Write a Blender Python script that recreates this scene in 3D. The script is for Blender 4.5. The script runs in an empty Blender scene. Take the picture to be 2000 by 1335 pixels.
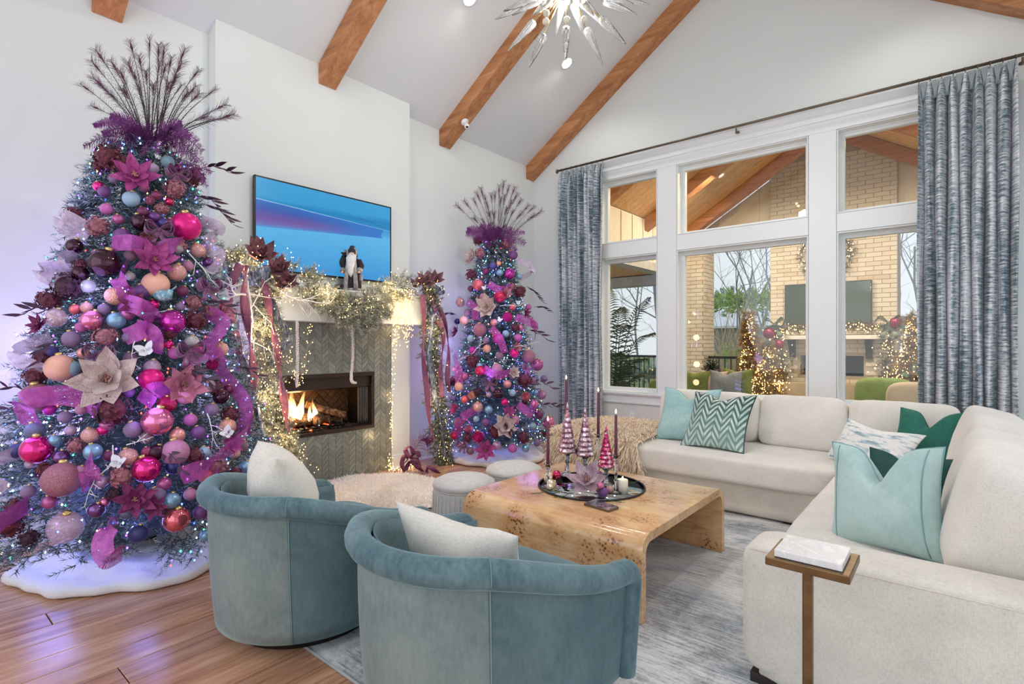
import bpy, math, random
import numpy as np
from mathutils import Vector, Matrix
from mathutils import noise as mnoise
SC = bpy.context.scene
COL = SC.collection
PI = math.pi
rnd = random.Random(7)
RS = np.random.RandomState(7)

# ------------------------------------------------------------------ camera, world, light, exposure
YAW = math.radians(39.7)
EYE = Vector((0, 0, 1.32))
cam = bpy.data.objects.new('camera', bpy.data.cameras.new('camera'))
COL.objects.link(cam)
cam.location = EYE
cam.rotation_euler = (PI / 2, 0, YAW)
cam.data.sensor_width = 36
cam.data.lens = 36 * 1040 / 2000
cam.data.shift_y = 2.4 / 2000
cam.data.clip_start = 0.02
SC.camera = cam
SC.view_settings.view_transform = 'Standard'
SC.view_settings.look = 'None'
SC.view_settings.gamma = 1.0
SC.view_settings.use_curve_mapping = False
SC.view_settings.exposure = -0.12
SC.cycles.use_denoising = True
SC.cycles.max_bounces = 8
SC.cycles.diffuse_bounces = 4
SC.cycles.glossy_bounces = 3
SC.cycles.transmission_bounces = 6
SC.cycles.transparent_max_bounces = 12
SC.cycles.caustics_reflective = False
SC.cycles.caustics_refractive = False
SC.cycles.sample_clamp_indirect = 4.0

def s2l(c):
    return tuple((v / 255 / 12.92 if v / 255 <= .04045 else ((v / 255 + .055) / 1.055) ** 2.4) for v in c)

world = bpy.data.worlds.new('world')
SC.world = world
world.use_nodes = True
_nt = world.node_tree
_bg = _nt.nodes['Background']
_tc = _nt.nodes.new('ShaderNodeTexCoord')
_sep = _nt.nodes.new('ShaderNodeSeparateXYZ')
_rp = _nt.nodes.new('ShaderNodeValToRGB')
_nt.links.new(_tc.outputs['Generated'], _sep.inputs[0])
_nt.links.new(_sep.outputs['Z'], _rp.inputs[0])
_rp.color_ramp.elements[0].position = 0.0
_rp.color_ramp.elements[0].color = (0.86, 0.90, 0.95, 1)
_rp.color_ramp.elements[1].position = 0.6
_rp.color_ramp.elements[1].color = (0.78, 0.86, 0.97, 1)
_nt.links.new(_rp.outputs[0], _bg.inputs[0])
_bg.inputs[1].default_value = 1.15

def lamp(name, kind, loc, energy, color=(1, 1, 1), size=.1, rot=None, spot=None, parent=None, size_y=None):
    d = bpy.data.lights.new(name, kind)
    d.energy = energy
    d.color = color
    if kind == 'AREA':
        d.size = size
        if size_y:
            d.shape = 'RECTANGLE'
            d.size_y = size_y
        else:
            d.shape = 'DISK'
    else:
        d.shadow_soft_size = size
    if spot:
        d.spot_size = spot
        d.spot_blend = .6
    o = bpy.data.objects.new(name, d)
    COL.objects.link(o)
    o.location = loc
    if rot:
        o.rotation_euler = rot
    if parent:
        o.parent = parent
        o.matrix_parent_inverse = Matrix.Translation(parent.location).inverted()
    return o

# added fill: large soft area lamp, unseen behind the camera, to brighten the room
lamp('back_fill_lamp', 'AREA', (-1.6, -2.6, 2.3), 78, (.93, .97, 1.0), 5.5, (math.radians(92), 0, 0), size_y=3.4)
lamp('right_fill_lamp', 'AREA', (2.4, 2.4, 2.2), 15, (.93, .97, 1.0), 4.0, (math.radians(80), 0, math.radians(90)), size_y=2.6)  # second added fill lamp, unseen on the open right side
# ------------------------------------------------------------------ helpers

def wp(x, y, D):
    """the point at forward depth D seen in direction (x, y) of the 2000 x 1335 frame"""
    q = (x - 1000) / 1040
    c, s = math.cos(YAW), math.sin(YAW)
    return Vector((D * (-s + q * c), D * (c + q * s), EYE.z + D * (669.9 - y) / 1040))

def ray(x, y):
    return wp(x, y, 1) - EYE

def depth(p):
    return -math.sin(YAW) * p[0] + math.cos(YAW) * p[1]

def on_x(x, y, X):
    d = ray(x, y)
    return EYE + d * (X / d.x)

def on_y(x, y, Y):
    d = ray(x, y)
    return EYE + d * (Y / d.y)

def on_z(x, y, Z=0.):
    d = ray(x, y)
    return EYE + d * ((Z - EYE.z) / d.z)

class MB:
    def __init__(s):
        s.v = []; s.f = []; s.m = []; s.n = 0; s.uv = None

    def add(s, verts, faces, mi=0):
        verts = [tuple(p) for p in verts]
        b = s.n
        s.v += verts
        s.n += len(verts)
        for f in faces:
            s.f.append(tuple(i + b for i in f))
            s.m.append(mi)
        return s

    def addnp(s, verts, faces, mi=0):
        return s.add(verts.tolist(), faces.tolist(), mi)

    def box(s, x0, y0, z0, x1, y1, z1, mi=0):
        v = [(x, y, z) for z in (z0, z1) for y in (y0, y1) for x in (x0, x1)]
        return s.add(v, [(0, 2, 3, 1), (4, 5, 7, 6), (0, 1, 5, 4), (2, 6, 7, 3), (0, 4, 6, 2), (1, 3, 7, 5)], mi)

    def obox(s, c, a, b, d, mi=0):
        c, a, b, d = Vector(c), Vector(a), Vector(b), Vector(d)
        v = [c + a * i + b * j + d * k for k in (-1, 1) for j in (-1, 1) for i in (-1, 1)]
        return s.add(v, [(0, 2, 3, 1), (4, 5, 7, 6), (0, 1, 5, 4), (2, 6, 7, 3), (0, 4, 6, 2), (1, 3, 7, 5)], mi)

    def prism(s, poly, ext, mi=0):
        """poly: 3-d points in order, ext: extrusion vector"""
        n = len(poly)
        e = Vector(ext)
        v = [Vector(p) for p in poly] + [Vector(p) + e for p in poly]
        f = [tuple(range(n - 1, -1, -1)), tuple(range(n, 2 * n))] + [(i, (i + 1) % n, (i + 1) % n + n, i + n) for i in range(n)]
        return s.add(v, f, mi)

    def tube(s, pts, r, n=8, mi=0, cap=True, closed=False, flat=1.0, up=None):
        pts = [Vector(p) for p in pts]
        m = len(pts)
        rs = r if hasattr(r, '__len__') else [r] * m
        vs = []
        u = None
        for i, p in enumerate(pts):
            if closed:
                t = pts[(i + 1) % m] - pts[i - 1]
            else:
                t = pts[min(i + 1, m - 1)] - pts[max(i - 1, 0)]
            t = t.normalized() if t.length > 1e-9 else Vector((0, 0, 1))
            if u is None:
                u = (Vector(up) if up else (Vector((0, 0, 1)) if abs(t.z) < .9 else Vector((1, 0, 0))))
            u = (u - t * u.dot(t))
            u = u.normalized() if u.length > 1e-6 else t.orthogonal().normalized()
            w = t.cross(u)
            for k in range(n):
                a = 2 * PI * k / n
                vs.append(p + (u * math.cos(a) * flat + w * math.sin(a)) * rs[i])
        fs = []
        for i in range(m if closed else m - 1):
            j = (i + 1) % m
            for k in range(n):
                l = (k + 1) % n
                fs.append((i * n + k, i * n + l, j * n + l, j * n + k))
        if cap and not closed:
            fs.append(tuple(range(n - 1, -1, -1)))
            fs.append(tuple(range((m - 1) * n, m * n)))
        return s.add(vs, fs, mi)

    def lathe(s, prof, n=24, c=(0, 0, 0), mi=0, wob=None, cap=True):
        c = Vector(c)
        vs = []
        for (r, z) in prof:
            for k in range(n):
                a = 2 * PI * k / n
                rr = r * (wob(a, z) if wob else 1)
                vs.append(c + Vector((rr * math.cos(a), rr * math.sin(a), z)))
        m = len(prof)
        fs = [(i * n + k, i * n + (k + 1) % n, (i + 1) * n + (k + 1) % n, (i + 1) * n + k) for i in range(m - 1) for k in range(n)]
        if cap and prof[0][0] > 1e-6:
            fs.append(tuple(range(n - 1, -1, -1)))
        if cap and prof[-1][0] > 1e-6:
            fs.append(tuple(range((m - 1) * n, m * n)))
        return s.add(vs, fs, mi)

    def sphere(s, c, r, nu=16, nv=10, mi=0, sc=(1, 1, 1)):
        c = Vector(c)
        vs = [c + Vector((0, 0, -r * sc[2]))]
        for j in range(1, nv):
            a = -PI / 2 + PI * j / nv
            for k in range(nu):
                b = 2 * PI * k / nu
                vs.append(c + Vector((r * sc[0] * math.cos(a) * math.cos(b), r * sc[1] * math.cos(a) * math.sin(b), r * sc[2] * math.sin(a))))
        vs.append(c + Vector((0, 0, r * sc[2])))
        fs = [(0, 1 + (k + 1) % nu, 1 + k) for k in range(nu)]
        for j in range(nv - 2):
            for k in range(nu):
                a = 1 + j * nu + k
                b = 1 + j * nu + (k + 1) % nu
                fs.append((a, b, b + nu, a + nu))
        t = len(vs) - 1
        fs += [(t, 1 + (nv - 2) * nu + k, 1 + (nv - 2) * nu + (k + 1) % nu) for k in range(nu)]
        return s.add(vs, fs, mi)

    def grid(s, fn, nu, nv, mi=0, cu=False, cv=False):
        vs = [fn(i / (nu if cu else nu - 1), j / (nv if cv else nv - 1)) for j in range(nv) for i in range(nu)]
        fs = []
        for j in range(nv if cv else nv - 1):
            for i in range(nu if cu else nu - 1):
                i2, j2 = (i + 1) % nu, (j + 1) % nv
                fs.append((j * nu + i, j * nu + i2, j2 * nu + i2, j2 * nu + i))
        return s.add(vs, fs, mi)

    def build(s, name, mats, parent=None, smooth=True, bevel=0, subsurf=0, origin=None, solid=0, seg=2):
        me = bpy.data.meshes.new(name)
        v = s.v
        if origin is not None:
            o_ = tuple(origin)
            v = [(p[0] - o_[0], p[1] - o_[1], p[2] - o_[2]) for p in v]
        me.from_pydata(v, [], s.f)
        mats = mats if isinstance(mats, (list, tuple)) else [mats]
        for m in mats:
            me.materials.append(m)
        if len(mats) > 1:
            me.polygons.foreach_set('material_index', s.m)
        if smooth:
            me.polygons.foreach_set('use_smooth', [True] * len(s.f))
        me.update()
        o = bpy.data.objects.new(name, me)
        COL.objects.link(o)
        if origin is not None:
            o.location = origin
        if parent is not None:
            attach(o, parent)
        if solid:
            m = o.modifiers.new('solid', 'SOLIDIFY'); m.thickness = solid; m.offset = 0
        if bevel:
            m = o.modifiers.new('bevel', 'BEVEL'); m.width = bevel; m.segments = seg; m.limit_method = 'ANGLE'; m.angle_limit = .6
            if smooth:
                m2 = o.modifiers.new('wn', 'WEIGHTED_NORMAL'); m2.keep_sharp = False
        if subsurf:
            m = o.modifiers.new('sub', 'SUBSURF'); m.levels = subsurf; m.render_levels = subsurf
        return o

WM = {}

def attach(o, parent):
    o.parent = parent
    o.matrix_parent_inverse = WM.get(parent.name, Matrix.Translation(parent.location)).inverted()
    WM[o.name] = Matrix.Translation(o.location)

def tag(o, label=None, cat=None, group=None, kind=None):
    if label: o['label'] = label
    if cat: o['category'] = cat
    if group: o['group'] = group
    if kind: o['kind'] = kind
    return o

def thing(name, label, cat, loc=(0, 0, 0), group=None, kind=None):
    o = bpy.data.objects.new(name, None)
    COL.objects.link(o)
    o.empty_display_size = .05
    o.location = loc
    WM[o.name] = Matrix.Translation(Vector(loc))
    return tag(o, label, cat, group, kind)

def copy_tree(o, loc=None, rot=None, sc=None, label=None):
    """copy of a thing with its parts and sub-parts"""
    def cp(x, par):
        c = x.copy()
        COL.objects.link(c)
        if par is not None:
            c.parent = par
        for ch in list(x.children):
            cp(ch, c)
        return c
    c = cp(o, None)
    if loc is not None: c.location = loc
    if rot is not None: c.rotation_euler = rot
    if sc is not None: c.scale = sc
    if label: c['label'] = label
    return c

def piece(name, me, parent, loc=None, rot=None, sc=None):
    o = bpy.data.objects.new(name, me)
    COL.objects.link(o)
    if loc is not None: o.location = loc
    if rot is not None: o.rotation_euler = rot
    if sc is not None: o.scale = sc
    o.parent = parent
    o.matrix_parent_inverse = WM.get(parent.name, Matrix.Translation(parent.location)).inverted()
    return o

def frame_from(n, up=(0, 0, 1)):
    """rotation whose Z is n"""
    n = Vector(n).normalized()
    x = Vector(up).cross(n)
    if x.length < 1e-4: x = Vector((1, 0, 0)).cross(n)
    x.normalize()
    y = n.cross(x)
    return Matrix((x, y, n)).transposed()

# ---- materials
MATS = {}

class NT:
    def __init__(s, name):
        s.mat = bpy.data.materials.new(name)
        s.mat.use_nodes = True
        s.t = s.mat.node_tree
        s.b = s.t.nodes['Principled BSDF']
        s.out = s.t.nodes['Material Output']

    def node(s, kind, **kw):
        n = s.t.nodes.new(kind)
        for k, v in kw.items():
            if k.startswith('i_'):
                n.inputs[k[2:].replace('_', ' ')].default_value = v
            else:
                setattr(n, k, v)
        return n

    def link(s, a, b):
        s.t.links.new(a, b)

    def coord(s, scale=(1, 1, 1), rot=(0, 0, 0), kind='Object', loc=(0, 0, 0), rand=False):
        tc = s.node('ShaderNodeTexCoord')
        mp = s.node('ShaderNodeMapping')
        mp.inputs['Scale'].default_value = scale
        mp.inputs['Rotation'].default_value = rot
        mp.inputs['Location'].default_value = loc
        s.link(tc.outputs[kind], mp.inputs[0])
        if rand:
            oi = s.node('ShaderNodeObjectInfo')
            ml = s.node('ShaderNodeMath', operation='MULTIPLY'); ml.inputs[1].default_value = 37.0
            s.link(oi.outputs['Random'], ml.inputs[0])
            cb = s.node('ShaderNodeCombineXYZ')
            for k in range(3): s.link(ml.outputs[0], cb.inputs[k])
            s.link(cb.outputs[0], mp.inputs['Location'])
        return mp.outputs[0]

    def noise(s, co, scale, detail=4, rough=.55, dist=0.):
        n = s.node('ShaderNodeTexNoise')
        n.inputs['Scale'].default_value = scale
        n.inputs['Detail'].default_value = detail
        n.inputs['Roughness'].default_value = rough
        n.inputs['Distortion'].default_value = dist
        if co: s.link(co, n.inputs['Vector'])
        return n.outputs['Fac']

    def voro(s, co, scale, feature='F1', rnd_=1.0):
        n = s.node('ShaderNodeTexVoronoi', feature=feature)
        n.inputs['Scale'].default_value = scale
        n.inputs['Randomness'].default_value = rnd_
        if co: s.link(co, n.inputs['Vector'])
        return n.outputs['Distance']

    def ramp(s, fac, stops, interp='LINEAR'):
        r = s.node('ShaderNodeValToRGB')
        cr = r.color_ramp
        cr.interpolation = interp
        while len(cr.elements) < len(stops): cr.elements.new(.5)
        for e, (p, c) in zip(cr.elements, stops):
            e.position = p
            e.color = (*c, 1) if len(c) == 3 else c
        s.link(fac, r.inputs[0])
        return r.outputs[0]

    def mix(s, fac, a, b, mode='MIX'):
        n = s.node('ShaderNodeMix', data_type='RGBA', blend_type=mode)
        for sock, v in ((n.inputs[0], fac), (n.inputs[6], a), (n.inputs[7], b)):
            if isinstance(v, (int, float)): sock.default_value = v
            elif isinstance(v, tuple): sock.default_value = (*v[:3], 1)
            else: s.link(v, sock)
        return n.outputs[2]

    def math(s, op, a, b=None):
        n = s.node('ShaderNodeMath', operation=op)
        for k, v in enumerate((a, b)):
            if v is None: continue
            if isinstance(v, (int, float)): n.inputs[k].default_value = v
            else: s.link(v, n.inputs[k])
        return n.outputs[0]

    def bump(s, h, strength=.3, dist=.01):
        n = s.node('ShaderNodeBump')
        n.inputs['Strength'].default_value = strength
        n.inputs['Distance'].default_value = dist
        s.link(h, n.inputs['Height'])
        s.link(n.outputs[0], s.b.inputs['Normal'])

    def set(s, **kw):
        for k, v in kw.items():
            i = s.b.inputs[k.replace('_', ' ')]
            if isinstance(v, (int, float)): i.default_value = v
            elif isinstance(v, tuple): i.default_value = (*v[:3], 1) if len(i.default_value) == 4 else v
            else: s.link(v, i)
        return s

def mul(c, k):
    return tuple(min(1, v * k) for v in c)

def M(name, rgb, rough=.5, metal=0., var=.12, vscale=8., bump=0., bscale=60., stretch=(1, 1, 1), **kw):
    """plain procedural material: noise-varied colour and fine bump; rgb in 0..255"""
    if name in MATS: return MATS[name]
    t = NT(name)
    c = s2l(rgb)
    co = t.coord(stretch)
    f = t.noise(co, vscale, 4)
    t.set(Base_Color=t.ramp(f, [(.3, mul(c, 1 - var)), (.7, mul(c, 1 + var))]), Roughness=rough, Metallic=metal)
    if bump: t.bump(t.noise(co, bscale, 3), bump, .004)
    for k, v in kw.items(): t.set(**{k: v})
    MATS[name] = t.mat
    return t.mat

def glow(name, rgb, strength, sample=True):
    if name in MATS: return MATS[name]
    t = NT(name)
    c = s2l(rgb)
    co = t.coord()
    f = t.noise(co, 5.)
    t.set(Base_Color=c, Emission_Color=t.ramp(f, [(.3, mul(c, .9)), (.7, c)]), Emission_Strength=strength, Roughness=.4)
    if not sample:
        t.mat.cycles.emission_sampling = 'NONE'
    MATS[name] = t.mat
    return t.mat

def puffbox(mb, c, half, e=6., puff=(0, 0, 0), n=10, rot=None, wr=0., seed=0, mi=0):
    """upholstery block: rounded box with softly swollen faces"""
    c = Vector(c)
    vs = []; fs = []; idx = {}
    def key(p): return (round(p[0], 5), round(p[1], 5), round(p[2], 5))
    def vert(p):
        k = key(p)
        if k in idx: return idx[k]
        l = (abs(p[0]) ** e + abs(p[1]) ** e + abs(p[2]) ** e) ** (1 / e)
        q = [p[i] / l for i in range(3)]
        bx = [1 - abs(v) ** 2 for v in q]
        r = [q[0] * (1 + puff[0] * bx[1] * bx[2]), q[1] * (1 + puff[1] * bx[0] * bx[2]), q[2] * (1 + puff[2] * bx[0] * bx[1])]
        v = Vector((r[0] * half[0], r[1] * half[1], r[2] * half[2]))
        if wr:
            w = mnoise.noise(Vector((v.x * 5 + seed, v.y * 5, v.z * 5))) + .5 * mnoise.noise(Vector((v.x * 13 + seed, v.y * 13, v.z * 13)))
            v += Vector(q).normalized() * w * wr
        if rot: v = rot @ v
        idx[k] = len(vs)
        vs.append(c + v)
        return idx[k]
    g = [math.sin(PI / 2 * (-1 + 2 * i / n)) * .35 + .65 * (-1 + 2 * i / n) for i in range(n + 1)]
    for ax in range(3):
        for sg in (-1, 1):
            for i in range(n):
                for j in range(n):
                    q = []
                    for (a, b) in ((i, j), (i + 1, j), (i + 1, j + 1), (i, j + 1)):
                        p = [0, 0, 0]
                        p[ax] = sg; p[(ax + 1) % 3] = g[a]; p[(ax + 2) % 3] = g[b]
                        q.append(vert(p))
                    fs.append(tuple(q) if sg > 0 else tuple(q[::-1]))
    mb.add(vs, fs, mi)
    return mb
# ------------------------------------------------------------------ materials
m_wall = M('wall paint', (222, 225, 223), .75, var=.012, vscale=3, bump=.05, bscale=220)
m_ceil = M('ceiling paint', (220, 222, 221), .85, var=.012, vscale=2, bump=.05, bscale=180)
m_trim = M('trim paint', (230, 233, 234), .38, var=.01, vscale=4)
m_white = M('white plastic', (238, 238, 236), .35, var=.02)
m_black = M('black plastic', (20, 20, 22), .35, var=.1)
m_dark = M('dark gap', (16, 13, 12), .8, var=.2)

def wood(name, dark, mid, light, axis, sc=1., rough=.35, rand=True, bump=.15, knots=0., dist=.8):
    t = NT(name)
    st = [9., 9., 9.]; st[axis] = .55
    co = t.coord(tuple(v * sc for v in st), rand=rand)
    f = t.noise(co, 2.2, 6, .62, dist)
    w = t.noise(co, 9., 4, .6, .4)
    mixf = t.math('ADD', t.math('MULTIPLY', f, .72), t.math('MULTIPLY', w, .28))
    c = t.ramp(mixf, [(.33, s2l(dark)), (.5, s2l(mid)), (.68, s2l(light))])
    if rand:
        oi = t.node('ShaderNodeObjectInfo')
        tone = t.ramp(oi.outputs['Random'], [(0, (.80, .74, .72)), (.35, (.95, .93, .9)), (.65, (1., .98, .95)), (1, (1.0, .90, .84))])
        c = t.mix(1., c, tone, 'MULTIPLY')
    if knots:
        kc = [2.2 * sc] * 3; kc[axis] = .9 * sc
        k = t.voro(t.coord(tuple(kc), rand=rand), 1.35)
        kk = t.ramp(k, [(.03, (1, 1, 1)), (.085, (0, 0, 0))])
        c = t.mix(t.math('MULTIPLY', kk, knots), c, s2l(tuple(v * .38 for v in dark)))
    t.set(Base_Color=c, Roughness=rough)
    t.bump(mixf, bump, .003)
    MATS[name] = t.mat
    return t.mat

m_plank = wood('oak floor board', (150, 106, 82), (200, 154, 124), (226, 188, 158), 1, rough=.22, bump=.08, dist=.6)
m_beam = wood('cedar beam', (148, 94, 56), (184, 126, 82), (208, 156, 112), 0, sc=.75, rough=.6, knots=.85, bump=.2, dist=.35)
m_pine = wood('pine board', (196, 146, 92), (220, 176, 124), (233, 196, 146), 0, rough=.55, knots=.7)

m_tile = NT('sage glass tile')
_oi = m_tile.node('ShaderNodeObjectInfo')
_c = m_tile.ramp(_oi.outputs['Random'], [(0, s2l((112, 116, 106))), (.5, s2l((128, 131, 121))), (1, s2l((147, 149, 138)))])
_f = m_tile.noise(m_tile.coord(), 30, 3)
m_tile.set(Base_Color=m_tile.mix(.25, _c, m_tile.ramp(_f, [(.3, (.2, .21, .18)), (.7, (.32, .33, .3))])), Roughness=.22)
m_tile = m_tile.mat
m_grout = M('white grout', (214, 210, 200), .9, var=.05)

# ------------------------------------------------------------------ room shell
XR, XB, YW = -4.68, -4.555, 6.128       # recess wall, chimney breast, window wall
RIDGE, SLOPE, EAVE = -1.85, .671, 3.835
XE = 2 * RIDGE - XR                     # right eave wall
Y0 = -2.2
BY0, BY1 = 1.765, 3.745                 # chimney breast
FY0, FY1, FZ0, FZ1 = 2.264, 3.266, .475, 1.022   # firebox opening

def ceil_z(x):
    return EAVE + SLOPE * (x - XR) if x < RIDGE else EAVE + SLOPE * (XE - x)

# floor: sub-floor plus every board
floor = tag(MB().box(XR, Y0, -.06, XE, YW, -.012).build('floor', m_dark, smooth=False), kind='structure')
_w = .158
_x = XR
_plank_meshes = {}
_k = 0
while _x < XE - .02:
    w = min(_w, XE - _x)
    y = Y0 - rnd.random() * 1.2
    while y < YW - .01:
        L = rnd.choice([1.1, 1.35, 1.6, 1.85, 2.1])
        a, b = max(y, Y0), min(y + L, YW)
        if b - a > .05:
            mb = MB()
            g = .002
            mb.box(-w / 2 + g, a - (a + b) / 2 + g, -.012, w / 2 - g, b - (a + b) / 2 - g, 0)
            key = (round(w, 3), round(b - a, 3))
            if key not in _plank_meshes:
                o = mb.build('board', m_plank, smooth=False, bevel=.0022, seg=1)
                _plank_meshes[key] = o
            else:
                o = _plank_meshes[key].copy(); COL.objects.link(o)
            o.location = (_x + w / 2, (a + b) / 2, 0)
            o.parent = floor
            _k += 1
        y += L
    _x += _w

# left wall: recesses either side of a slightly proud chimney breast with a firebox opening
mb = MB()
mb.box(XR - .15, Y0, 0, XR, BY0, EAVE + .1)
mb.box(XR - .15, BY1, 0, XR, YW + .16, EAVE + .1)
mb.box(XR - .15, BY0, 0, XB, FY0, 3.925)
mb.box(XR - .15, FY1, 0, XB, BY1, 3.925)
mb.box(XR - .15, FY0, 0, XB, FY1, FZ0)
mb.box(XR - .15, FY0, FZ1, XB, FY1, 3.925)
wall_left = tag(mb.build('wall_left', m_wall, smooth=False), kind='structure')

# window wall, with six openings
COLS = [(-3.585, -2.785), (-2.538, -1.146), (-.895, -.10)]
ROWS = [(.70, 2.42), (2.607, 3.44)]
mb = MB()
def gable_box(x0, x1, z0, z1):
    """wall piece whose top follows the roof when z1 is None"""
    for a, b in ([(x0, x1)] if not (x0 < RIDGE < x1) else [(x0, RIDGE), (RIDGE, x1)]):
        za = ceil_z(a) + .05 if z1 is None else z1
        zb = ceil_z(b) + .05 if z1 is None else z1
        mb.prism([(a, YW, z0), (b, YW, z0), (b, YW, zb), (a, YW, za)], (0, .16, 0))
gable_box(XR, COLS[0][0], 0, None)
gable_box(COLS[2][1], XE, 0, None)
gable_box(COLS[0][0], COLS[2][1], 0, ROWS[0][0])
gable_box(COLS[0][0], COLS[2][1], ROWS[1][1], None)
for a, b in ((COLS[0][1], COLS[1][0]), (COLS[1][1], COLS[2][0])):
    gable_box(a, b, ROWS[0][0], ROWS[1][1])
for c in COLS:
    gable_box(c[0], c[1], ROWS[0][1], ROWS[1][0])
tag(mb.build('wall_window', m_wall, smooth=False), kind='structure')

# right wall: open below a deep header (kitchen side)
mb = MB()
mb.box(XE, Y0, 2.9, XE + .15, YW, EAVE + .1)
mb.box(XE, 5.95, 0, XE + .15, YW + .16, 2.9)
tag(mb.build('wall_right', m_wall, smooth=False), kind='structure')

mb = MB()
zr = ceil_z(RIDGE)
mb.prism([(XR - .15, Y0, EAVE - .1), (RIDGE, Y0, zr), (RIDGE, Y0, zr + .12), (XR - .15, Y0, EAVE + .02)], (0, YW + .16 - Y0, 0))
mb.prism([(RIDGE, Y0, zr), (XE + .15, Y0, EAVE - .1), (XE + .15, Y0, EAVE + .02), (RIDGE, Y0, zr + .12)], (0, YW + .16 - Y0, 0))
tag(mb.build('ceiling', m_ceil, smooth=False), kind='structure')

# cedar rafters on both slopes
def rafter(y, side, n, x0=XR):
    d = .183 / 1.0
    mb = MB()
    L = (RIDGE - x0)
    sx = 1 if side < 0 else -1
    xe = x0 if side < 0 else XE
    def P(x, off): return (x, y, ceil_z(x) - off)
    a, b = xe, RIDGE
    poly = [P(a, d), P(b - sx * .0, d), P(b, -.01), P(a, -.01)]
    mb.prism(poly, (0, .18, 0))
    return tag(mb.build('trim_%d' % n, m_beam, smooth=False, bevel=.004, seg=1), kind='structure')
rafter(.995, -1, 1)
rafter(2.665, -1, 2, XB)
rafter(4.288, -1, 3)
rafter(5.948, -1, 4)
rafter(5.948, 1, 5)
rafter(4.288, 1, 6)
rafter(-.66, -1, 7)

# baseboards
def baseboard(name, x0, y0, x1, y1):
    mb = MB()
    dx, dy = x1 - x0, y1 - y0
    L = math.hypot(dx, dy)
    nrm = Vector((dy / L, -dx / L, 0))
    prof = [(0, 0), (.016, 0), (.016, .105), (.011, .118), (.011, .132), (.004, .14), (0, .14)]
    mb.prism([(x0 + nrm.x * a, y0 + nrm.y * a, z) for a, z in prof], (dx, dy, 0))
    sh = [(.016, 0), (.034, 0), (.03, .012), (.024, .018), (.016, .02)]
    mb.prism([(x0 + nrm.x * a, y0 + nrm.y * a, z) for a, z in sh], (dx, dy, 0))
    return tag(mb.build(name, m_trim, smooth=False), kind='structure')
baseboard('baseboard_left', XR, Y0, XR, BY0)
baseboard('baseboard_left_far', XR, BY1, XR, YW)
baseboard('baseboard_breast', XB, 3.51, XB, BY1)
baseboard('baseboard_window', XR, YW, XE, YW)

# ------------------------------------------------------------------ windows
def glass_pane():
    t = NT('window glass')
    t.t.nodes.remove(t.b)
    lw = t.node('ShaderNodeLayerWeight'); lw.inputs[0].default_value = .5
    fac = t.ramp(lw.outputs['Facing'], [(0, (.035,) * 3), (.55, (.05,) * 3), (.8, (.12,) * 3), (1, (1,) * 3)])
    tr = t.node('ShaderNodeBsdfTransparent')
    f = t.noise(t.coord(), 1.2)
    t.link(t.ramp(f, [(.3, (.945, .965, .955)), (.7, (.955, .972, .962))]), tr.inputs[0])
    gl = t.node('ShaderNodeBsdfGlossy'); gl.inputs['Roughness'].default_value = 0.002
    mx = t.node('ShaderNodeMixShader')
    t.link(fac, mx.inputs[0]); t.link(tr.outputs[0], mx.inputs[1]); t.link(gl.outputs[0], mx.inputs[2])
    t.link(mx.outputs[0], t.out.inputs[0])
    return t.mat
m_glass = glass_pane()
n = 0
for (x0, x1) in COLS:
    for (z0, z1) in ROWS:
        n += 1
        mb = MB()
        e = .002
        # reveal lining (inside the opening) then the sash
        def ring(a, d0, d1, off=0):
            mb.box(x0 + off + e, YW + d0, z0 + off + e, x0 + off + a, YW + d1, z1 - off - e)
            mb.box(x1 - off - a, YW + d0, z0 + off + e, x1 - off - e, YW + d1, z1 - off - e)
            mb.box(x0 + off + a, YW + d0, z0 + off + e, x1 - off - a, YW + d1, z0 + off + a)
            mb.box(x0 + off + a, YW + d0, z1 - off - a, x1 - off - a, YW + d1, z1 - off - e)
        ring(.012, -.004, .19)
        ring(.05, .125, .185)
        ring(.022, .105, .125)
        w = tag(mb.build('window_%d' % n, m_trim, smooth=False), kind='structure')
        g = MB().box(x0 + .05, YW + .156, z0 + .05, x1 - .05, YW + .160, z1 - .05)
        g.build('pane', m_glass, w, smooth=False)

# casing around the whole window group: head with crown, flat mullions, stool and apron
mb = MB()
xa, xb = COLS[0][0] - .10, COLS[2][1] + .10
p = [(0, 3.44), (.014, 3.44), (.014, 3.545), (.026, 3.55), (.026, 3.566), (.018, 3.572), (.018, 3.60), (.04, 3.615), (.075, 3.655), (.075, 3.67), (0, 3.67)]
mb.prism([(xa - .02, YW - a, z) for a, z in p], (xb - xa + .04, 0, 0))
tag(mb.build('trim_8', m_trim, smooth=False), kind='structure')
mb = MB()
for a, b in ((COLS[0][1] + .004, COLS[1][0] - .004), (COLS[1][1] + .004, COLS[2][0] - .004), (xa, COLS[0][0] - .003), (COLS[2][1] + .003, xb)):
    mb.box(a, YW - .012, .70, b, YW, 3.44)
for c in COLS:
    mb.box(c[0], YW - .012, 2.424, c[1], YW, 2.603)
tag(mb.build('trim_9', m_trim, smooth=False, bevel=.002, seg=1), kind='structure')
mb = MB()
mb.prism([(xa - .03, YW - a, z) for a, z in [(0, .70), (.05, .70), (.055, .69), (.05, .672), (.03, .668), (.024, .655), (.016, .65), (.016, .585), (.03, .578), (.03, .565), (0, .56)]], (xb - xa + .06, 0, 0))
tag(mb.build('trim_10', m_trim, smooth=False), kind='structure')

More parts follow.
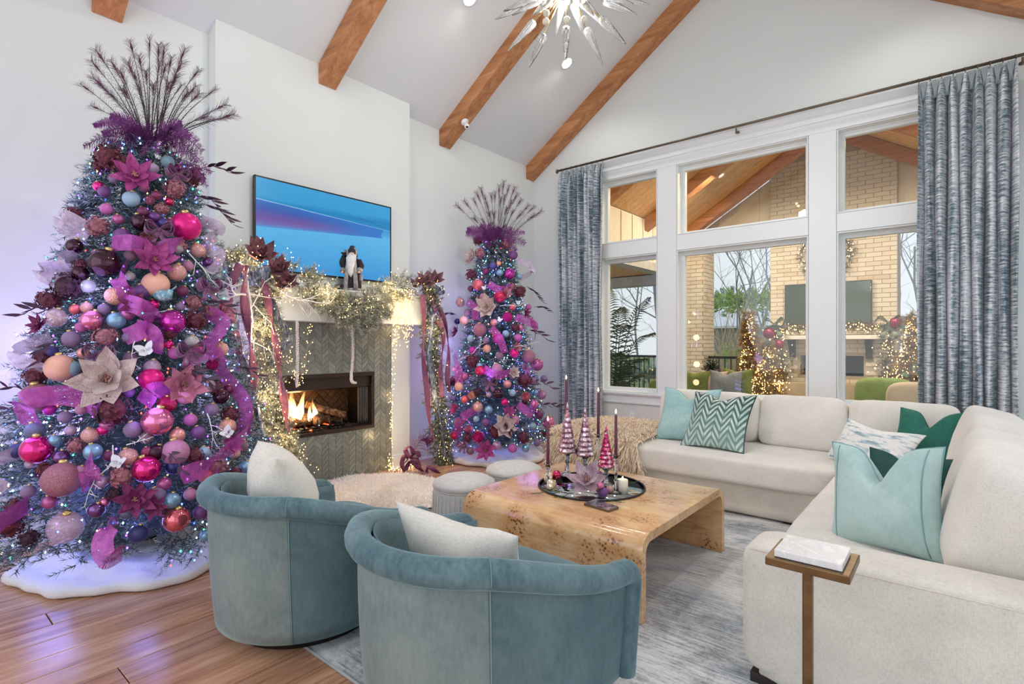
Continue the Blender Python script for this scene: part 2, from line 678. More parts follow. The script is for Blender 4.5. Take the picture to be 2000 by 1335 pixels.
# outlet and light switch
def wall_plate(name, label, c, ax, w, h, kind):
    c = Vector(c)
    nrm = Vector((0, -1, 0)) if ax == 'y' else Vector((1, 0, 0))
    rt = Vector((1, 0, 0)) if ax == 'y' else Vector((0, 1, 0))
    up = Vector((0, 0, 1))
    o = thing(name, label, kind, c)
    MB().obox(c + nrm * .003, rt * w / 2, up * h / 2, nrm * .003).build('plate', m_white, o, smooth=False, bevel=.002)
    if kind == 'outlet':
        for k in (-1, 1):
            s_ = MB().obox(c + up * .02 * k + nrm * .007, rt * .016, up * .014, nrm * .0015).build('socket', m_white, o, smooth=False, bevel=.002)
            q = MB()
            for i in (-1, 1): q.obox(c + up * (.02 * k + .003) + rt * .006 * i + nrm * .0085, rt * .001, up * .004, nrm * .0004)
            q.obox(c + up * (.02 * k - .007) + nrm * .0085, rt * .002, up * .002, nrm * .0004)
            q.build('slot', m_black, s_, smooth=False)
    else:
        s_ = MB().obox(c + nrm * .008, rt * w * .2, up * h * .32, nrm * .003).build('rocker', m_white, o, smooth=False, bevel=.002)
    return o
wall_plate('power_outlet', 'white double power outlet on the wall under the left window', on_y(1234, 813, YW), 'y', .072, .115, 'outlet')
wall_plate('light_switch', 'white rocker light switch on the wall at the left edge of the photo', on_x(5, 740, XR), 'x', .075, .118, 'switch')

# ------------------------------------------------------------------ recessed lights, camera
m_can = glow('downlight lens', (255, 252, 246), 14)
def downlight(x, y, label, e=26):
    z = ceil_z(x)
    sgn = 1 if x < RIDGE else -1
    nrm = Vector((SLOPE * sgn, 0, -1)).normalized()
    R = frame_from(-nrm)
    c = Vector((x, y, z))
    o = thing('recessed_light', label, 'ceiling light', c, 'recessed ceiling lights')
    ringv = MB().lathe([(.062, 0), (.078, -.001), (.08, -.006), (.064, -.008), (.06, -.002)], 28, cap=False)
    ringv.v = [tuple(c + R @ Vector(p)) for p in ringv.v]
    ringv.build('trim_ring', m_white, o)
    lens = MB().lathe([(.0001, -.003), (.061, -.003)], 28)
    lens.v = [tuple(c + R @ Vector(p)) for p in lens.v]
    lens.build('lens', m_can, o)
    lamp('downlight_lamp', 'SPOT', c + nrm * .03, e, (1, .965, .92), .06, (0, 0, 0), math.radians(150), o)
downlight(-3.511, 5.24, 'bright recessed ceiling light between the two far beams')
downlight(-3.544, 3.64, 'bright recessed ceiling light left of the chandelier at the top edge')
downlight(-3.52, 1.9, 'recessed ceiling light above the left armchair, out of frame')
downlight(-.2, 5.24, 'recessed ceiling light over the sofa corner, out of frame')
downlight(-.2, 3.6, 'recessed ceiling light over the sofa, out of frame')
downlight(-.2, 1.8, 'recessed ceiling light over the side table, out of frame')

cpos = Vector((-4.346, 4.378, ceil_z(-4.346) - .183))
o = thing('security_camera', 'small white round security camera on the underside of a wooden beam', 'camera', cpos)
nrm = Vector((SLOPE, 0, -1)).normalized()
R = frame_from(nrm)
q = MB().lathe([(.0001, 0), (.045, 0), (.047, .008), (.035, .018), (.02, .024), (.0001, .026)], 24)
q.v = [tuple(cpos + R @ Vector(p)) for p in q.v]
q.build('mount', m_white, o)
q = MB().tube([cpos + nrm * .02, cpos + nrm * .045 + Vector((.01, 0, -.005))], .012, 12)
q.build('neck', m_white, o)
a = cpos + nrm * .05
hd = Vector((.55, -.35, -.75)).normalized()
q = MB().tube([a - hd * .01, a + hd * .012, a + hd * .045, a + hd * .055], [.012, .027, .029, .024], 16)
h = q.build('head', m_white, o)
MB().tube([a + hd * .0552, a + hd * .0565], .014, 16).build('lens', m_black, h)
# ------------------------------------------------------------------ chandelier: brass starburst with glass spikes
m_brass = M('champagne brass', (214, 186, 132), .22, 1.0, var=.06)
m_cream = M('cream pearl bead', (232, 224, 200), .3, 0, var=.04)
t = NT('seeded crystal')
f = t.noise(t.coord(), 60, 3)
t.set(Base_Color=(.97, .985, .99), Roughness=.06, IOR=1.45, Transmission_Weight=.92)
t.bump(f, .5, .004)
m_crystal = t.mat
m_bulb = glow('warm bulb', (255, 240, 214), 18)
CH = wp(1107, -30, 3.32)
o = thing('chandelier', 'starburst chandelier with clear glass spikes and brass rods above the coffee table', 'chandelier', CH)
MB().sphere(CH, .055, 20, 12).build('hub', m_brass, o)
MB().tube([CH, (CH.x, CH.y, ceil_z(CH.x) - .02)], .009, 10).build('stem', m_brass, o)
MB().lathe([(.001, 0), (.07, 0), (.07, -.025), (.02, -.04)], 24, (CH.x, CH.y, ceil_z(CH.x) - .005)).build('canopy', m_brass, o)
def toward(px, py, dd):
    """end point of a spike seen in this direction, dd nearer/farther than the hub"""
    return wp(px, py, 3.32 + dd)
ends = [(983, 22, -.08), (967, 38, .1), (1000, 30, -.05), (992, 100, .15), (1033, 132, -.1), (1105, 118, -.16), (1177, 126, .04),
        (1223, 86, -.12), (1246, 30, .1), (1238, 8, -.1), (1272, 11, .02), (1190, 60, .2), (1040, 30, -.28), (1160, 30, -.3), (1060, -10, -.4), (1130, -40, -.42),
        (975, -30, .1), (990, -90, 0), (1040, -150, .1), (1107, -170, -.1), (1180, -150, .1), (1230, -80, 0), (1255, -30, .2), (1085, 70, .3), (1140, 70, .32), (1020, -60, .35), (1190, -70, .35)]
for i, (px, py, dd) in enumerate(ends):
    e = toward(px, py, dd)
    d = (e - CH)
    L = d.length
    d.normalize()
    st = CH + d * (L - .24)
    MB().tube([CH, st + d * .02], .0042, 6).build('rod', m_brass, o)
    q = MB().tube([st, st + d * .012, st + d * .05, st + d * .15, st + d * .236, st + d * .24], [.019, .027, .026, .016, .004, .0012], 8)
    q.build('glass_spike', m_crystal, o, smooth=True)
for i, (px, py, dd) in enumerate([(1067, 26, -.1), (1066, 42, -.2), (1107, 39, -.2), (1141, 38, -.15), (1050, -60, -.1), (1170, -60, .1)]):
    e = toward(px, py, dd)
    d = (e - CH)
    MB().tube([CH, e], .0036, 6).build('rod', m_brass, o)
    MB().sphere(e, .02, 14, 10).build('bead', m_cream, o)
for i, (px, py, dd) in enumerate([(1124, 4, -.12), (1075, -5, -.1), (1150, -30, .1), (1060, -45, .05), (1107, -75, 0), (1107, 0, .15)]):
    e = toward(px, py, dd)
    MB().tube([CH, e], .008, 8).build('socket', m_brass, o)
    MB().sphere(e + (e - CH).normalized() * .018, .021, 14, 10, sc=(1, 1, 1)).build('bulb', m_bulb, o)
lamp('chandelier_lamp', 'POINT', CH + Vector((0, 0, -.12)), 96, (.98, .985, 1.0), .12, parent=o)
# ------------------------------------------------------------------ fireplace: chevron tile surround
TY0, TY1, TZ1 = 2.033, 3.497, 1.512
fp = thing('fireplace', 'gas fireplace with a sage chevron tile surround, dark metal frame and burning logs', 'fireplace', (XB, (TY0 + TY1) / 2, 0))
mb = MB()
mb.box(XB + .0005, TY0, 0, XB + .003, FY0 - .001, TZ1)
mb.box(XB + .0005, FY1 + .001, 0, XB + .003, TY1, TZ1)
mb.box(XB + .0005, FY0, 0, XB + .003, FY1, FZ0 - .001)
mb.box(XB + .0005, FY0, FZ1 + .001, XB + .003, FY1, TZ1)
mb.build('grout', m_grout, fp, smooth=False)
mb = MB()
mb.box(XB + .0005, TY1, 0, XB + .008, TY1 + .008, TZ1)
mb.box(XB + .0005, TY0 - .008, 0, XB + .008, TY0, TZ1)
mb.build('edge_strip', m_trim, fp, smooth=False)

def clip(poly, ax, lim, keep_less):
    out = []
    for i in range(len(poly)):
        p, q = poly[i], poly[(i + 1) % len(poly)]
        ip = (p[ax] <= lim) if keep_less else (p[ax] >= lim)
        iq = (q[ax] <= lim) if keep_less else (q[ax] >= lim)
        if ip: out.append(p)
        if ip != iq:
            t = (lim - p[ax]) / (q[ax] - p[ax])
            out.append((p[0] + t * (q[0] - p[0]), p[1] + t * (q[1] - p[1])))
    return out
def area(poly):
    return abs(sum(p[0] * q[1] - q[0] * p[1] for p, q in zip(poly, poly[1:] + poly[:1]))) / 2
NC = 20
cw = (TY1 - TY0) / NC
th, g = .0525, .0024
tiles = []
for c in range(NC):
    y0 = TY0 + c * cw
    rise = cw * .92 * (1 if c % 2 else -1)
    for r in range(-3, int(TZ1 / th) + 3):
        z = r * th + (0 if rise > 0 else cw * .92)
        poly = [(y0 + g, z + g), (y0 + cw - g, z + rise + g), (y0 + cw - g, z + rise + th - g), (y0 + g, z + th - g)]
        poly = clip(clip(poly, 1, .002, False), 1, TZ1 - .002, True)
        parts_ = [poly]
        if len(poly) > 2:
            inside = y0 + cw / 2 > FY0 and y0 + cw / 2 < FY1
            if inside:
                parts_ = [clip(poly, 1, FZ0 - .003, True), clip(poly, 1, FZ1 + .003, False)]
            else:
                parts_ = [clip(clip(poly, 0, FY0 - .003, True), 0, 9, True)] if y0 < FY0 else [clip(poly, 0, FY1 + .003, False)]
        for q in parts_:
            if len(q) > 2 and area(q) > 2e-4: tiles.append(q)
# the 300 that show (right of the garland and above the armchair) are single parts
def seen(q):
    cy = sum(p[0] for p in q) / len(q); cz = sum(p[1] for p in q) / len(q)
    return (cy > 2.36) * 2 + (cz > .28) + min(cy, 3.5) * .01 + area(q) * 20
tiles.sort(key=seen, reverse=True)
for q in tiles[:300]:
    MB().prism([(XB + .003, y, z) for y, z in q], (.006 + .0012 * rnd.random(), 0, 0)).build('tile', m_tile, fp, smooth=False)
mb = MB()
for q in tiles[300:]:
    mb.prism([(XB + .003, y, z) for y, z in q], (.007, 0, 0))
tag(mb.build('tiles', m_tile, fp, smooth=False), kind='stuff')

# firebox
m_bronze = M('dark bronze', (62, 50, 43), .42, .6, var=.15)
m_firebrick = M('fire brick', (126, 92, 64), .9, var=.3, vscale=14, bump=.4, bscale=90)
m_soot = M('sooty panel', (58, 44, 34), .95, var=.3, vscale=5)
XF = XB - .42
mb = MB()
mb.box(XF - .02, FY0, FZ0, XF, FY1, FZ1)
mb.box(XF, FY0, FZ0, XB, FY0 + .012, FZ1)
mb.box(XF, FY1 - .012, FZ0, XB, FY1, FZ1)
mb.box(XF, FY0 + .012, FZ0, XB, FY1 - .012, FZ0 + .02)
mb.box(XF, FY0 + .012, FZ1 - .02, XB, FY1 - .012, FZ1)
fb = mb.build('firebox', m_soot, fp, smooth=False)
# herringbone fire bricks on the back panel
bl, bw = .20, .0667
def herring(n):
    out = []
    for a in range(-n, n):
        for b in range(-n, n):
            # horizontal brick then vertical brick of each stair step
            x = a * bw + b * (2 * bl / 2)
            y = a * bw - b * (2 * bl / 2)
            out.append((x, y, bl, bw))
            out.append((x + bl - 0, y + bw - bl + 0, bw, bl))
    return out
cy0, cz0 = (FY0 + FY1) / 2, (FZ0 + FZ1) / 2
s45 = math.sqrt(.5)
done = set()
for (x, y, lx, ly) in herring(9):
    qd = []
    for (u, v) in ((x, y), (x + lx, y), (x + lx, y + ly), (x, y + ly)):
        qd.append((u, v))
    ctr = (round(sum(p[0] for p in qd) / 4, 3), round(sum(p[1] for p in qd) / 4, 3))
    if ctr in done: continue
    done.add(ctr)
    gg = .004
    qd = [(x + gg, y + gg), (x + lx - gg, y + gg), (x + lx - gg, y + ly - gg), (x + gg, y + ly - gg)]
    pl = [(cy0 + (u - v) * s45, cz0 + (u + v) * s45) for u, v in qd]
    pl = clip(clip(clip(clip(pl, 0, FY0 + .02, False), 0, FY1 - .02, True), 1, FZ0 + .025, False), 1, FZ1 - .03, True)
    if len(pl) > 2 and area(pl) > 8e-4:
        MB().prism([(XF, yy, zz) for yy, zz in pl], (.012 + .004 * rnd.random(), 0, 0)).build('brick', m_firebrick, fb, smooth=False)
# metal frame with hood and mesh curtain
mb = MB()
f_ = .028
mb.box(XB, FY0 - .012, FZ1 - f_, XB + .016, FY1 + .012, FZ1 + .012)
mb.box(XB, FY0 - .012, FZ0 - .012, XB + .016, FY1 + .012, FZ0 + .022)
mb.box(XB, FY0 - .012, FZ0 + .022, XB + .016, FY0 + .022, FZ1 - f_)
mb.box(XB, FY1 - .022, FZ0 + .022, XB + .016, FY1 + .012, FZ1 - f_)
mb.build('frame', m_bronze, fp, smooth=False, bevel=.003)
MB().prism([(XB - .02, FY0 + .012, FZ1 - .03), (XB - .02, FY0 + .012, FZ1 - .135), (XB - .05, FY0 + .012, FZ1 - .15), (XB - .09, FY0 + .012, FZ1 - .03)], (0, FY1 - FY0 - .024, 0)).build('hood', m_bronze, fp, smooth=False)
m_mesh = M('pewter mesh curtain', (112, 106, 98), .5, .7, var=.1)
for (ya, yb) in ((FY1 - .15, FY1 - .03), (FY0 + .03, FY0 + .12)):
    mb = MB()
    mb.grid(lambda u, v: (XB - .045 + .012 * math.sin(u * 2 * PI * 6), ya + (yb - ya) * u, FZ0 + .035 + (FZ1 - .16 - FZ0 + .10) * v), 60, 8)
    mb.build('mesh_curtain', m_mesh, fp, solid=.003)
# logs, grate, embers, flames
m_bark = NT('charred log')
co = m_bark.coord((1, 1, 1)); f = m_bark.noise(co, 26, 5, .6)
m_bark.set(Base_Color=m_bark.ramp(f, [(.32, s2l((42, 28, 20))), (.5, s2l((120, 84, 56))), (.66, s2l((188, 150, 112)))]), Roughness=.9)
m_bark.bump(f, .7, .01)
m_bark = m_bark.mat
m_logend = M('sawn log end', (196, 152, 96), .8, var=.25, vscale=30)
def log(p, q, r, sd):
    p, q = Vector(p), Vector(q)
    n_ = 9
    pts = [p.lerp(q, i / (n_ - 1)) + Vector((mnoise.noise(Vector((sd, i * .7, 0))), mnoise.noise(Vector((sd, i * .7, 5))), mnoise.noise(Vector((sd, i * .7, 9))))) * r * .35 for i in range(n_)]
    rr = [r * (1 + .18 * mnoise.noise(Vector((sd * 3, i * 1.3, 2)))) for i in range(n_)]
    mb = MB().tube(pts, rr, 12)
    o = mb.build('log', m_bark, fp)
    d = (q - p).normalized()
    e = MB()
    e.tube([pts[-1], pts[-1] + d * .003], rr[-1] * .9, 12)
    e.tube([pts[0], pts[0] - d * .003], rr[0] * .9, 12)
    e.build('sawn_end', m_logend, o)
xl = XB - .2
log((xl - .08, 2.36, .60), (xl - .06, 2.98, .58), .052, 1)
log((xl + .04, 2.40, .585), (xl - .02, 2.72, .575), .045, 2)
log((xl + .10, 2.71, .565), (xl - .06, 2.80, .64), .04, 3)
log((xl - .05, 2.68, .735), (xl + .07, 3.02, .60), .036, 4)
log((xl - .02, 2.35, .70), (xl - .05, 2.60, .66), .036, 5)
mb = MB()
for y in (2.42, 2.55, 2.68, 2.81, 2.94):
    mb.tube([(xl + .16, y, .50), (xl + .15, y, .60)], .009, 6)
    mb.tube([(xl + .155, y, .525), (xl - .12, y, .525)], .008, 6)
for y in (2.40, 2.96): mb.tube([(xl + .13, y, .497), (xl + .13, y, .525)], .009, 6)
mb.tube([(xl + .145, 2.38, .525), (xl + .145, 2.98, .525)], .009, 6)
mb.build('grate', m_black, fp)
m_ember = glow('glowing embers', (255, 120, 60), 1.2, False)
m_ash = M('lava rock', (40, 36, 36), .9, var=.5, vscale=40)
mb = MB()
for i in range(230):
    y = 2.33 + rnd.random() * .78; x = xl - .12 + rnd.random() * .30
    r = .006 + rnd.random() * .012
    mb.sphere((x, y, FZ0 + .02 + r * .8), r, 6, 4, 1 if (rnd.random() < .14 and 2.38 < y < 2.95) else 0, (1, 1.2, .8))
tag(mb.build('lava_rocks', [m_ash, m_ember], fp), kind='stuff')
t = NT('flame')
tc = t.node('ShaderNodeTexCoord'); sp = t.node('ShaderNodeSeparateXYZ'); t.link(tc.outputs['Generated'], sp.inputs[0])
col = t.ramp(sp.outputs['Z'], [(0, (1, .62, .30)), (.25, (1, .86, .62)), (.6, (1, .62, .22)), (1, (.95, .30, .07))])
al = t.ramp(sp.outputs['Z'], [(0, (.55,) * 3), (.2, (.95,) * 3), (.55, (.55,) * 3), (1, (0,) * 3)])
nz = t.noise(t.coord((14, 14, 4)), 1.6, 3)
lw = t.node('ShaderNodeLayerWeight'); lw.inputs[0].default_value = .35
edge = t.ramp(lw.outputs['Facing'], [(0, (1,) * 3), (.62, (0,) * 3)])
a2 = t.math('MULTIPLY', t.math('MULTIPLY', al, edge), t.ramp(nz, [(.35, (.08,) * 3), (.58, (1,) * 3)]))
t.set(Base_Color=(0, 0, 0), Roughness=1., Specular_IOR_Level=0., Emission_Color=col, Emission_Strength=4.2, Alpha=a2)
t.mat.cycles.emission_sampling = 'NONE'
m_flame = t.mat
for (y, x, h, r, lean) in ((2.445, .03, .30, .052, .01), (2.50, .0, .36, .06, .02), (2.56, .02, .27, .05, .05), (2.61, -.04, .34, .042, .07), (2.655, .05, .20, .026, .04), (2.735, .02, .22, .034, -.03), (2.41, .06, .22, .034, -.01)):
    z0 = .575
    prof = [(0., .25), (.08, .8), (.25, 1.), (.45, .72), (.65, .42), (.85, .18), (1., .02)]
    pts = [(xl + x + .01 * math.sin(k * 7 + y * 50), y + lean * k * k + .012 * math.sin(k * 6 + y * 90) * k, z0 + h * k) for k, _ in prof]
    MB().tube(pts, [r * w for _, w in prof], 14, flat=.6).build('flame', m_flame, fp)
lamp('fire_light', 'POINT', (xl + .06, 2.52, .74), 7, (1, .55, .22), .08, parent=fp)

# mantel beam (painted box)
XM = -4.35
MY0, MY1, MZ0, MZ1 = 1.66, 3.762, 1.513, 1.80
mant = thing('mantel', 'white painted box mantel above the chevron tile, draped with a garland', 'mantel', (XB, (MY0 + MY1) / 2, MZ0))
MB().box(XB, MY0, MZ0, XM, MY1, MZ1).build('beam', m_trim, mant, smooth=False, bevel=.004)
mb = MB()
mb.box(XB, MY0 + .0, MZ1, XM + .012, MY1 + .012, MZ1 + .014)
mb.build('shelf', m_trim, mant, smooth=False, bevel=.003)

# ------------------------------------------------------------------ television with an aerial snow scene
tv = thing('television', 'wall mounted television showing a blue and violet aerial coast', 'television', (XB, 2.765, 1.9))
a = on_x(497, 341, -4.50); b = on_x(764, 404, -4.50)
ty0, ty1, tz1 = a.y, b.y, (a.z + b.z) / 2
tz0 = tz1 - (ty1 - ty0) * .5625
MB().box(XB + .002, ty0 + .12, tz0 + .1, XB + .02, ty1 - .12, tz1 - .1).build('bracket', m_black, tv, smooth=False)
MB().box(XB + .02, ty0, tz0, -4.503, ty1, tz1).build('housing', m_black, tv, smooth=False, bevel=.003)
m_bez = M('bezel', (38, 36, 38), .3, .4)
mb = MB()
mb.box(-4.503, ty0, tz0, -4.499, ty0 + .012, tz1); mb.box(-4.503, ty1 - .012, tz0, -4.499, ty1, tz1)
mb.box(-4.503, ty0, tz0, -4.499, ty1, tz0 + .014); mb.box(-4.503, ty0, tz1 - .012, -4.499, ty1, tz1)
mb.build('bezel', m_bez, tv, smooth=False)
t = NT('tv picture')
tc = t.node('ShaderNodeTexCoord'); sp = t.node('ShaderNodeSeparateXYZ'); t.link(tc.outputs['Generated'], sp.inputs[0])
Y_, Z_ = sp.outputs['Y'], sp.outputs['Z']
nz = t.noise(t.coord((1, 1.2, 5)), 2.2, 5)
nzf = t.math('MULTIPLY', t.math('SUBTRACT', nz, .5), .10)
# shoreline: rises slightly in screen to the right; band of violet between two lines
up = t.math('SUBTRACT', t.math('ADD', Z_, nzf), t.math('MULTIPLY', Y_, .04))
sky = t.ramp(up, [(.0, s2l((58, 152, 218))), (.35, s2l((84, 176, 232))), (.53, s2l((96, 184, 236))), (.66, s2l((40, 140, 200))), (.74, s2l((22, 132, 194))), (.80, s2l((52, 158, 214))), (1., s2l((60, 162, 218)))])
low = t.math('ADD', t.math('MULTIPLY', Y_, .125), .455)
upp = t.math('SUBTRACT', .755, t.math('MULTIPLY', Y_, .075))
zz = t.math('ADD', Z_, t.math('MULTIPLY', nzf, .25))
rel = t.math('DIVIDE', t.math('SUBTRACT', zz, low), t.math('SUBTRACT', upp, low))
vio = t.ramp(rel, [(0., s2l((80, 150, 220))), (.14, s2l((112, 108, 178))), (.35, s2l((110, 84, 160))), (.7, s2l((62, 92, 176))), (1, s2l((44, 112, 194)))])
side = t.ramp(Y_, [(.3, (0, 0, 0)), (.8, (1, 1, 1))])
vio = t.mix(side, vio, s2l((52, 122, 204)))
inb = t.math('MULTIPLY', t.math('GREATER_THAN', rel, 0.), t.math('LESS_THAN', rel, 1.))
inb = t.math('MULTIPLY', inb, t.math('LESS_THAN', t.math('ADD', Y_, nzf), .93))
c = t.mix(inb, sky, vio)
ln = t.math('LESS_THAN', t.math('ABSOLUTE', t.math('SUBTRACT', rel, 1.02)), .022)
c = t.mix(t.math('MULTIPLY', ln, .6), c, s2l((170, 214, 240)))
l2 = t.math('LESS_THAN', t.math('ABSOLUTE', t.math('SUBTRACT', Z_, t.math('SUBTRACT', .985, t.math('MULTIPLY', Y_, .28)))), .004)
l2 = t.math('MULTIPLY', l2, t.math('GREATER_THAN', Y_, .72))
c = t.mix(t.math('MULTIPLY', l2, .5), c, s2l((30, 70, 130)))
t.set(Base_Color=(.004, .004, .005), Roughness=.2, Emission_Color=c, Emission_Strength=1.0)
MB().box(-4.503, ty0 + .012, tz0 + .014, -4.5015, ty1 - .012, tz1 - .012).build('screen', t.mat, tv, smooth=False)

sb = thing('soundbar', 'small black soundbar end standing on the mantel right of the bearded figurine', 'soundbar', (XB + .1, 2.93, MZ1 + .014))
MB().box(XB + .045, 2.80, MZ1 + .014, XB + .125, 3.05, MZ1 + .075).build('body', m_black, sb, smooth=False, bevel=.008)
MB().box(XB + .126, 2.805, MZ1 + .02, XB + .1275, 3.045, MZ1 + .07).build('grille', M('grille cloth', (28, 28, 30), .9), sb, smooth=False)
# ------------------------------------------------------------------ textiles
def fabric(name, rgb, var=.06, weave=420., rough=.9, sheen=.25, bump=.12, tone=6., rgb2=None, stretch=(1, 1, 1)):
    t = NT(name)
    c = s2l(rgb)
    co = t.coord()
    f = t.noise(co, tone, 4)
    w1 = t.noise(t.coord((weave * .25, weave * .25, weave)), 1., 2, .5)
    w2 = t.noise(t.coord((weave, weave, weave * .25)), 1., 2, .5)
    w = t.math('MULTIPLY', t.math('ADD', w1, w2), .5)
    base = t.ramp(f, [(.3, mul(c, 1 - var)), (.7, mul(c, 1 + var) if rgb2 is None else s2l(rgb2))])
    base = t.mix(.55, base, t.ramp(w, [(.36, (.72, .71, .70)), (.56, (1, 1, 1))]), 'MULTIPLY')
    t.set(Base_Color=base, Roughness=rough, Sheen_Weight=sheen, Sheen_Roughness=.5)
    t.bump(w, bump, .002)
    MATS[name] = t.mat
    return t.mat

def velvet(name, rgb, rgb2, sheen=.6, tone=3.2):
    t = NT(name)
    co = t.coord()
    f = t.noise(co, tone, 5, .62, .6)
    g_ = t.noise(t.coord((60, 60, 25)), 1., 3)
    k = t.math('ADD', t.math('MULTIPLY', f, .72), t.math('MULTIPLY', g_, .28))
    base = t.ramp(k, [(.36, s2l(rgb)), (.62, s2l(rgb2))])
    t.set(Base_Color=base, Roughness=.75, Sheen_Weight=sheen, Sheen_Roughness=.35, Sheen_Tint=s2l(tuple(min(255, v * 1.45) for v in rgb2)))
    t.bump(g_, .12, .002)
    MATS[name] = t.mat
    return t.mat

m_teal = velvet('dusty teal velvet', (72, 98, 105), (102, 125, 130), tone=2.6)
m_nap = velvet('dusty teal velvet brushed nap', (96, 113, 114), (130, 143, 142), tone=2.6)
m_rim = velvet('dusty teal velvet rim', (62, 92, 101), (110, 135, 141), tone=4)
m_linen = fabric('ivory linen', (228, 221, 212))
m_linen2 = fabric('oatmeal linen', (222, 214, 202), var=.08, weave=300)
m_boucle = fabric('grey boucle', (206, 203, 198), weave=120, bump=.6)

# ------------------------------------------------------------------ rug
t = NT('silver distressed rug')
co = t.coord()
a1 = t.noise(t.coord((1, 1, 1)), 2.1, 6, .7, .4)
a2 = t.noise(t.coord((5, 70, 1)), 1.0, 4, .7)
a3 = t.noise(t.coord((60, 60, 1)), 1.0, 3, .7)
k = t.math('ADD', t.math('MULTIPLY', a1, .50), t.math('ADD', t.math('MULTIPLY', a2, .36), t.math('MULTIPLY', a3, .14)))
c = t.ramp(k, [(.385, s2l((92, 96, 100))), (.45, s2l((158, 161, 164))), (.52, s2l((212, 213, 213))), (.62, s2l((240, 240, 238)))])
bl = t.ramp(t.noise(t.coord(loc=(3, 1, 0)), 1.3, 3), [(.52, (0, 0, 0)), (.66, (1, 1, 1))])
c = t.mix(t.math('MULTIPLY', bl, .55), c, t.mix(.6, c, s2l((88, 124, 146))))
t.set(Base_Color=c, Roughness=.92, Sheen_Weight=.25)
t.bump(t.noise(t.coord((300, 120, 1)), 1, 2), .35, .004)
rug = thing('area_rug', 'large silver grey distressed rug under the seating group', 'rug', (-1.3, 3., 0))
RX0, RX1, RY0, RY1 = -3.02, 1.0, 1.19, 4.62
mb = MB()
mb.grid(lambda u, v: (RX0 + .012 + (RX1 - RX0 - .024) * u, RY0 + .012 + (RY1 - RY0 - .024) * v, .0125 + .0012 * mnoise.noise(Vector((u * 30, v * 30, 1)))), 60, 60)
mb.box(RX0 + .012, RY0 + .012, .0005, RX1 - .012, RY1 - .012, .011)
mb.build('pile', t.mat, rug)
mb = MB()
mb.tube([(RX0 + .01, RY0 + .01, .007), (RX1 - .01, RY0 + .01, .007), (RX1 - .01, RY1 - .01, .007), (RX0 + .01, RY1 - .01, .007)], .0075, 8, closed=True)
mb.build('binding', M('grey binding', (168, 170, 168), .9), rug)

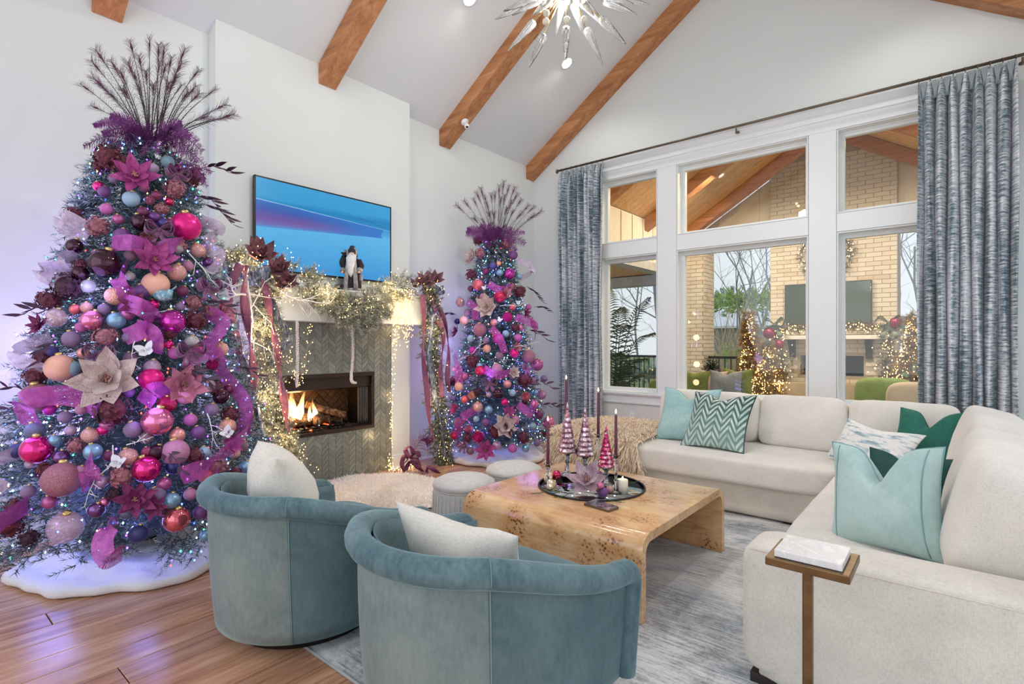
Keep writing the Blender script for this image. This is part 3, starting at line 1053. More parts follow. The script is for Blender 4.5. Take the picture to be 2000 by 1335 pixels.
# ------------------------------------------------------------------ barrel armchairs
m_plinth = M('dark swivel base', (30, 24, 20), .5, var=.1)
def armchair(cx, cy, label, rot=0):
    o = thing('armchair', label, 'armchair', (0, 0, 0), 'teal barrel armchairs')
    A = .39             # straight arm length
    RT = .425
    def plan(s, R):
        """s 0..1 from right arm front, round the back, to left arm front"""
        arc = PI * R
        L = 2 * A + arc
        d = s * L
        if d < A: return Vector((R, A - d, 0)), Vector((1, 0, 0))
        if d > A + arc: return Vector((-R, d - A - arc, 0)), Vector((-1, 0, 0))
        a = (d - A) / R
        return Vector((R * math.cos(a), -R * math.sin(a), 0)), Vector((math.cos(a), -math.sin(a), 0))
    def top(s):
        k = abs(s - .5) * 2
        k = min(1, max(0, (k - .28) / .70))
        return .650 - .170 * (k * k * (3 - 2 * k))
    N = 61
    rr = .045
    # outer shell (tapers to the base)
    def shell(u, v):
        z0, z1 = .072, top(u) - .012
        z = z0 + (z1 - z0) * v
        k = (z / .66)
        R = .385 + (.038) * min(1, k)
        p, n_ = plan(u, R)
        bul = .012 * math.sin(PI * min(1, k))
        return (p.x + n_.x * bul, p.y + n_.y * bul, z)
    mb = MB().grid(shell, N, 12)
    mb.m = [0 if abs((i % (N - 1) + .5) / (N - 1) - .5) < .17 else 1 for i in range(len(mb.f))]
    mb.build('outer_shell', [m_nap, m_teal], o, solid=.006)
    # inner wall
    def inner(u, v):
        z = .12 + (top(u) + .01 - .12) * v
        p, n_ = plan(u, .335 + .035 * v)
        return (p.x, p.y, z)
    MB().grid(inner, N, 10).build('inner_back', m_teal, o, solid=.006)
    # rolled rim that turns down at the front of each arm
    pts = []
    for side in (1,):
        pass
    fr = []
    pr, _ = plan(0, RT)
    for k in range(7):
        z = .075 + (top(0) - .06 - .075) * k / 6
        fr.append(Vector((.40 + (RT - .40) * k / 6, pr.y + .0, z)))
    for k in range(1, 5):
        a = k / 5 * PI / 2
        fr.append(Vector((RT, pr.y - .06 * (1 - math.cos(a)) , top(0) - .06 + .06 * math.sin(a))))
    body = []
    for i in range(N):
        p, _ = plan(i / (N - 1), RT)
        q = Vector((p.x, p.y, top(i / (N - 1))))
        if abs(p.x) > RT - 1e-4 and p.y > A - .06: continue
        body.append(q)
    lf = [Vector((-p.x, p.y, p.z)) for p in fr[::-1]]
    path = fr + body + lf
    rad = [.040] * 7 + [.040, .042, .043, .044] + [rr] * len(body) + [.044, .043, .042, .040] + [.040] * 7
    MB().tube(path, rad, 14).build('rolled_rim', m_rim, o)
    # vertical seams on the back and seam rings on the rim
    m_seam = M('pale teal piping', (122, 146, 150), .8)
    mb = MB()
    for s in (.33, .67):
        mb.tube([Vector(shell(s, v / 8)) + plan(s, 1)[1] * .004 for v in range(9)], .0022, 6)
        j = s * (N - 1)
        p, n_ = plan(s, RT)
        t_ = Vector((-n_.y, n_.x, 0))
        c_ = Vector((p.x, p.y, top(s)))
        mb.tube([c_ + (n_ * math.cos(a) + Vector((0, 0, 1)) * math.sin(a)) * (rr + .0006) for a in [k * PI / 9 - .7 for k in range(10)]], .0018, 5)
    mb.build('seam_piping', m_seam, o)
    # seat cushion and base
    mb = MB()
    puffbox(mb, (0, .07, .345), (.335, .385, .085), 5, (.0, .0, .22), 10)
    mb.build('seat_cushion', m_teal, o)
    MB().box(-.36, -.1, .08, .36, .40, .262).build('seat_rail', m_teal, o, smooth=False, bevel=.03, seg=4)
    MB().lathe([(.0001, .080), (.30, .080), (.32, .05), (.32, .014), (.0001, .014)], 40, (0, -.0, 0)).build('swivel_base', m_plinth, o)
    o.location = (cx, cy, 0)
    o.rotation_euler = (0, 0, rot)
    return o
armchair(-2.42, 1.36, 'teal velvet barrel armchair nearer the tall tree, partly on the wood floor', math.radians(2))
armchair(-1.36, 1.435, 'teal velvet barrel armchair in the front centre, nearest the sofa arm', math.radians(0))

# ------------------------------------------------------------------ throw pillows
def pillow(label, c, W, Hh, T, right, up, mat, chop=.0, chw=.3, piping=None, wr=.004, seed=0., seam=None, group=None, fringe=None, name='throw_pillow'):
    """c: centre of the lower edge; right, up: axes of the pillow face"""
    c = Vector(c)
    r = Vector(right).normalized()
    u = Vector(up).normalized()
    u = (u - r * u.dot(r)).normalized()
    n_ = r.cross(u)
    o = thing(name, label, 'pillow', c, group)
    N = 27
    def pt(a, b, sg):
        # a, b in -1..1
        bow = .10
        x = W / 2 * a * (1 - bow * (1 - b * b) * abs(a) ** 1.5)
        y = Hh / 2 * b * (1 - bow * (1 - a * a) * abs(b) ** 1.5)
        t_ = T / 2 * (max(0, 1 - abs(a) ** 2.4) ** .55) * (max(0, 1 - abs(b) ** 2.4) ** .55)
        dent = chop * math.exp(-(a / chw) ** 2) * max(0, (b + .55) / 1.55) ** 1.4
        y -= dent
        t_ *= 1 + .35 * dent / max(Hh, .01)
        x *= 1 - .35 * dent
        # crease fan under the chop
        fan = math.exp(-((b - .1) / .5) ** 2) * math.exp(-(a / .55) ** 2)
        t_ *= 1 + (.05 * math.sin(a * 17 + b * 5) * fan if chop else 0)
        q = c + r * x + u * (y + Hh / 2) + n_ * (t_ * sg)
        w = mnoise.noise(q * 7 + Vector((seed, 0, 0))) + .6 * mnoise.noise(q * 17 + Vector((seed, 3, 0)))
        edge = max(0, 1 - max(abs(a), abs(b)) ** 6)
        return q + n_ * (w * wr * edge * 1.6) + u * (mnoise.noise(q * 5) * wr * 2)
    g = [math.sin(PI / 2 * (-1 + 2 * i / (N - 1))) for i in range(N)]
    mb = MB()
    uv = []
    for sg in (1, -1):
        b0 = mb.n
        mb.grid(lambda s, t_: pt(g[round(s * (N - 1))], g[round(t_ * (N - 1))], sg), N, N)
        if sg < 0:
            k = len(mb.f) // 2
            mb.f[k:] = [f[::-1] for f in mb.f[k:]]
        uv += [((g[i] + 1) / 2, (g[j] + 1) / 2) for j in range(N) for i in range(N)]
    ob = mb.build('cover', mat, o)
    me = ob.data
    ul = me.uv_layers.new(name='uv')
    li = np.zeros(len(me.loops), dtype=np.int32)
    me.loops.foreach_get('vertex_index', li)
    ul.data.foreach_set('uv', np.array(uv, dtype=np.float32)[li].ravel())
    if piping:
        ed = [(-1 + 2 * i / 24, -1) for i in range(24)] + [(1, -1 + 2 * i / 24) for i in range(24)] + [(1 - 2 * i / 24, 1) for i in range(24)] + [(-1, 1 - 2 * i / 24) for i in range(24)]
        MB().tube([pt(a, b, 0) for a, b in ed], .0042, 6, closed=True).build('piping', piping, o)
    if seam:
        mb = MB()
        for sg in (1, -1):
            for k in (-1, 1):
                mb.tube([pt(.80 * k, -.96 + 1.92 * i / 20, sg) + n_ * sg * .002 for i in range(21)], .0022, 5)
        mb.build('flange_stitching', seam, o)
    if fringe:
        mb = MB()
        for k in (-1, 1):
            for i in range(15):
                p = pt(k, -1 + 2 * i / 14, 0)
                mb.tube([p, p + r * k * .02], .004, 5)
        mb.build('edge_trim', fringe, o)
    return o

m_linpil = fabric('cream slub linen', (226, 220, 210), var=.05, weave=260)
pillow('cream linen pillow with a chopped top on the armchair beside the tall tree', (-2.40, 1.30, .435), .50, .43, .27, (.95, -.28, 0), (-.2, -.28, .93), m_linpil, .14, .32, wr=.006, seed=2)
pillow('cream linen pillow slumped on the front centre armchair', (-1.385, 1.43, .39), .53, .35, .17, (.985, .16, -.06), (.03, -.40, .92), m_linpil, .05, .4, wr=.008, seed=5)
# ------------------------------------------------------------------ sectional sofa
sofa = thing('sectional_sofa', 'large ivory linen L-shaped sectional sofa under the windows', 'sofa', (-1., 4., 0))
SX0, SX1, SY1 = -2.86, .50, 5.30
m_leg = M('espresso wood', (44, 32, 28), .5)
mb = MB()
puffbox(mb, ((SX0 + SX1) / 2, 4.745, .165), ((SX1 - SX0) / 2, .545, .135), 26, n=8)
mb.build('base', m_linen2, sofa)
mb = MB()
puffbox(mb, (-.045, 3.20, .165), (.545, 1.05, .135), 26, n=8)
mb.build('base', m_linen2, sofa)
mb = MB()
puffbox(mb, ((SX0 - .60) / 2 - .0, 4.67, .36), ((-.60 - SX0) / 2 + .0, .55, .105), 9, (0, .0, .10), 14, wr=.004, seed=1)
mb.build('seat_cushion', m_linen, sofa)
mb = MB()
puffbox(mb, (-.07, 3.82, .36), (.545, 1.42, .105), 9, (0, 0, .08), 14, wr=.004, seed=4)
mb.build('seat_cushion', m_linen, sofa)
# arm at the near end
mb = MB()
puffbox(mb, (-.065, 2.275, .31), (.572, .125, .245), 12, (.0, .04, .02), 12)
mb.build('arm', m_linen2, sofa)
MB().tube([(-.60, 2.148, .535), (.48, 2.148, .535)], .0025, 6).build('arm_seam', m_linen2, sofa)
# back frames
mb = MB(); puffbox(mb, ((-2.12 + SX1) / 2, 5.22, .40), ((SX1 + 2.12) / 2, .08, .36), 14, n=8)
mb.build('back_frame', m_linen2, sofa)
mb = MB(); puffbox(mb, (.42, 3.72, .40), (.08, 1.57, .36), 14, n=8)
mb.build('back_frame', m_linen2, sofa)
# loose back cushions
def back_cushion(c, half, rx, rz, seed):
    mb = MB()
    puffbox(mb, c, half, 7., (.0, .22, .04), 14, Matrix.Rotation(rz, 3, 'Z') @ Matrix.Rotation(rx, 3, 'X'), wr=.010, seed=seed)
    o = mb.build('back_cushion', m_linen, sofa)
    # welt seam down the visible edge
    return o
TL = math.radians(-14)
back_cushion((-1.735, 4.94, .655), (.452, .125, .215), TL, 0, 1)
back_cushion((-.962, 4.94, .655), (.322, .125, .215), TL, 0, 2)
back_cushion((-.30, 4.94, .655), (.342, .125, .215), TL, 0, 3)
back_cushion((.145, 4.13, .675), (.60, .135, .235), TL, -PI / 2, 4)
back_cushion((.135, 2.98, .675), (.53, .135, .235), TL, -PI / 2, 5)
for (x, y) in ((-.55, 2.24), (.40, 2.24), (-2.78, 4.28), (-.9, 4.30), (-2.78, 5.2), (.40, 5.2)):
    MB().box(x - .06, y - .06, .0, x + .06, y + .06, .05).build('foot', m_leg, sofa, smooth=False, bevel=.003)

# throw pillows on the sofa
m_aqua = velvet('aqua velvet', (138, 178, 178), (172, 204, 202), .5)
m_aqua2 = velvet('pale mint velvet', (158, 188, 184), (184, 208, 203), .5)
m_green = velvet('deep green velvet', (14, 84, 72), (30, 112, 96), .4)
m_green2 = velvet('bottle green velvet', (10, 58, 54), (22, 84, 78), .4)
m_pipe_aqua = M('aqua piping', (120, 162, 164), .7)
m_pipe_dark = M('charcoal piping', (34, 46, 46), .7)
# herringbone cut velvet: geometry-free woven print
t = NT('herringbone cut velvet')
tc = t.node('ShaderNodeTexCoord'); sp = t.node('ShaderNodeSeparateXYZ'); t.link(tc.outputs['UV'], sp.inputs[0])
U = t.math('MULTIPLY', sp.outputs['X'], 8.); V = t.math('MULTIPLY', sp.outputs['Y'], 15.)
fr = t.math('FRACT', U)
alt = t.math('GREATER_THAN', t.math('FRACT', t.math('MULTIPLY', U, .5)), .5)
ph = t.math('MULTIPLY', fr, 3.2)
phase = t.node('ShaderNodeMix', data_type='FLOAT')
t.link(alt, phase.inputs[0]); t.link(ph, phase.inputs[2]); t.link(t.math('SUBTRACT', 3.2, ph), phase.inputs[3])
st = t.math('FRACT', t.math('MULTIPLY', t.math('ADD', V, phase.outputs[0]), .5))
fade = t.ramp(sp.outputs['Y'], [(.1, s2l((112, 142, 134))), (.55, s2l((70, 104, 96))), (.9, s2l((18, 52, 50)))])
lite = t.ramp(t.noise(t.coord(), 9, 3), [(.35, s2l((156, 182, 174))), (.65, s2l((196, 214, 206)))])
inl = t.math('MULTIPLY', t.math('GREATER_THAN', st, .5), t.math('LESS_THAN', t.math('ABSOLUTE', t.math('SUBTRACT', fr, .5)), .46))
t.set(Base_Color=t.mix(inl, fade, lite), Roughness=.6, Sheen_Weight=.4)
t.bump(inl, .25, .003)
m_herr = t.mat
# watercolour stripes
t = NT('watercolour stripe')
n1 = t.noise(t.coord((1, 1, 1), kind='UV'), 5.5, 5, .62, .8)
n2 = t.noise(t.coord((2.2, 7, 1), kind='UV', rot=(0, 0, .35)), 1.5, 5, .62, .5)
k = t.math('ADD', t.math('MULTIPLY', n1, .35), t.math('MULTIPLY', n2, .65))
t.set(Base_Color=t.ramp(k, [(.34, s2l((120, 140, 148))), (.43, s2l((176, 196, 204))), (.5, s2l((236, 234, 230))), (.58, s2l((232, 230, 227))), (.66, s2l((150, 176, 190)))]), Roughness=.85)
m_water = t.mat
pillow('aqua velvet pillow at the fur end of the sofa, behind the herringbone pillow', (-1.81, 4.47, .465), .51, .52, .15, (1, .0, 0), (0, .50, .87), m_aqua, .09, .34, piping=m_pipe_aqua, seed=1)
pillow('dark green and silver herringbone velvet pillow with charcoal piping', (-1.50, 4.30, .468), .51, .52, .15, (1, -.05, -.0), (.02, .58, .82), m_herr, .05, .3, piping=m_pipe_dark, seed=3)
pillow('lumbar pillow with blue grey watercolour stripes near the sofa corner', (-.50, 4.37, .468), .60, .33, .14, (.76, -.58, -.05), (.38, .42, .82), m_water, .02, .5, seed=6)
pillow('deep green velvet pillow standing in the sofa corner with two pointed tips', (-.17, 4.50, .455), .44, .45, .17, (.90, -.42, .02), (.20, .38, .90), m_green, .13, .28, piping=M('green piping', (20, 92, 80), .8), seed=8)
pillow('bottle green velvet pillow mostly hidden behind the large mint pillow', (-.19, 3.30, .465), .42, .315, .14, (.92, -.38, .04), (.12, .30, .94), m_green2, .06, .34, seed=9)
pillow('large pale mint velvet pillow with a deep chop next to the sofa arm', (-.225, 2.70, .445), .45, .45, .19, (.92, -.38, .12), (.10, .20, .96), m_aqua2, .15, .27, piping=m_pipe_aqua, seam=m_pipe_aqua, seed=11)

# ------------------------------------------------------------------ fur
def hair_strands(n, place, length, width, seed=1, droop=.5, curl=.4):
    """n hair strands (two tapered segments) at (point, direction) from place()"""
    R = np.random.RandomState(seed)
    V = np.zeros((n, 5, 3)); 
    for i in range(n):
        p, d = place(R)
        d = Vector(d) + Vector(R.normal(0, curl, 3))
        d.normalize()
        L = length * (.6 + .7 * R.rand())
        w = Vector((R.normal(), R.normal(), R.normal())).cross(d)
        w = w.normalized() * width
        m = p + d * L * .5
        e = m + (d + Vector((0, 0, -droop))).normalized() * L * .5
        V[i, 0] = p - w; V[i, 1] = p + w; V[i, 2] = m + w * .8; V[i, 3] = m - w * .8; V[i, 4] = e
    base = (np.arange(n) * 5)[:, None]
    q = (base + np.array([[0, 1, 2, 3]])).tolist()
    tr = (base + np.array([[3, 2, 4]])).tolist()
    return V.reshape(-1, 3).tolist(), q + tr
def furmat(name, dark, mid, light, sc=9):
    t = NT(name)
    co = t.coord()
    f = t.noise(co, sc, 4, .6)
    f2 = t.noise(co, sc * 14, 2)
    k = t.math('ADD', t.math('MULTIPLY', f, .45), t.math('MULTIPLY', f2, .55))
    t.set(Base_Color=t.ramp(k, [(.33, s2l(dark)), (.5, s2l(mid)), (.64, s2l(light))]), Roughness=.75, Sheen_Weight=.3)
    MATS[name] = t.mat
    return t.mat
m_fur = furmat('blond mongolian fur', (190, 156, 118), (240, 218, 188), (254, 244, 228), 12)
m_fur2 = furmat('honey fur', (150, 112, 66), (200, 160, 106), (226, 196, 150))
m_sheep = furmat('ivory sheepskin', (244, 234, 222), (252, 245, 237), (255, 252, 248), 5)

ft = thing('fur_throw', 'blond curly fur throw spread over the open left end of the sofa', 'throw', (-2.5, 4.6, .47))
def ft_surf(u, v):
    # u along X, v from the front hem, up and back over the seat
    x = -2.90 + .86 * u
    edge = .02 * mnoise.noise(Vector((u * 6, v * 6, 0)))
    if v < .3:
        k = v / .3
        return Vector((x + .10 * (1 - k) * (u - .2), 4.085 - .02 * (1 - k) + edge, .20 + .265 * k))
    k = (v - .3) / .7
    return Vector((x, 4.095 + 1.08 * k, .478 + .05 * math.sin(PI * min(1, k * 1.2)) * (.6 + .4 * mnoise.noise(Vector((u * 3, k * 3, 4)))) + edge * .5))
MB().grid(ft_surf, 24, 30).build('hide', m_fur, ft, solid=.012)
def ft_place(R):
    u, v = R.rand(), R.rand()
    if u > .93 and R.rand() < .5: u = .9
    p = ft_surf(u, v)
    d = Vector((.25 * (u - .5), -1.0, -.4)) if v < .3 else Vector((.5 * (u - .6), -.5, .75))
    return p, d
v, f = hair_strands(14000, ft_place, .11, .0042, 3, 1.0, .42)
tag(MB().add(v, f).build('fur_pile', m_fur, ft, smooth=False), kind='stuff')

ft = thing('fur_throw', 'honey brown fur throw hanging over the sofa back at the right edge', 'throw', (.42, 4.3, .7))
def ft2(u, v):
    y = 4.05 + .75 * u
    k = v * 3
    if k < 1: return Vector((.325, y, .50 + .27 * k))
    if k < 2: return Vector((.325 + .19 * (k - 1), y, .77 + .01 * math.sin(PI * (k - 1))))
    return Vector((.515, y, .77 - .4 * (k - 2)))
MB().grid(ft2, 14, 19).build('hide', m_fur2, ft, solid=.01)
def ft2_place(R):
    u, v = R.rand(), R.rand()
    return ft2(u, v), Vector((-.5 if v < .4 else .2, -.4, .6 if .3 < v < .7 else -.2))
v, f = hair_strands(3500, ft2_place, .07, .0026, 5, .8, .4)
tag(MB().add(v, f).build('fur_pile', m_fur2, ft, smooth=False), kind='stuff')

sk = thing('sheepskin_rug', 'fluffy ivory sheepskin lying in front of the fireplace', 'rug', (-3.95, 2.95, 0))
def sk_r(a):
    return (.74 + .10 * math.cos(2 * a - .5) + .06 * math.sin(3 * a + 1) + .03 * math.sin(7 * a))
def sk_surf(u, v):
    a = 2 * PI * u
    r = sk_r(a) * v
    x, y = r * math.cos(a), r * .86 * math.sin(a)
    p = Vector((-3.86 + x * .9 - y * .10, 2.92 + y + x * .22, .012 + .030 * (1 - v ** 4) + .010 * mnoise.noise(Vector((x * 4, y * 4, 0)))))
    p.x = max(p.x, XB + .05)
    return p
MB().grid(sk_surf, 40, 10, cu=True).build('hide', m_sheep, sk)
def sk_place(R):
    u, v = R.rand(), math.sqrt(R.rand())
    a = 2 * PI * u
    return sk_surf(u, v), Vector((math.cos(a) * v * .6, math.sin(a) * v * .6, .8))
v, f = hair_strands(15000, sk_place, .038, .0026, 8, .7, .5)
v = [(max(p[0], XB + .018), p[1], max(p[2], .003)) for p in v]
tag(MB().add(v, f).build('fur_pile', m_sheep, sk, smooth=False), kind='stuff')

# ------------------------------------------------------------------ ottomans
def ottoman(cx, cy, label):
    o = thing('ottoman', label, 'ottoman', (cx, cy, 0), 'boucle ottomans')
    MB().lathe([(.0001, .004), (.168, .004), (.176, .012), (.20, .05), (.21, .2), (.205, .34), (.198, .36)], 40, (cx, cy, 0)).build('drum', m_boucle, o)
    MB().lathe([(.200, .352), (.212, .37), (.205, .395), (.16, .418), (.08, .428), (.0001, .430)], 40, (cx, cy, 0)).build('seat_top', m_boucle, o)
    mb = MB()
    for k in range(40):
        a = 2 * PI * k / 40
        mb.tube([(cx + r * math.cos(a), cy + r * math.sin(a), z) for r, z in ((.203, .05), (.2125, .2), (.208, .33))], .0035, 5)
    mb.build('ribbing', m_boucle, o)
    MB().lathe([(.201, .350), (.207, .350), (.207, .356), (.201, .356)], 40, (cx, cy, 0), cap=False).build('welt', m_linen2, o)
    return o
ottoman(-2.545, 2.56, 'round grey boucle ottoman close to the armchairs, left of the coffee table')
ottoman(-2.52, 3.06, 'round grey boucle ottoman nearer the small tree, left of the coffee table')

# ------------------------------------------------------------------ burl waterfall coffee table
t = NT('burl veneer')
co = t.coord()
big = t.noise(co, 1.7, 5, .6, 1.2)
gr = t.noise(t.coord((3, 14, 14)), 1.6, 5, .6, 1.4)
base = t.ramp(t.math('ADD', t.math('MULTIPLY', big, .5), t.math('MULTIPLY', gr, .5)), [(.34, s2l((190, 134, 86))), (.5, s2l((222, 176, 126))), (.66, s2l((236, 202, 158)))])
cl = t.ramp(t.voro(t.coord((1, 1, 1), loc=(.3, .2, 0)), 5.2), [(.26, (1, 1, 1)), (.58, (0, 0, 0))])
eye = t.voro(co, 52)
eyes = t.ramp(eye, [(.28, (1, 1, 1)), (.46, (0, 0, 0))])
wob = t.noise(co, 22, 4, .7)
ey = t.math('MULTIPLY', t.math('MULTIPLY', cl, eyes), t.ramp(wob, [(.40, (0, 0, 0)), (.50, (1, 1, 1))]))
halo = t.mix(t.math('MULTIPLY', cl, .45), base, s2l((196, 132, 82)))
t.set(Base_Color=t.mix(t.math('MULTIPLY', ey, .9), halo, s2l((92, 48, 22))), Roughness=.16, Coat_Weight=.35, Coat_Roughness=.12)
m_burl = t.mat
tx0, tx1, tyy0, tyy1, tz, tth, trad = -2.28, -1.115, 2.285, 3.44, .42, .044, .10
ctab = thing('coffee_table', 'square burl wood waterfall coffee table with rounded corners', 'coffee table', ((tx0 + tx1) / 2, (tyy0 + tyy1) / 2, .013))
outer = [(tyy0, .0145)]
inner = [(tyy0 + tth, .0145)]
for k in range(9):
    a = PI / 2 * k / 8
    outer.append((tyy0 + trad - trad * math.cos(a), tz - trad + trad * math.sin(a)))
    r2 = trad - tth
    inner.append((tyy0 + trad - r2 * math.cos(a), tz - trad + r2 * math.sin(a)))
for k in range(9):
    a = PI / 2 * k / 8
    outer.append((tyy1 - trad + trad * math.sin(a), tz - trad + trad * math.cos(a)))
    inner.append((tyy1 - trad + r2 * math.sin(a), tz - trad + r2 * math.cos(a)))
outer.append((tyy1, .0145)); inner.append((tyy1 - tth, .0145))
def strip(i0, i1, name):
    mb = MB()
    for i in range(i0, i1):
        q = [outer[i], outer[i + 1], inner[i + 1], inner[i]]
        v_ = [(x, y, z) for x in (tx0, tx1) for y, z in q]
        f_ = [(0, 1, 5, 4), (2, 3, 7, 6), (3, 2, 1, 0), (4, 5, 6, 7)]
        if i == i0: f_.append((0, 4, 7, 3))
        if i == i1 - 1: f_.append((1, 2, 6, 5))
        mb.add(v_, f_)
    o = mb.build(name, m_burl, ctab, smooth=True)
    m = o.modifiers.new('w', 'WELD'); m.merge_threshold = .0005
    m = o.modifiers.new('e', 'EDGE_SPLIT'); m.split_angle = .6
    return o
strip(0, len(outer) - 1, 'waterfall_top')

# ------------------------------------------------------------------ things on the coffee table
m_mirror = M('tray mirror', (200, 206, 208), .04, 1.0, var=.02)
TC = Vector((-1.76, 2.90, tz))
tr = thing('tray', 'round black rimmed mirror tray in the middle of the coffee table', 'tray', TC)
MB().lathe([(.0001, .001), (.325, .001), (.325, .006), (.0001, .006)], 56, TC).build('mirror', m_mirror, tr)
MB().lathe([(.320, .0005), (.333, .0005), (.336, .006), (.333, .011), (.327, .011), (.325, .0065)], 56, TC, cap=False).build('rim', m_black, tr)
TZ = tz + .0068

t = NT('clear glass')
t.set(Base_Color=(.97, .98, .98), Roughness=.02, IOR=1.45, Transmission_Weight=1.0)
f = t.noise(t.coord(), 20); t.bump(f, .04, .002)
m_clear = t.mat
m_plum = M('plum wax', (92, 26, 58), .35, var=.08)
m_wick = M('wick', (50, 40, 34), .9)
m_fl = glow('candle flame', (255, 214, 140), 9, False)
def flame_at(p, parent, h=.03):
    MB().lathe([(.0001, 0), (.0045, .006), (.0055, .012), (.003, .022), (.0003, h)], 10, p).build('flame', m_fl, parent)
def candle(base, h, label, rb=.0105):
    b = Vector(base)
    o = thing('taper_candle', label, 'candle', b, 'plum taper candles')
    MB().lathe([(.0001, 0), (rb, 0), (rb, .01), (rb * .74, h - .006), (rb * .4, h), (.0001, h)], 16, b).build('wax', m_plum, o)
    MB().tube([b + Vector((0, 0, h)), b + Vector((.001, 0, h + .009))], .0012, 5).build('wick', m_wick, o)
    flame_at(b + Vector((0, 0, h + .005)), o)
def stick(base, h, label):
    b = Vector(base)
    o = thing('candlestick', label, 'candlestick', b, 'glass candlesticks')
    MB().lathe([(.0001, 0), (.036, 0), (.038, .006), (.030, .012), (.012, .018)], 24, b).build('foot', m_clear, o)
    mid = [(.010, .018), (.009, h * .3), (.015, h * .34), (.009, h * .38), (.009, h * .7), (.016, h * .76), (.010, h * .82), (.013, h - .03)]
    MB().lathe(mid, 20, b).build('stem', m_clear, o)
    MB().lathe([(.013, h - .03), (.016, h - .026), (.016, h - .003), (.028, h), (.028, h + .002), (.0125, h), (.0122, h - .022), (.0001, h - .023)], 24, b).build('cup', m_clear, o)
for (px, py, D, zc, zt, where) in ((1062, 948, 3.28, .575, .835, 'at the left side of the tray'), (1090, 915, 3.70, .815, 1.07, 'tallest, behind the glass trees on the left'),
                                    (1173, 912, 3.72, .70, .985, 'behind the glass trees, between two of them'), (1203, 958, 3.17, .655, .895, 'in the right part of the tray')):
    p = wp(px, py, D); p.z = TZ
    if (p.xy - TC.xy).length > .29: p.xy = TC.xy + (p.xy - TC.xy).normalized() * .285
    stick(p, zc - TZ, 'clear glass candlestick ' + where)
    candle((p.x, p.y, zc - .0225), zt - zc + .0225, 'lit plum taper candle ' + where)

# mercury glass trees on pedestals
def merc(name, c1, c2):
    t = NT(name)
    co = t.coord()
    f = t.noise(co, 38, 4, .7)
    t.set(Base_Color=t.ramp(f, [(.36, s2l(c1)), (.5, s2l(c2)), (.62, s2l((236, 226, 228)))]), Roughness=.18, Metallic=.72)
    return t.mat
m_m1 = merc('rose mercury glass', (150, 84, 108), (196, 160, 172))
m_m2 = merc('cranberry mercury glass', (150, 14, 66), (206, 70, 120))
m_ped = merc('smoked mercury glass', (70, 76, 82), (150, 156, 160))
def glass_tree(px, py, D, zb, zt, r, mat, label):
    p = wp(px, py, D); p.z = TZ
    if (p.xy - TC.xy).length > .27: p.xy = TC.xy + (p.xy - TC.xy).normalized() * .265
    o = thing('glass_tree', label, 'glass tree', p, 'mercury glass trees')
    hb = zb - TZ
    MB().lathe([(.0001, 0), (.040, 0), (.042, .006), (.030, .014), (.014, .022), (.019, .03), (.012, .036), (.011, hb * .5), (.018, hb * .58), (.011, hb * .66), (.013, hb - .03), (.034, hb - .012), (.05, hb - .004), (.05, hb), (.0001, hb)], 24, p).build('pedestal', m_ped, o)
    H = zt - zb
    nt = 9
    for k in range(nt):
        f0 = k / nt
        rr = r * (1 - f0 * .90)
        z0 = zb + H * .88 * f0
        z1 = zb + H * .88 * (f0 + 1.35 / nt)
        lob = 12 if k < 6 else 9
        def wob(a, z, lob=lob, k=k): return 1 + .075 * abs(math.cos(lob / 2 * a + k * .5)) - .04
        MB().lathe([(rr * .55, z0 + .004 - p.z), (rr * .98, z0 - .004 - p.z), (rr * 1.03, z0 + .006 - p.z), (rr * .86, z0 + (z1 - z0) * .6 - p.z), (rr * .6, z1 - p.z)], 48 if k < 6 else 36, p, wob=wob).build('scalloped_tier', mat, o)
    MB().lathe([(r * .20, zb + H * .84 - p.z), (r * .12, zb + H * .92 - p.z), (r * .03, zb + H * .985 - p.z), (.0005, zt - p.z)], 16, p).build('tip', mat, o)
glass_tree(1106, 915, 3.60, .592, .925, .062, m_m1, 'tall rose mercury glass tree on a pedestal, left of the three')
glass_tree(1143, 918, 3.56, .575, .895, .062, m_m1, 'rose mercury glass tree on a pedestal, middle of the three')
glass_tree(1184, 942, 3.35, .548, .80, .054, m_m2, 'short cranberry mercury glass tree on a pedestal, right of the three')

# votives and flameless candle
m_vot = merc('gold mercury votive', (186, 160, 110), (228, 212, 176))
m_votglow = glow('votive glow', (255, 196, 110), 3, False)
for (px, py, D, lab) in ((1071, 936, 3.42, 'gold flecked glass votive behind the front votive'), (1077, 950, 3.24, 'gold flecked glass votive in front, left part of the tray')):
    p = wp(px, py, D); p.z = TZ
    o = thing('votive_holder', lab, 'votive', p, 'glass votives')
    MB().lathe([(.0001, 0), (.026, 0), (.028, .004), (.028, .058), (.026, .058), (.025, .01), (.0001, .008)], 24, p).build('glass_cup', m_vot, o)
    MB().lathe([(.0001, .009), (.0235, .009), (.0235, .030), (.0001, .030)], 18, p).build('tea_light', m_votglow, o)
    flame_at(p + Vector((0, 0, .03)), o, .022)
p = wp(1216, 956, 3.18); p.z = TZ
o = thing('pillar_candle', 'short white pillar candle at the right side of the tray', 'candle', p)
MB().lathe([(.0001, 0), (.032, 0), (.032, .078), (.029, .082), (.026, .076), (.0001, .070)], 28, p).build('wax', M('ivory wax', (244, 236, 220), .5, Subsurface_Weight=.3), o)
MB().tube([p + Vector((0, 0, .07)), p + Vector((.001, 0, .082))], .0015, 5).build('wick', m_wick, o)
flame_at(p + Vector((0, 0, .076)), o, .02)

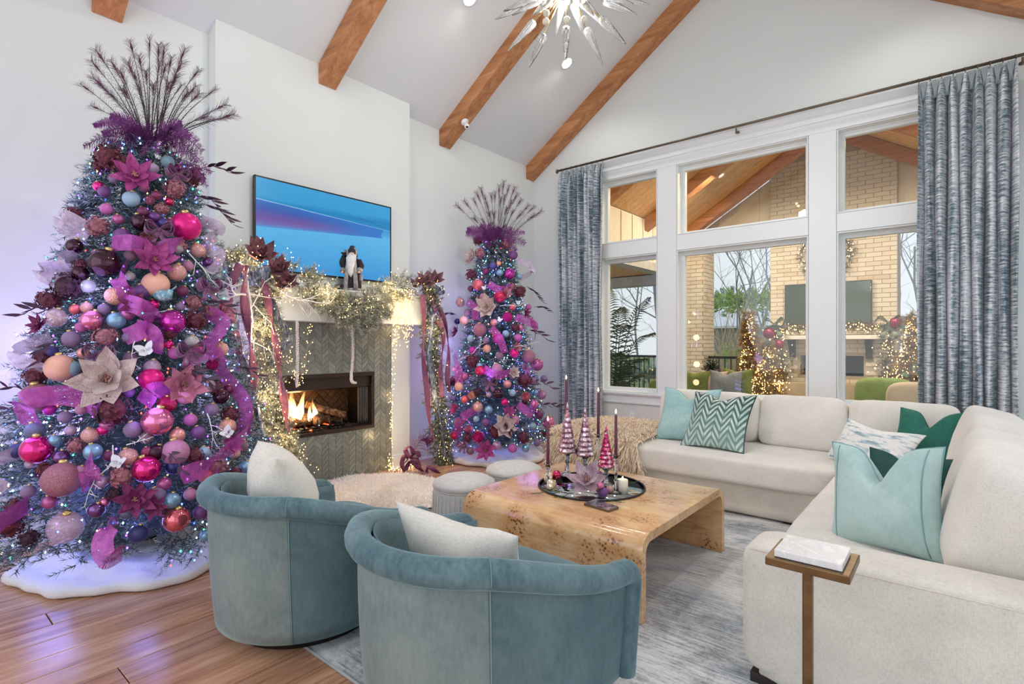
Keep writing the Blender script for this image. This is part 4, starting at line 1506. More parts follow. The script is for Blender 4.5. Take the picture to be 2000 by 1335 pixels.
# patterned stone box lying in front of the tray
p = on_z(1174, 990, tz)
o = thing('trinket_box', 'small flat silver and charcoal mosaic box lying on the table in front of the tray', 'box', p)
R = Matrix.Rotation(math.radians(-8), 3, 'Z')
def rb(x0, y0, z0, x1, y1, z1, name, mat, parent=o, bev=.0015):
    mb = MB().box(x0, y0, z0, x1, y1, z1)
    mb.v = [tuple(p + R @ Vector(q)) for q in mb.v]
    return mb.build(name, mat, parent, smooth=False, bevel=bev)
rb(-.085, -.045, .0005, .085, .045, .013, 'tray_base', M('bronze tin', (120, 110, 92), .35, .8))
ms = [merc('mosaic slate', (80, 78, 84), (120, 118, 122)), merc('mosaic silver', (140, 138, 140), (176, 172, 170))]
for i in range(4):
    for j in range(2):
        rb(-.084 + i * .042 + .001, -.044 + j * .044 + .001, .0132, -.084 + (i + 1) * .042 - .001, -.044 + (j + 1) * .044 - .001, .0165, 'mosaic_tile', ms[(i + j) % 2], bev=0)

# ------------------------------------------------------------------ drinks table beside the sofa arm
m_bz = M('antique bronze', (116, 90, 60), .38, .75, var=.2, vscale=30)
t = NT('white marble')
f = t.noise(t.coord(), 5, 6, .6, 2.)
t.set(Base_Color=t.ramp(f, [(.4, s2l((240, 238, 236))), (.52, s2l((226, 224, 224))), (.56, s2l((242, 240, 238)))]), Roughness=.2)
o = thing('drinks_table', 'slim bronze drinks table with a white marble slab beside the sofa arm', 'side table', (-.33, 1.82, .013))
MB().box(-.437, 1.715, .656, -.219, 1.915, .680).build('tray_top', m_bz, o, smooth=False, bevel=.003)
MB().box(-.416, 1.733, .681, -.240, 1.897, .702).build('marble_slab', t.mat, o, smooth=False, bevel=.002)
MB().box(-.343, 1.745, .028, -.317, 1.771, .656).build('post', m_bz, o, smooth=False, bevel=.003)
MB().box(-.43, 1.70, .0145, -.23, 1.92, .028).build('foot_plate', m_bz, o, smooth=False, bevel=.003)

# ------------------------------------------------------------------ curtains
t = NT('ikat curtain')
n1 = t.noise(t.coord((6.0, 70, 1), kind='UV'), 1.0, 4, .65, .25)
n2 = t.noise(t.coord((9, .8, 1), kind='UV'), 1.0, 2, .5)
n3 = t.noise(t.coord((30, 260, 1), kind='UV'), 1.0, 2, .6)
k = t.math('ADD', t.math('ADD', t.math('MULTIPLY', n1, .46), t.math('MULTIPLY', n2, .36)), t.math('MULTIPLY', n3, .18))
t.set(Base_Color=t.ramp(k, [(.38, s2l((42, 62, 72))), (.46, s2l((98, 118, 128))), (.51, s2l((174, 182, 188))), (.57, s2l((224, 222, 228)))]), Roughness=.55, Sheen_Weight=.3, Specular_IOR_Level=.4)
m_ikat = t.mat
m_rod = M('bronze rod', (112, 98, 84), .35, .7, var=.1)
def curtain(x0, x1, nf, zt, zb, label, amp=.075, seed=0):
    o = thing('curtain', label, 'curtain', ((x0 + x1) / 2, 5.99, zb), 'window curtains')
    NU = nf * 14 + 1
    def pt(u, v):
        # v = 0 hem .. 1 heading
        ph = u * nf * 2 * PI
        head = max(0, (v - .955) / .045)
        a = amp * (1 - .62 * head) * (1 + .25 * math.sin(u * 17 + seed))
        y = 5.985 - a * .5 * (math.cos(ph) + .22 * math.cos(2 * ph + 1))
        x = x0 + (x1 - x0) * u + .016 * math.sin(ph) * (1 - head) + .006 * math.sin(v * 9 + u * 20)
        y += .012 * math.sin(v * 5 + u * 9)
        return Vector((x, y, zb + (zt - zb) * v))
    NV = 26
    mb = MB()
    mb.grid(lambda u, v: pt(u, v), NU, NV)
    ob = mb.build('fabric', m_ikat, o, solid=.003)
    me = ob.data
    ul = me.uv_layers.new(name='uv')
    li = np.zeros(len(me.loops), dtype=np.int32); me.loops.foreach_get('vertex_index', li)
    uv = np.array([(i / (NU - 1) * nf * .42 + seed, j / (NV - 1) * (zt - zb)) for j in range(NV) for i in range(NU)], dtype=np.float32)
    ul.data.foreach_set('uv', uv[li].ravel())
    for k in range(nf):
        u = (k + .5) / nf
        p = Vector((x0 + (x1 - x0) * u, 5.985 - amp * .28, zt))
        mb = MB()
        for s in (-1, 0, 1):
            mb.tube([p + Vector((s * .016, .004 * abs(s), .0)), p + Vector((s * .012, -.004, -.05)), p + Vector((s * .004, 0, -.105)), p + Vector((s * .010, .004, -.16))], [.007, .008, .006, .004], 6)
        mb.build('pinch_pleat', m_ikat, o)
    return o
cl = on_y(1097, 333, 6.0).x; cr = on_y(1179, 333, 6.0).x
curtain(cl, cr, 8, 3.625, .03, 'blue grey ikat curtain panel left of the windows', .12, 0)
cl2 = on_y(1793, 160, 6.0).x; cr2 = on_y(1987, 120, 6.0).x
curtain(cl2, cr2, 8, 3.625, .03, 'blue grey ikat curtain panel right of the windows', .14, 3.3)
rod = thing('curtain_rod', 'long thin bronze curtain rod above the windows', 'curtain rod', (-1.85, 5.985, 3.665))
MB().tube([(cl - .06, 5.985, 3.665), (cr2 + .35, 5.985, 3.665)], .0135, 14).build('pole', m_rod, rod)
MB().lathe([(.0001, -.03), (.016, -.028), (.02, -.01), (.016, .008), (.0135, .02)], 14, (cl - .065, 5.985, 3.665)).build('finial', m_rod, rod)
for x in (cl + .03, -1.815, cr2 + .03):
    b = MB()
    b.tube([(x, 5.985, 3.645), (x, 5.985, 3.61), (x, YW - .08, 3.61)], .008, 8)
    b.lathe([(.0001, -.012), (.022, -.01), (.022, .006), (.0001, .01)], 16, (x, 6.03, 3.615))
    b.build('bracket', m_rod, rod)
for (a, b) in ((cl, cr), (cl2, cr2)):
    for k in range(9):
        x = a + (b - a) * (k + .08) / 8.2
        MB().tube([(x + .004 * math.sin(i), 5.985 + .021 * math.cos(i * 2 * PI / 14), 3.658 + .023 * math.sin(i * 2 * PI / 14)) for i in range(14)], .0028, 5, closed=True).build('ring', m_rod, rod)
# ------------------------------------------------------------------ christmas trees
def needles(twigs, per, ln, wd, seed, frost=.45):
    """twigs: list of (p, q) ; returns verts, faces, material index (0 green, 1 frosted)"""
    R = np.random.RandomState(seed)
    P = np.array([t[0] for t in twigs]); Q = np.array([t[1] for t in twigs])
    n = len(twigs)
    d = Q - P
    L = np.linalg.norm(d, axis=1, keepdims=True)
    d = d / np.maximum(L, 1e-6)
    k = np.repeat(np.arange(n), per)
    s = (np.tile(np.arange(per), n) + R.rand(n * per)) / per
    base = P[k] + (Q - P)[k] * s[:, None]
    rv = R.normal(size=(n * per, 3))
    dk = d[k]
    rv -= dk * (rv * dk).sum(1)[:, None]
    rv /= np.maximum(np.linalg.norm(rv, axis=1, keepdims=True), 1e-6)
    nd = rv * .8 + dk * .75
    nd /= np.linalg.norm(nd, axis=1, keepdims=True)
    l = ln * (.7 + .6 * R.rand(n * per))[:, None]
    tip = base + nd * l
    w = np.cross(nd, R.normal(size=(n * per, 3)))
    w /= np.maximum(np.linalg.norm(w, axis=1, keepdims=True), 1e-6)
    a = base - w * wd; b = base + w * wd
    V = np.stack([a, b, tip], 1).reshape(-1, 3)
    F = np.arange(n * per * 3).reshape(-1, 3)
    mi = (R.rand(n * per) < frost * (.45 + .9 * s)).astype(int)
    # twig stems as thin triangles
    w2 = np.cross(d, R.normal(size=(n, 3))); w2 /= np.maximum(np.linalg.norm(w2, axis=1, keepdims=True), 1e-6)
    V2 = np.stack([P - w2 * wd * 1.3, P + w2 * wd * 1.3, Q], 1).reshape(-1, 3)
    F2 = np.arange(n * 3).reshape(-1, 3) + len(V)
    return np.vstack([V, V2]), np.vstack([F, F2]), np.concatenate([mi, np.full(n, 2)])

def needle_obj(name, twigs, per, ln, wd, seed, mats, parent, frost=.45, origin=None):
    V, F, mi = needles(twigs, per, ln, wd, seed, frost)
    if origin is not None: V = V - np.array(origin)
    me = bpy.data.meshes.new(name)
    me.from_pydata(V.tolist(), [], F.tolist())
    for m in mats: me.materials.append(m)
    me.polygons.foreach_set('material_index', mi.tolist())
    me.update()
    o = bpy.data.objects.new(name, me)
    COL.objects.link(o)
    if origin is not None: o.location = origin
    if parent is not None: attach(o, parent)
    return tag(o, kind='stuff')

m_needle = M('fir needle', (70, 92, 98), .7, var=.3, vscale=20)
m_frost = M('flocked needle', (170, 188, 200), .85, var=.08, vscale=20)
m_twig = M('fir twig', (96, 84, 72), .8, var=.2)
FIR = [m_needle, m_frost, m_twig]
m_led = [glow('led ice', (176, 224, 255), 9, False), glow('led blue', (70, 110, 255), 10, False), glow('led violet', (150, 80, 255), 9, False),
         glow('led teal', (60, 230, 200), 8, False), glow('led red', (255, 70, 60), 7, False), glow('led warm', (255, 214, 150), 7, False)]
OCT = ([(1, 0, 0), (-1, 0, 0), (0, 1, 0), (0, -1, 0), (0, 0, 1.4), (0, 0, -1.4)], [(0, 2, 4), (2, 1, 4), (1, 3, 4), (3, 0, 4), (2, 0, 5), (1, 2, 5), (3, 1, 5), (0, 3, 5)])
def octs(mb, pts, r, pick):
    for p in pts:
        mb.add([(p[0] + v[0] * r, p[1] + v[1] * r, p[2] + v[2] * r) for v in OCT[0]], OCT[1], pick())

T1 = Vector((-3.87, 1.08, 0)); T2 = Vector((-4.11, 4.65, 0))
PROF1 = [(.0, .74), (.22, .80), (.5, .79), (.9, .68), (1.3, .585), (1.8, .47), (2.2, .38), (2.48, .28), (2.62, .10)]
def prof(z, P=PROF1):
    if z <= P[0][0]: return P[0][1]
    for (a, ra), (b, rb_) in zip(P, P[1:]):
        if z <= b: return ra + (rb_ - ra) * (z - a) / (b - a)
    return P[-1][1]
R1 = random.Random(11)
twigs = []; ledpts = []
for i in range(1500):
    z = .27 + 2.27 * (R1.random() ** 1.12)
    a = R1.random() * 2 * PI
    r = prof(z) * (.86 + .16 * R1.random()) - .085 * min(1, z / 1.5)
    dr = Vector((math.cos(a), math.sin(a), 0))
    tip = dr * r + Vector((0, 0, z - .04))
    st = dr * r * .5 + Vector((0, 0, z + .02))
    twigs.append((tuple(st), tuple(tip)))
    tan = Vector((-dr.y, dr.x, 0))
    for k in range(5):
        s = .55 + .11 * k
        b = st.lerp(tip, s)
        sd = 1 if k % 2 else -1
        e = b + (dr * .75 + tan * sd * .75 + Vector((0, 0, R1.uniform(-.35, .25)))).normalized() * R1.uniform(.07, .125)
        twigs.append((tuple(b), tuple(e)))
        if R1.random() < .115: ledpts.append(tuple(e + Vector((0, 0, .004))))
        if k == 2: ledpts.append(tuple(b + Vector((0, 0, .01)) + dr * .02)) if R1.random() < .16 else None
# low boughs sweeping over the skirt
for i in range(24):
    a = R1.random() * 2 * PI
    dr = Vector((math.cos(a), math.sin(a), 0)); tan = Vector((-dr.y, dr.x, 0))
    st = dr * .5 + Vector((0, 0, .30)); tip = dr * (.76 + .1 * R1.random()) + Vector((0, 0, .15 + .10 * R1.random()))
    twigs.append((tuple(st), tuple(tip)))
    for k in range(5):
        b = st.lerp(tip, .4 + .13 * k); sd = 1 if k % 2 else -1
        twigs.append((tuple(b), tuple(b + (dr * .8 + tan * sd * .6 + Vector((0, 0, -.2))).normalized() * .10)))
    ledpts.append(tuple(tip))

def xmas_tree(label, c, k=1.0, rot=0.):
    o = thing('christmas_tree', label, 'christmas tree', c, 'flocked christmas trees')
    cr, sr = math.cos(rot), math.sin(rot)
    def tf(p):
        return (max(c.x + k * (p[0] * cr - p[1] * sr), XR + .05), min(c.y + k * (p[0] * sr + p[1] * cr), YW - .06), p[2])
    needle_obj('foliage', [(tf(p), tf(q)) for p, q in twigs], 19 if k == 1 else 14, .030, .0023, 5, FIR, o, .38)
    mb = MB()
    w_ = [.34, .22, .18, .12, .06, .08]
    octs(mb, [tf(p) for p in ledpts], .0052, lambda: rnd.choices(range(6), w_)[0])
    tag(mb.build('light_string', m_led, o, smooth=False), kind='stuff')
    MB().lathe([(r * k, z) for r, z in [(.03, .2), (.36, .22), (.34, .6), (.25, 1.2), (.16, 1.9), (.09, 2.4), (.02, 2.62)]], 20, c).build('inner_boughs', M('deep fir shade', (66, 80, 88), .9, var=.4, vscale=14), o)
    MB().lathe([(.055, .0), (.05, .4), (.02, 2.5)], 12, c).build('trunk', m_twig, o)
    return o
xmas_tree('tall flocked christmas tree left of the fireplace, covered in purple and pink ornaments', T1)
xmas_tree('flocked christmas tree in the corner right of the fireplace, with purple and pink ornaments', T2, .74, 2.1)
PROF2 = [(z, r * .74) for z, r in PROF1]
# glow of the strings (violet blue) on walls, skirts and floor
for T, k in ((T1, 1.0), (T2, .74)):
    for (a, z, col, e) in ((-2.2, .42, (.24, .26, 1), 4.6), (-1.2, .42, (.24, .28, 1), 4.6), (-.3, .42, (.24, .26, 1), 4.6), (-3.0, .7, (.46, .40, 1), 8.5), (3.0, .9, (.50, .40, 1), 9), (2.2, 1.3, (.48, .38, 1), 7.5), (-2.6, 1.3, (.50, .42, 1), 5), (-2.0, 1.0, (.50, .30, 1), 3.6), (-1.0, 1.0, (.36, .34, 1), 3.6), (-.2, 1.0, (.50, .30, 1), 3.6), (-1.7, 1.6, (.5, .34, 1), 2.6), (-.7, 1.6, (.40, .36, 1), 2.6), (3.4, 1.9, (.50, .36, 1), 2.4), (-1.2, 2.1, (.5, .34, 1), 1.6)):
        r = prof(z) * (.62 if z < .6 else 1.0) * k + (.0 if z < .6 else .06)
        lamp('string_light_glow', 'POINT', (T.x + r * math.cos(a), T.y + r * math.sin(a), z), e * (k if k == 1 else (.30 if a > 1.5 or a < -2.4 else .62)), col, .14)

# tree skirts
def furry(name, rgb):
    t = NT(name)
    f = t.noise(t.coord(), 130, 3, .7)
    t.set(Base_Color=t.ramp(f, [(.3, mul(s2l(rgb), .93)), (.7, s2l(rgb))]), Roughness=.95, Sheen_Weight=.5)
    t.bump(f, .6, .01)
    return t.mat
m_skirt = furry('white plush', (244, 242, 242))
def skirt(c, label, R_, seed):
    o = thing('tree_skirt', label, 'tree skirt', c)
    def f(u, v):
        a = u * 2 * PI
        e = R_ * (1 + .05 * math.sin(3 * a + seed) + .035 * math.sin(7 * a + seed * 2) + .015 * math.sin(17 * a))
        if v < .16:
            b = v / .16 * PI * .75
            r = e + .03 * math.sin(b); z = .036 - .032 * math.cos(b)
        else:
            k = (v - .16) / .84
            r = (e + .02) * (1 - k) + .07 * k
            n_ = mnoise.noise(Vector((r * 5 * math.cos(a), r * 5 * math.sin(a), seed)))
            n2 = abs(mnoise.noise(Vector((r * 3 * math.cos(a + 1), r * 3 * math.sin(a + 1), seed + 4))))
            n3 = mnoise.noise(Vector((r * 11 * math.cos(a), r * 11 * math.sin(a), seed + 9)))
            z = .058 + .055 * math.exp(-((r / e - .74 + .07 * math.sin(4 * a + seed)) / .06) ** 2) * (.55 + .45 * math.sin(2 * a + 4)) + (.045 * n_ + .022 * n3) * min(1, k * 7) + .10 * n2 * min(1, k * 4) + .05 * k
        x, y = c.x + r * math.cos(a), c.y + r * math.sin(a)
        return (max(x, XR + .05), min(y, YW - .05), z)
    MB().grid(f, 96, 26, cu=True).build('plush', m_skirt, o)
    return o
skirt(T1, 'white plush tree skirt under the tall tree', .56, 1)
skirt(T2, 'white plush tree skirt under the corner tree', .57, 3)

# ---- placing things on the trees
def on_tree(px, py, T, P):
    best = None; hit = None
    for i in range(400):
        D = (depth(T) - 1.1) + i * .005
        p = wp(px, py, D)
        r = (p.xy - T.xy).length
        g_ = r - prof(p.z, P)
        if best is None or g_ < best[0]: best = (g_, p)
        if g_ <= 0:
            hit = p; break
    p = hit if hit is not None else best[1]
    n_ = Vector((p.x - T.x, p.y - T.y, .25 * (p.xy - T.xy).length))
    return p, n_.normalized()

def loc_words(px, py, T):
    """where on its tree (as seen in the photograph)"""
    if T is T1: x0, x1, y0, y1 = 20, 490, 300, 1080
    else: x0, x1, y0, y1 = 880, 1080, 470, 895
    fy = (py - y0) / (y1 - y0)
    hw = .5 * (x1 - x0) * (.42 + .58 * min(1, max(0, fy)))
    fx = (px - (x0 + x1) / 2 - (20 if T is T1 else 0)) / hw
    v = 'near the top' if fy < .14 else 'high up' if fy < .34 else 'above middle' if fy < .48 else 'below middle' if fy < .62 else 'low down' if fy < .8 else 'near the bottom'
    h = 'at the left edge' if fx < -.72 else 'left of centre' if fx < -.24 else 'central' if fx < .24 else 'right of centre' if fx < .72 else 'at the right edge'
    return h + ' ' + v

LABELLED = []      # (object, base, place, y)
def book(o, base, px, py, T):
    LABELLED.append((o, base, loc_words(px, py, T) + (' on the tall tree' if T is T1 else ' on the corner tree'), px, py))

def finish_labels():
    d = {}
    for rec in LABELLED: d.setdefault((rec[1], rec[2]), []).append(rec)
    for (base, place), rs in d.items():
        rs.sort(key=lambda r: r[4])
        n_ = len(rs)
        for i, r in enumerate(rs):
            if n_ == 1: pre = ''
            elif n_ == 2: pre = ('upper ', 'lower ')[i]
            elif n_ == 3: pre = ('highest ', 'middle ', 'lowest ')[i]
            else: pre = ('highest ', 'second highest ', 'third highest ', 'fourth highest ', 'fifth highest ', 'sixth highest ')[min(i, 5)] if i < n_ - 1 else 'lowest '
            r[0]['label'] = pre + base + ' ' + place

# bauble materials
def bauble_mat(kind, col):
    nm = kind + ' ' + col
    if nm in MATS: return MATS[nm]
    rgb = BCOL[col]
    t = NT(nm)
    c = s2l(rgb)
    co = t.coord((1, 1, 1))
    if kind == 'glossy':
        f = t.noise(co, 3)
        t.set(Base_Color=t.ramp(f, [(.3, mul(c, .9)), (.7, mul(c, 1.1))]), Metallic=.75, Roughness=.07, Coat_Weight=.5)
    elif kind == 'satin':
        f = t.noise(co, 4)
        t.set(Base_Color=t.ramp(f, [(.3, mul(c, .95)), (.7, mul(c, 1.05))]), Metallic=.45, Roughness=.32)
    elif kind == 'matte':
        f = t.noise(co, 5)
        t.set(Base_Color=t.ramp(f, [(.3, mul(c, .92)), (.7, mul(c, 1.08))]), Roughness=.45)
    elif kind == 'glittered':
        f = t.noise(co, 55, 2, .5)
        v = t.voro(co, 62)
        t.set(Base_Color=t.ramp(f, [(.33, mul(c, .85)), (.47, mul(c, 1.15)), (.66, tuple(.55 * x + .45 for x in c))]), Metallic=.08, Roughness=.34)
        t.bump(v, .35, .02)
    elif kind == 'crackled':
        v = t.voro(co, 7, 'DISTANCE_TO_EDGE')
        t.set(Base_Color=t.ramp(v, [(.02, s2l((232, 214, 206))), (.06, c)]), Metallic=.5, Roughness=.25)
        t.bump(v, .4, .03)
    elif kind == 'rippled':
        w = t.node('ShaderNodeTexWave', wave_type='RINGS', rings_direction='SPHERICAL')
        w.inputs['Scale'].default_value = 4.5; w.inputs['Distortion'].default_value = 2.
        t.link(t.coord((1, 1, 1), loc=(.6, -.6, 0)), w.inputs[0])
        t.set(Base_Color=t.ramp(w.outputs['Fac'], [(0, mul(c, .7)), (1, mul(c, 1.2))]), Metallic=.5, Roughness=.2)
        t.bump(w.outputs['Fac'], .8, .05)
    else:  # clear
        t.set(Base_Color=tuple(.5 + .5 * x for x in c), Roughness=.04, Alpha=.42, Metallic=.2)
        f = t.noise(co, 5); t.bump(f, .05, .01)
    MATS[nm] = t.mat
    return t.mat
BCOL = {'hot pink': (226, 30, 132), 'magenta': (188, 44, 160), 'plum': (108, 40, 84), 'dark plum': (62, 24, 44), 'maroon': (142, 46, 84), 'violet': (112, 66, 128), 'navy': (52, 52, 112),
        'indigo': (78, 68, 138), 'pale blue': (134, 172, 202), 'aqua': (116, 160, 180), 'peach': (238, 164, 138), 'rose gold': (222, 152, 148), 'coral pink': (220, 104, 116),
        'bubblegum pink': (224, 120, 168), 'orchid': (178, 92, 146), 'silver': (196, 196, 204), 'raspberry': (206, 40, 92), 'lilac': (186, 150, 190)}
m_cap = M('gold cap', (206, 180, 120), .3, .9)
_bm = MB().sphere((0, 0, 0), 1, 22, 14).build('sphere', m_cap)
SPH = _bm.data; bpy.data.objects.remove(_bm)
_bm = MB().lathe([(.24, -.02), (.26, .02), (.26, .16), (.20, .20), (.10, .20), (.10, .22), (.0001, .22)], 14, (0, 0, .95)).build('cap', m_cap)
CAP = _bm.data; bpy.data.objects.remove(_bm)
def bauble(px, py, r, kind, col, T, P, size=None):
    p, n_ = on_tree(px, py, T, P)
    D = depth(p)
    R_ = r * D / 1040
    c = wp(px, py, D) + n_ * R_ * .35
    mat = bauble_mat(kind, col)
    key = 'ball ' + mat.name
    if key not in MESHES:
        me = SPH.copy(); me.name = 'bauble'; me.materials.clear(); me.materials.append(mat); MESHES[key] = me
    o = bpy.data.objects.new('bauble', MESHES[key]); COL.objects.link(o)
    o.location = c; o.scale = (R_, R_, R_ * 1.0)
    o.rotation_euler = (rnd.uniform(-.3, .3), rnd.uniform(-.3, .3), rnd.random() * 6)
    tag(o, None, 'ornament', 'tree baubles')
    if r >= 9:
        q = bpy.data.objects.new('cap', CAP); COL.objects.link(q); q.parent = o
    sz = 'large' if r * D > 72 else 'small' if r * D < 40 else ''
    book(o, (sz + ' ' if sz else '') + kind + ' ' + col + ' bauble', px, py, T)
    return o
MESHES = {}
G, S, MT, GL, CR, RP, CL = 'glossy', 'satin', 'matte', 'glittered', 'crackled', 'rippled', 'clear'
for a in [(326, 318, 12, GL, 'aqua'), (257, 391, 15, GL, 'pale blue'), (195, 366, 10, G, 'hot pink'), (206, 376, 11, MT, 'violet'), (282, 368, 9, RP, 'bubblegum pink'), (292, 392, 9, RP, 'bubblegum pink'), (305, 382, 9, RP, 'bubblegum pink'),
          (279, 415, 10, MT, 'plum'), (301, 425, 11, S, 'violet'), (318, 438, 11, S, 'indigo'), (275, 437, 17, G, 'dark plum'), (358, 445, 27, S, 'hot pink'), (240, 463, 15, MT, 'violet'), (150, 483, 15, G, 'dark plum'),
          (346, 486, 10, CL, 'silver'), (383, 490, 14, CR, 'rose gold'), (404, 513, 11, G, 'violet'), (209, 518, 28, G, 'dark plum'), (161, 536, 15, G, 'dark plum'), (343, 534, 17, CR, 'rose gold'), (303, 558, 24, GL, 'peach'),
          (279, 570, 14, MT, 'violet'), (227, 580, 18, CR, 'peach'), (175, 560, 13, CL, 'silver'), (172, 602, 11, CR, 'rose gold'), (183, 628, 20, G, 'bubblegum pink'), (229, 627, 16, S, 'pale blue'), (115, 622, 18, CL, 'coral pink'),
          (334, 631, 24, G, 'magenta'), (144, 663, 16, GL, 'violet'), (105, 687, 11, MT, 'indigo'), (310, 676, 9, S, 'peach'), (329, 673, 9, G, 'hot pink'), (372, 668, 13, CR, 'silver'), (427, 683, 14, CR, 'rose gold'),
          (384, 688, 13, S, 'coral pink'), (125, 720, 26, GL, 'peach'), (144, 720, 15, GL, 'aqua'), (297, 718, 15, CR, 'lilac'), (295, 742, 22, S, 'hot pink'), (82, 778, 28, GL, 'maroon'), (325, 790, 17, RP, 'raspberry'),
          (358, 770, 20, GL, 'bubblegum pink'), (405, 755, 13, CL, 'bubblegum pink'), (428, 775, 15, G, 'dark plum'), (443, 762, 10, S, 'plum'), (306, 824, 28, G, 'bubblegum pink'), (74, 842, 17, GL, 'navy'), (260, 839, 16, GL, 'violet'),
          (80, 878, 27, G, 'hot pink'), (40, 880, 15, MT, 'navy'), (184, 882, 16, S, 'pale blue'), (178, 850, 15, CR, 'rose gold'), (202, 840, 10, G, 'hot pink'), (140, 840, 10, CR, 'lilac'), (123, 893, 14, G, 'violet'),
          (340, 884, 25, GL, 'orchid'), (338, 911, 15, S, 'navy'), (251, 892, 17, CR, 'rose gold'), (286, 916, 25, G, 'hot pink'), (287, 882, 10, MT, 'maroon'), (305, 883, 15, S, 'dark plum'), (128, 936, 33, GL, 'maroon'),
          (305, 967, 16, GL, 'violet'), (334, 978, 16, S, 'pale blue'), (396, 884, 12, GL, 'pale blue'), (476, 912, 12, S, 'pale blue'), (440, 834, 16, CR, 'peach'), (385, 845, 13, MT, 'violet'), (343, 1014, 24, G, 'coral pink'),
          (271, 1041, 17, MT, 'navy'), (134, 1028, 30, CL, 'magenta'), (190, 995, 15, G, 'violet'), (352, 915, 10, G, 'bubblegum pink'), (412, 712, 11, RP, 'hot pink'), (395, 700, 10, CL, 'pale blue'), (455, 885, 11, CR, 'rose gold'),
          (330, 745, 9, S, 'orchid'), (205, 980, 9, G, 'bubblegum pink'), (62, 905, 9, CR, 'lilac'), (160, 800, 10, GL, 'orchid'), (250, 660, 10, GL, 'violet'), (255, 540, 9, CR, 'silver'), (350, 600, 9, GL, 'violet'), (330, 395, 8, G, 'raspberry'), (370, 965, 12, GL, 'orchid'), (400, 930, 14, GL, 'raspberry'), (420, 980, 14, GL, 'bubblegum pink')]:
    bauble(*a, T1, PROF1)
for a in [(1000, 499, 9, MT, 'violet'), (963, 519, 7, MT, 'indigo'), (974, 515, 5, S, 'peach'), (976, 533, 7, S, 'pale blue'), (993, 536, 11, G, 'magenta'), (1012, 541, 6, S, 'pale blue'), (936, 558, 11, S, 'coral pink'), (921, 564, 6, MT, 'plum'),
          (976, 580, 12, S, 'raspberry'), (902, 591, 9, CR, 'rose gold'), (895, 628, 6, G, 'navy'), (909, 626, 9, GL, 'peach'), (990, 620, 10, RP, 'hot pink'), (939, 645, 13, GL, 'maroon'), (921, 661, 7, GL, 'pale blue'), (987, 652, 7, GL, 'pale blue'),
          (973, 662, 11, S, 'magenta'), (952, 681, 8, CR, 'peach'), (1003, 690, 9, S, 'hot pink'), (1008, 681, 6, MT, 'navy'), (1029, 697, 13, GL, 'maroon'), (1045, 713, 12, S, 'orchid'), (937, 714, 6, S, 'pale blue'), (939, 724, 10, S, 'raspberry'),
          (971, 721, 11, GL, 'orchid'), (899, 755, 9, GL, 'peach'), (923, 772, 8, RP, 'peach'), (1000, 767, 7, GL, 'pale blue'), (973, 769, 11, G, 'dark plum'), (1025, 775, 9, RP, 'coral pink'), (1045, 766, 5, S, 'pale blue'), (1055, 771, 9, CR, 'orchid'),
          (935, 795, 10, CR, 'rose gold'), (931, 818, 6, GL, 'pale blue'), (950, 825, 8, MT, 'violet'), (1040, 790, 9, S, 'bubblegum pink'), (1024, 785, 6, S, 'dark plum'), (1067, 826, 12, S, 'bubblegum pink'), (1039, 832, 7, GL, 'aqua'), (918, 838, 9, RP, 'bubblegum pink'),
          (936, 853, 12, RP, 'hot pink'), (899, 871, 5, CR, 'lilac'), (1047, 865, 7, GL, 'violet'), (886, 778, 6, GL, 'violet'), (1015, 640, 6, S, 'bubblegum pink'), (890, 720, 6, CR, 'rose gold'), (905, 806, 6, MT, 'navy'), (965, 560, 5, CR, 'lilac'), (1000, 735, 6, GL, 'violet'), (955, 770, 6, CR, 'lilac'), (1030, 600, 6, GL, 'magenta')]:
    bauble(*a, T2, PROF2)


for a in [(330, 440, 12, MT, 'plum'), (210, 410, 11, GL, 'magenta'), (232, 430, 10, S, 'orchid'), (255, 500, 11, GL, 'plum'), (320, 500, 10, S, 'rose gold'), (365, 520, 10, GL, 'orchid'), (190, 500, 10, CR, 'lilac'), (205, 605, 11, GL, 'violet'), (250, 615, 12, S, 'orchid'), (300, 595, 10, G, 'hot pink'), (355, 570, 11, MT, 'plum'),
          (150, 605, 10, S, 'coral pink'), (160, 640, 10, GL, 'magenta'), (255, 700, 12, GL, 'plum'), (340, 690, 12, GL, 'magenta'), (165, 690, 11, S, 'rose gold'), (180, 760, 12, GL, 'orchid'), (250, 765, 12, MT, 'violet'), (100, 800, 11, S, 'magenta'), (130, 815, 12, GL, 'violet'), (210, 830, 12, S, 'orchid'), (285, 855, 12, GL, 'plum'),
          (345, 850, 14, S, 'rose gold'), (370, 820, 12, GL, 'magenta'), (410, 800, 13, GL, 'violet'), (160, 920, 12, GL, 'orchid'), (200, 940, 12, S, 'lilac'), (215, 890, 11, MT, 'plum'), (60, 960, 13, GL, 'violet'), (100, 980, 13, S, 'orchid'), (250, 1000, 13, GL, 'navy'), (320, 945, 13, S, 'orchid'), (390, 1000, 14, MT, 'violet'), (400, 1045, 11, S, 'pale blue'), (430, 1010, 12, G, 'hot pink'), (440, 960, 12, GL, 'violet'), (470, 870, 11, GL, 'plum'), (110, 860, 11, S, 'pale blue'), (225, 350, 10, GL, 'violet'), (345, 330, 9, S, 'plum'), (300, 330, 9, GL, 'lilac')]:
    bauble(*a, T1, PROF1)
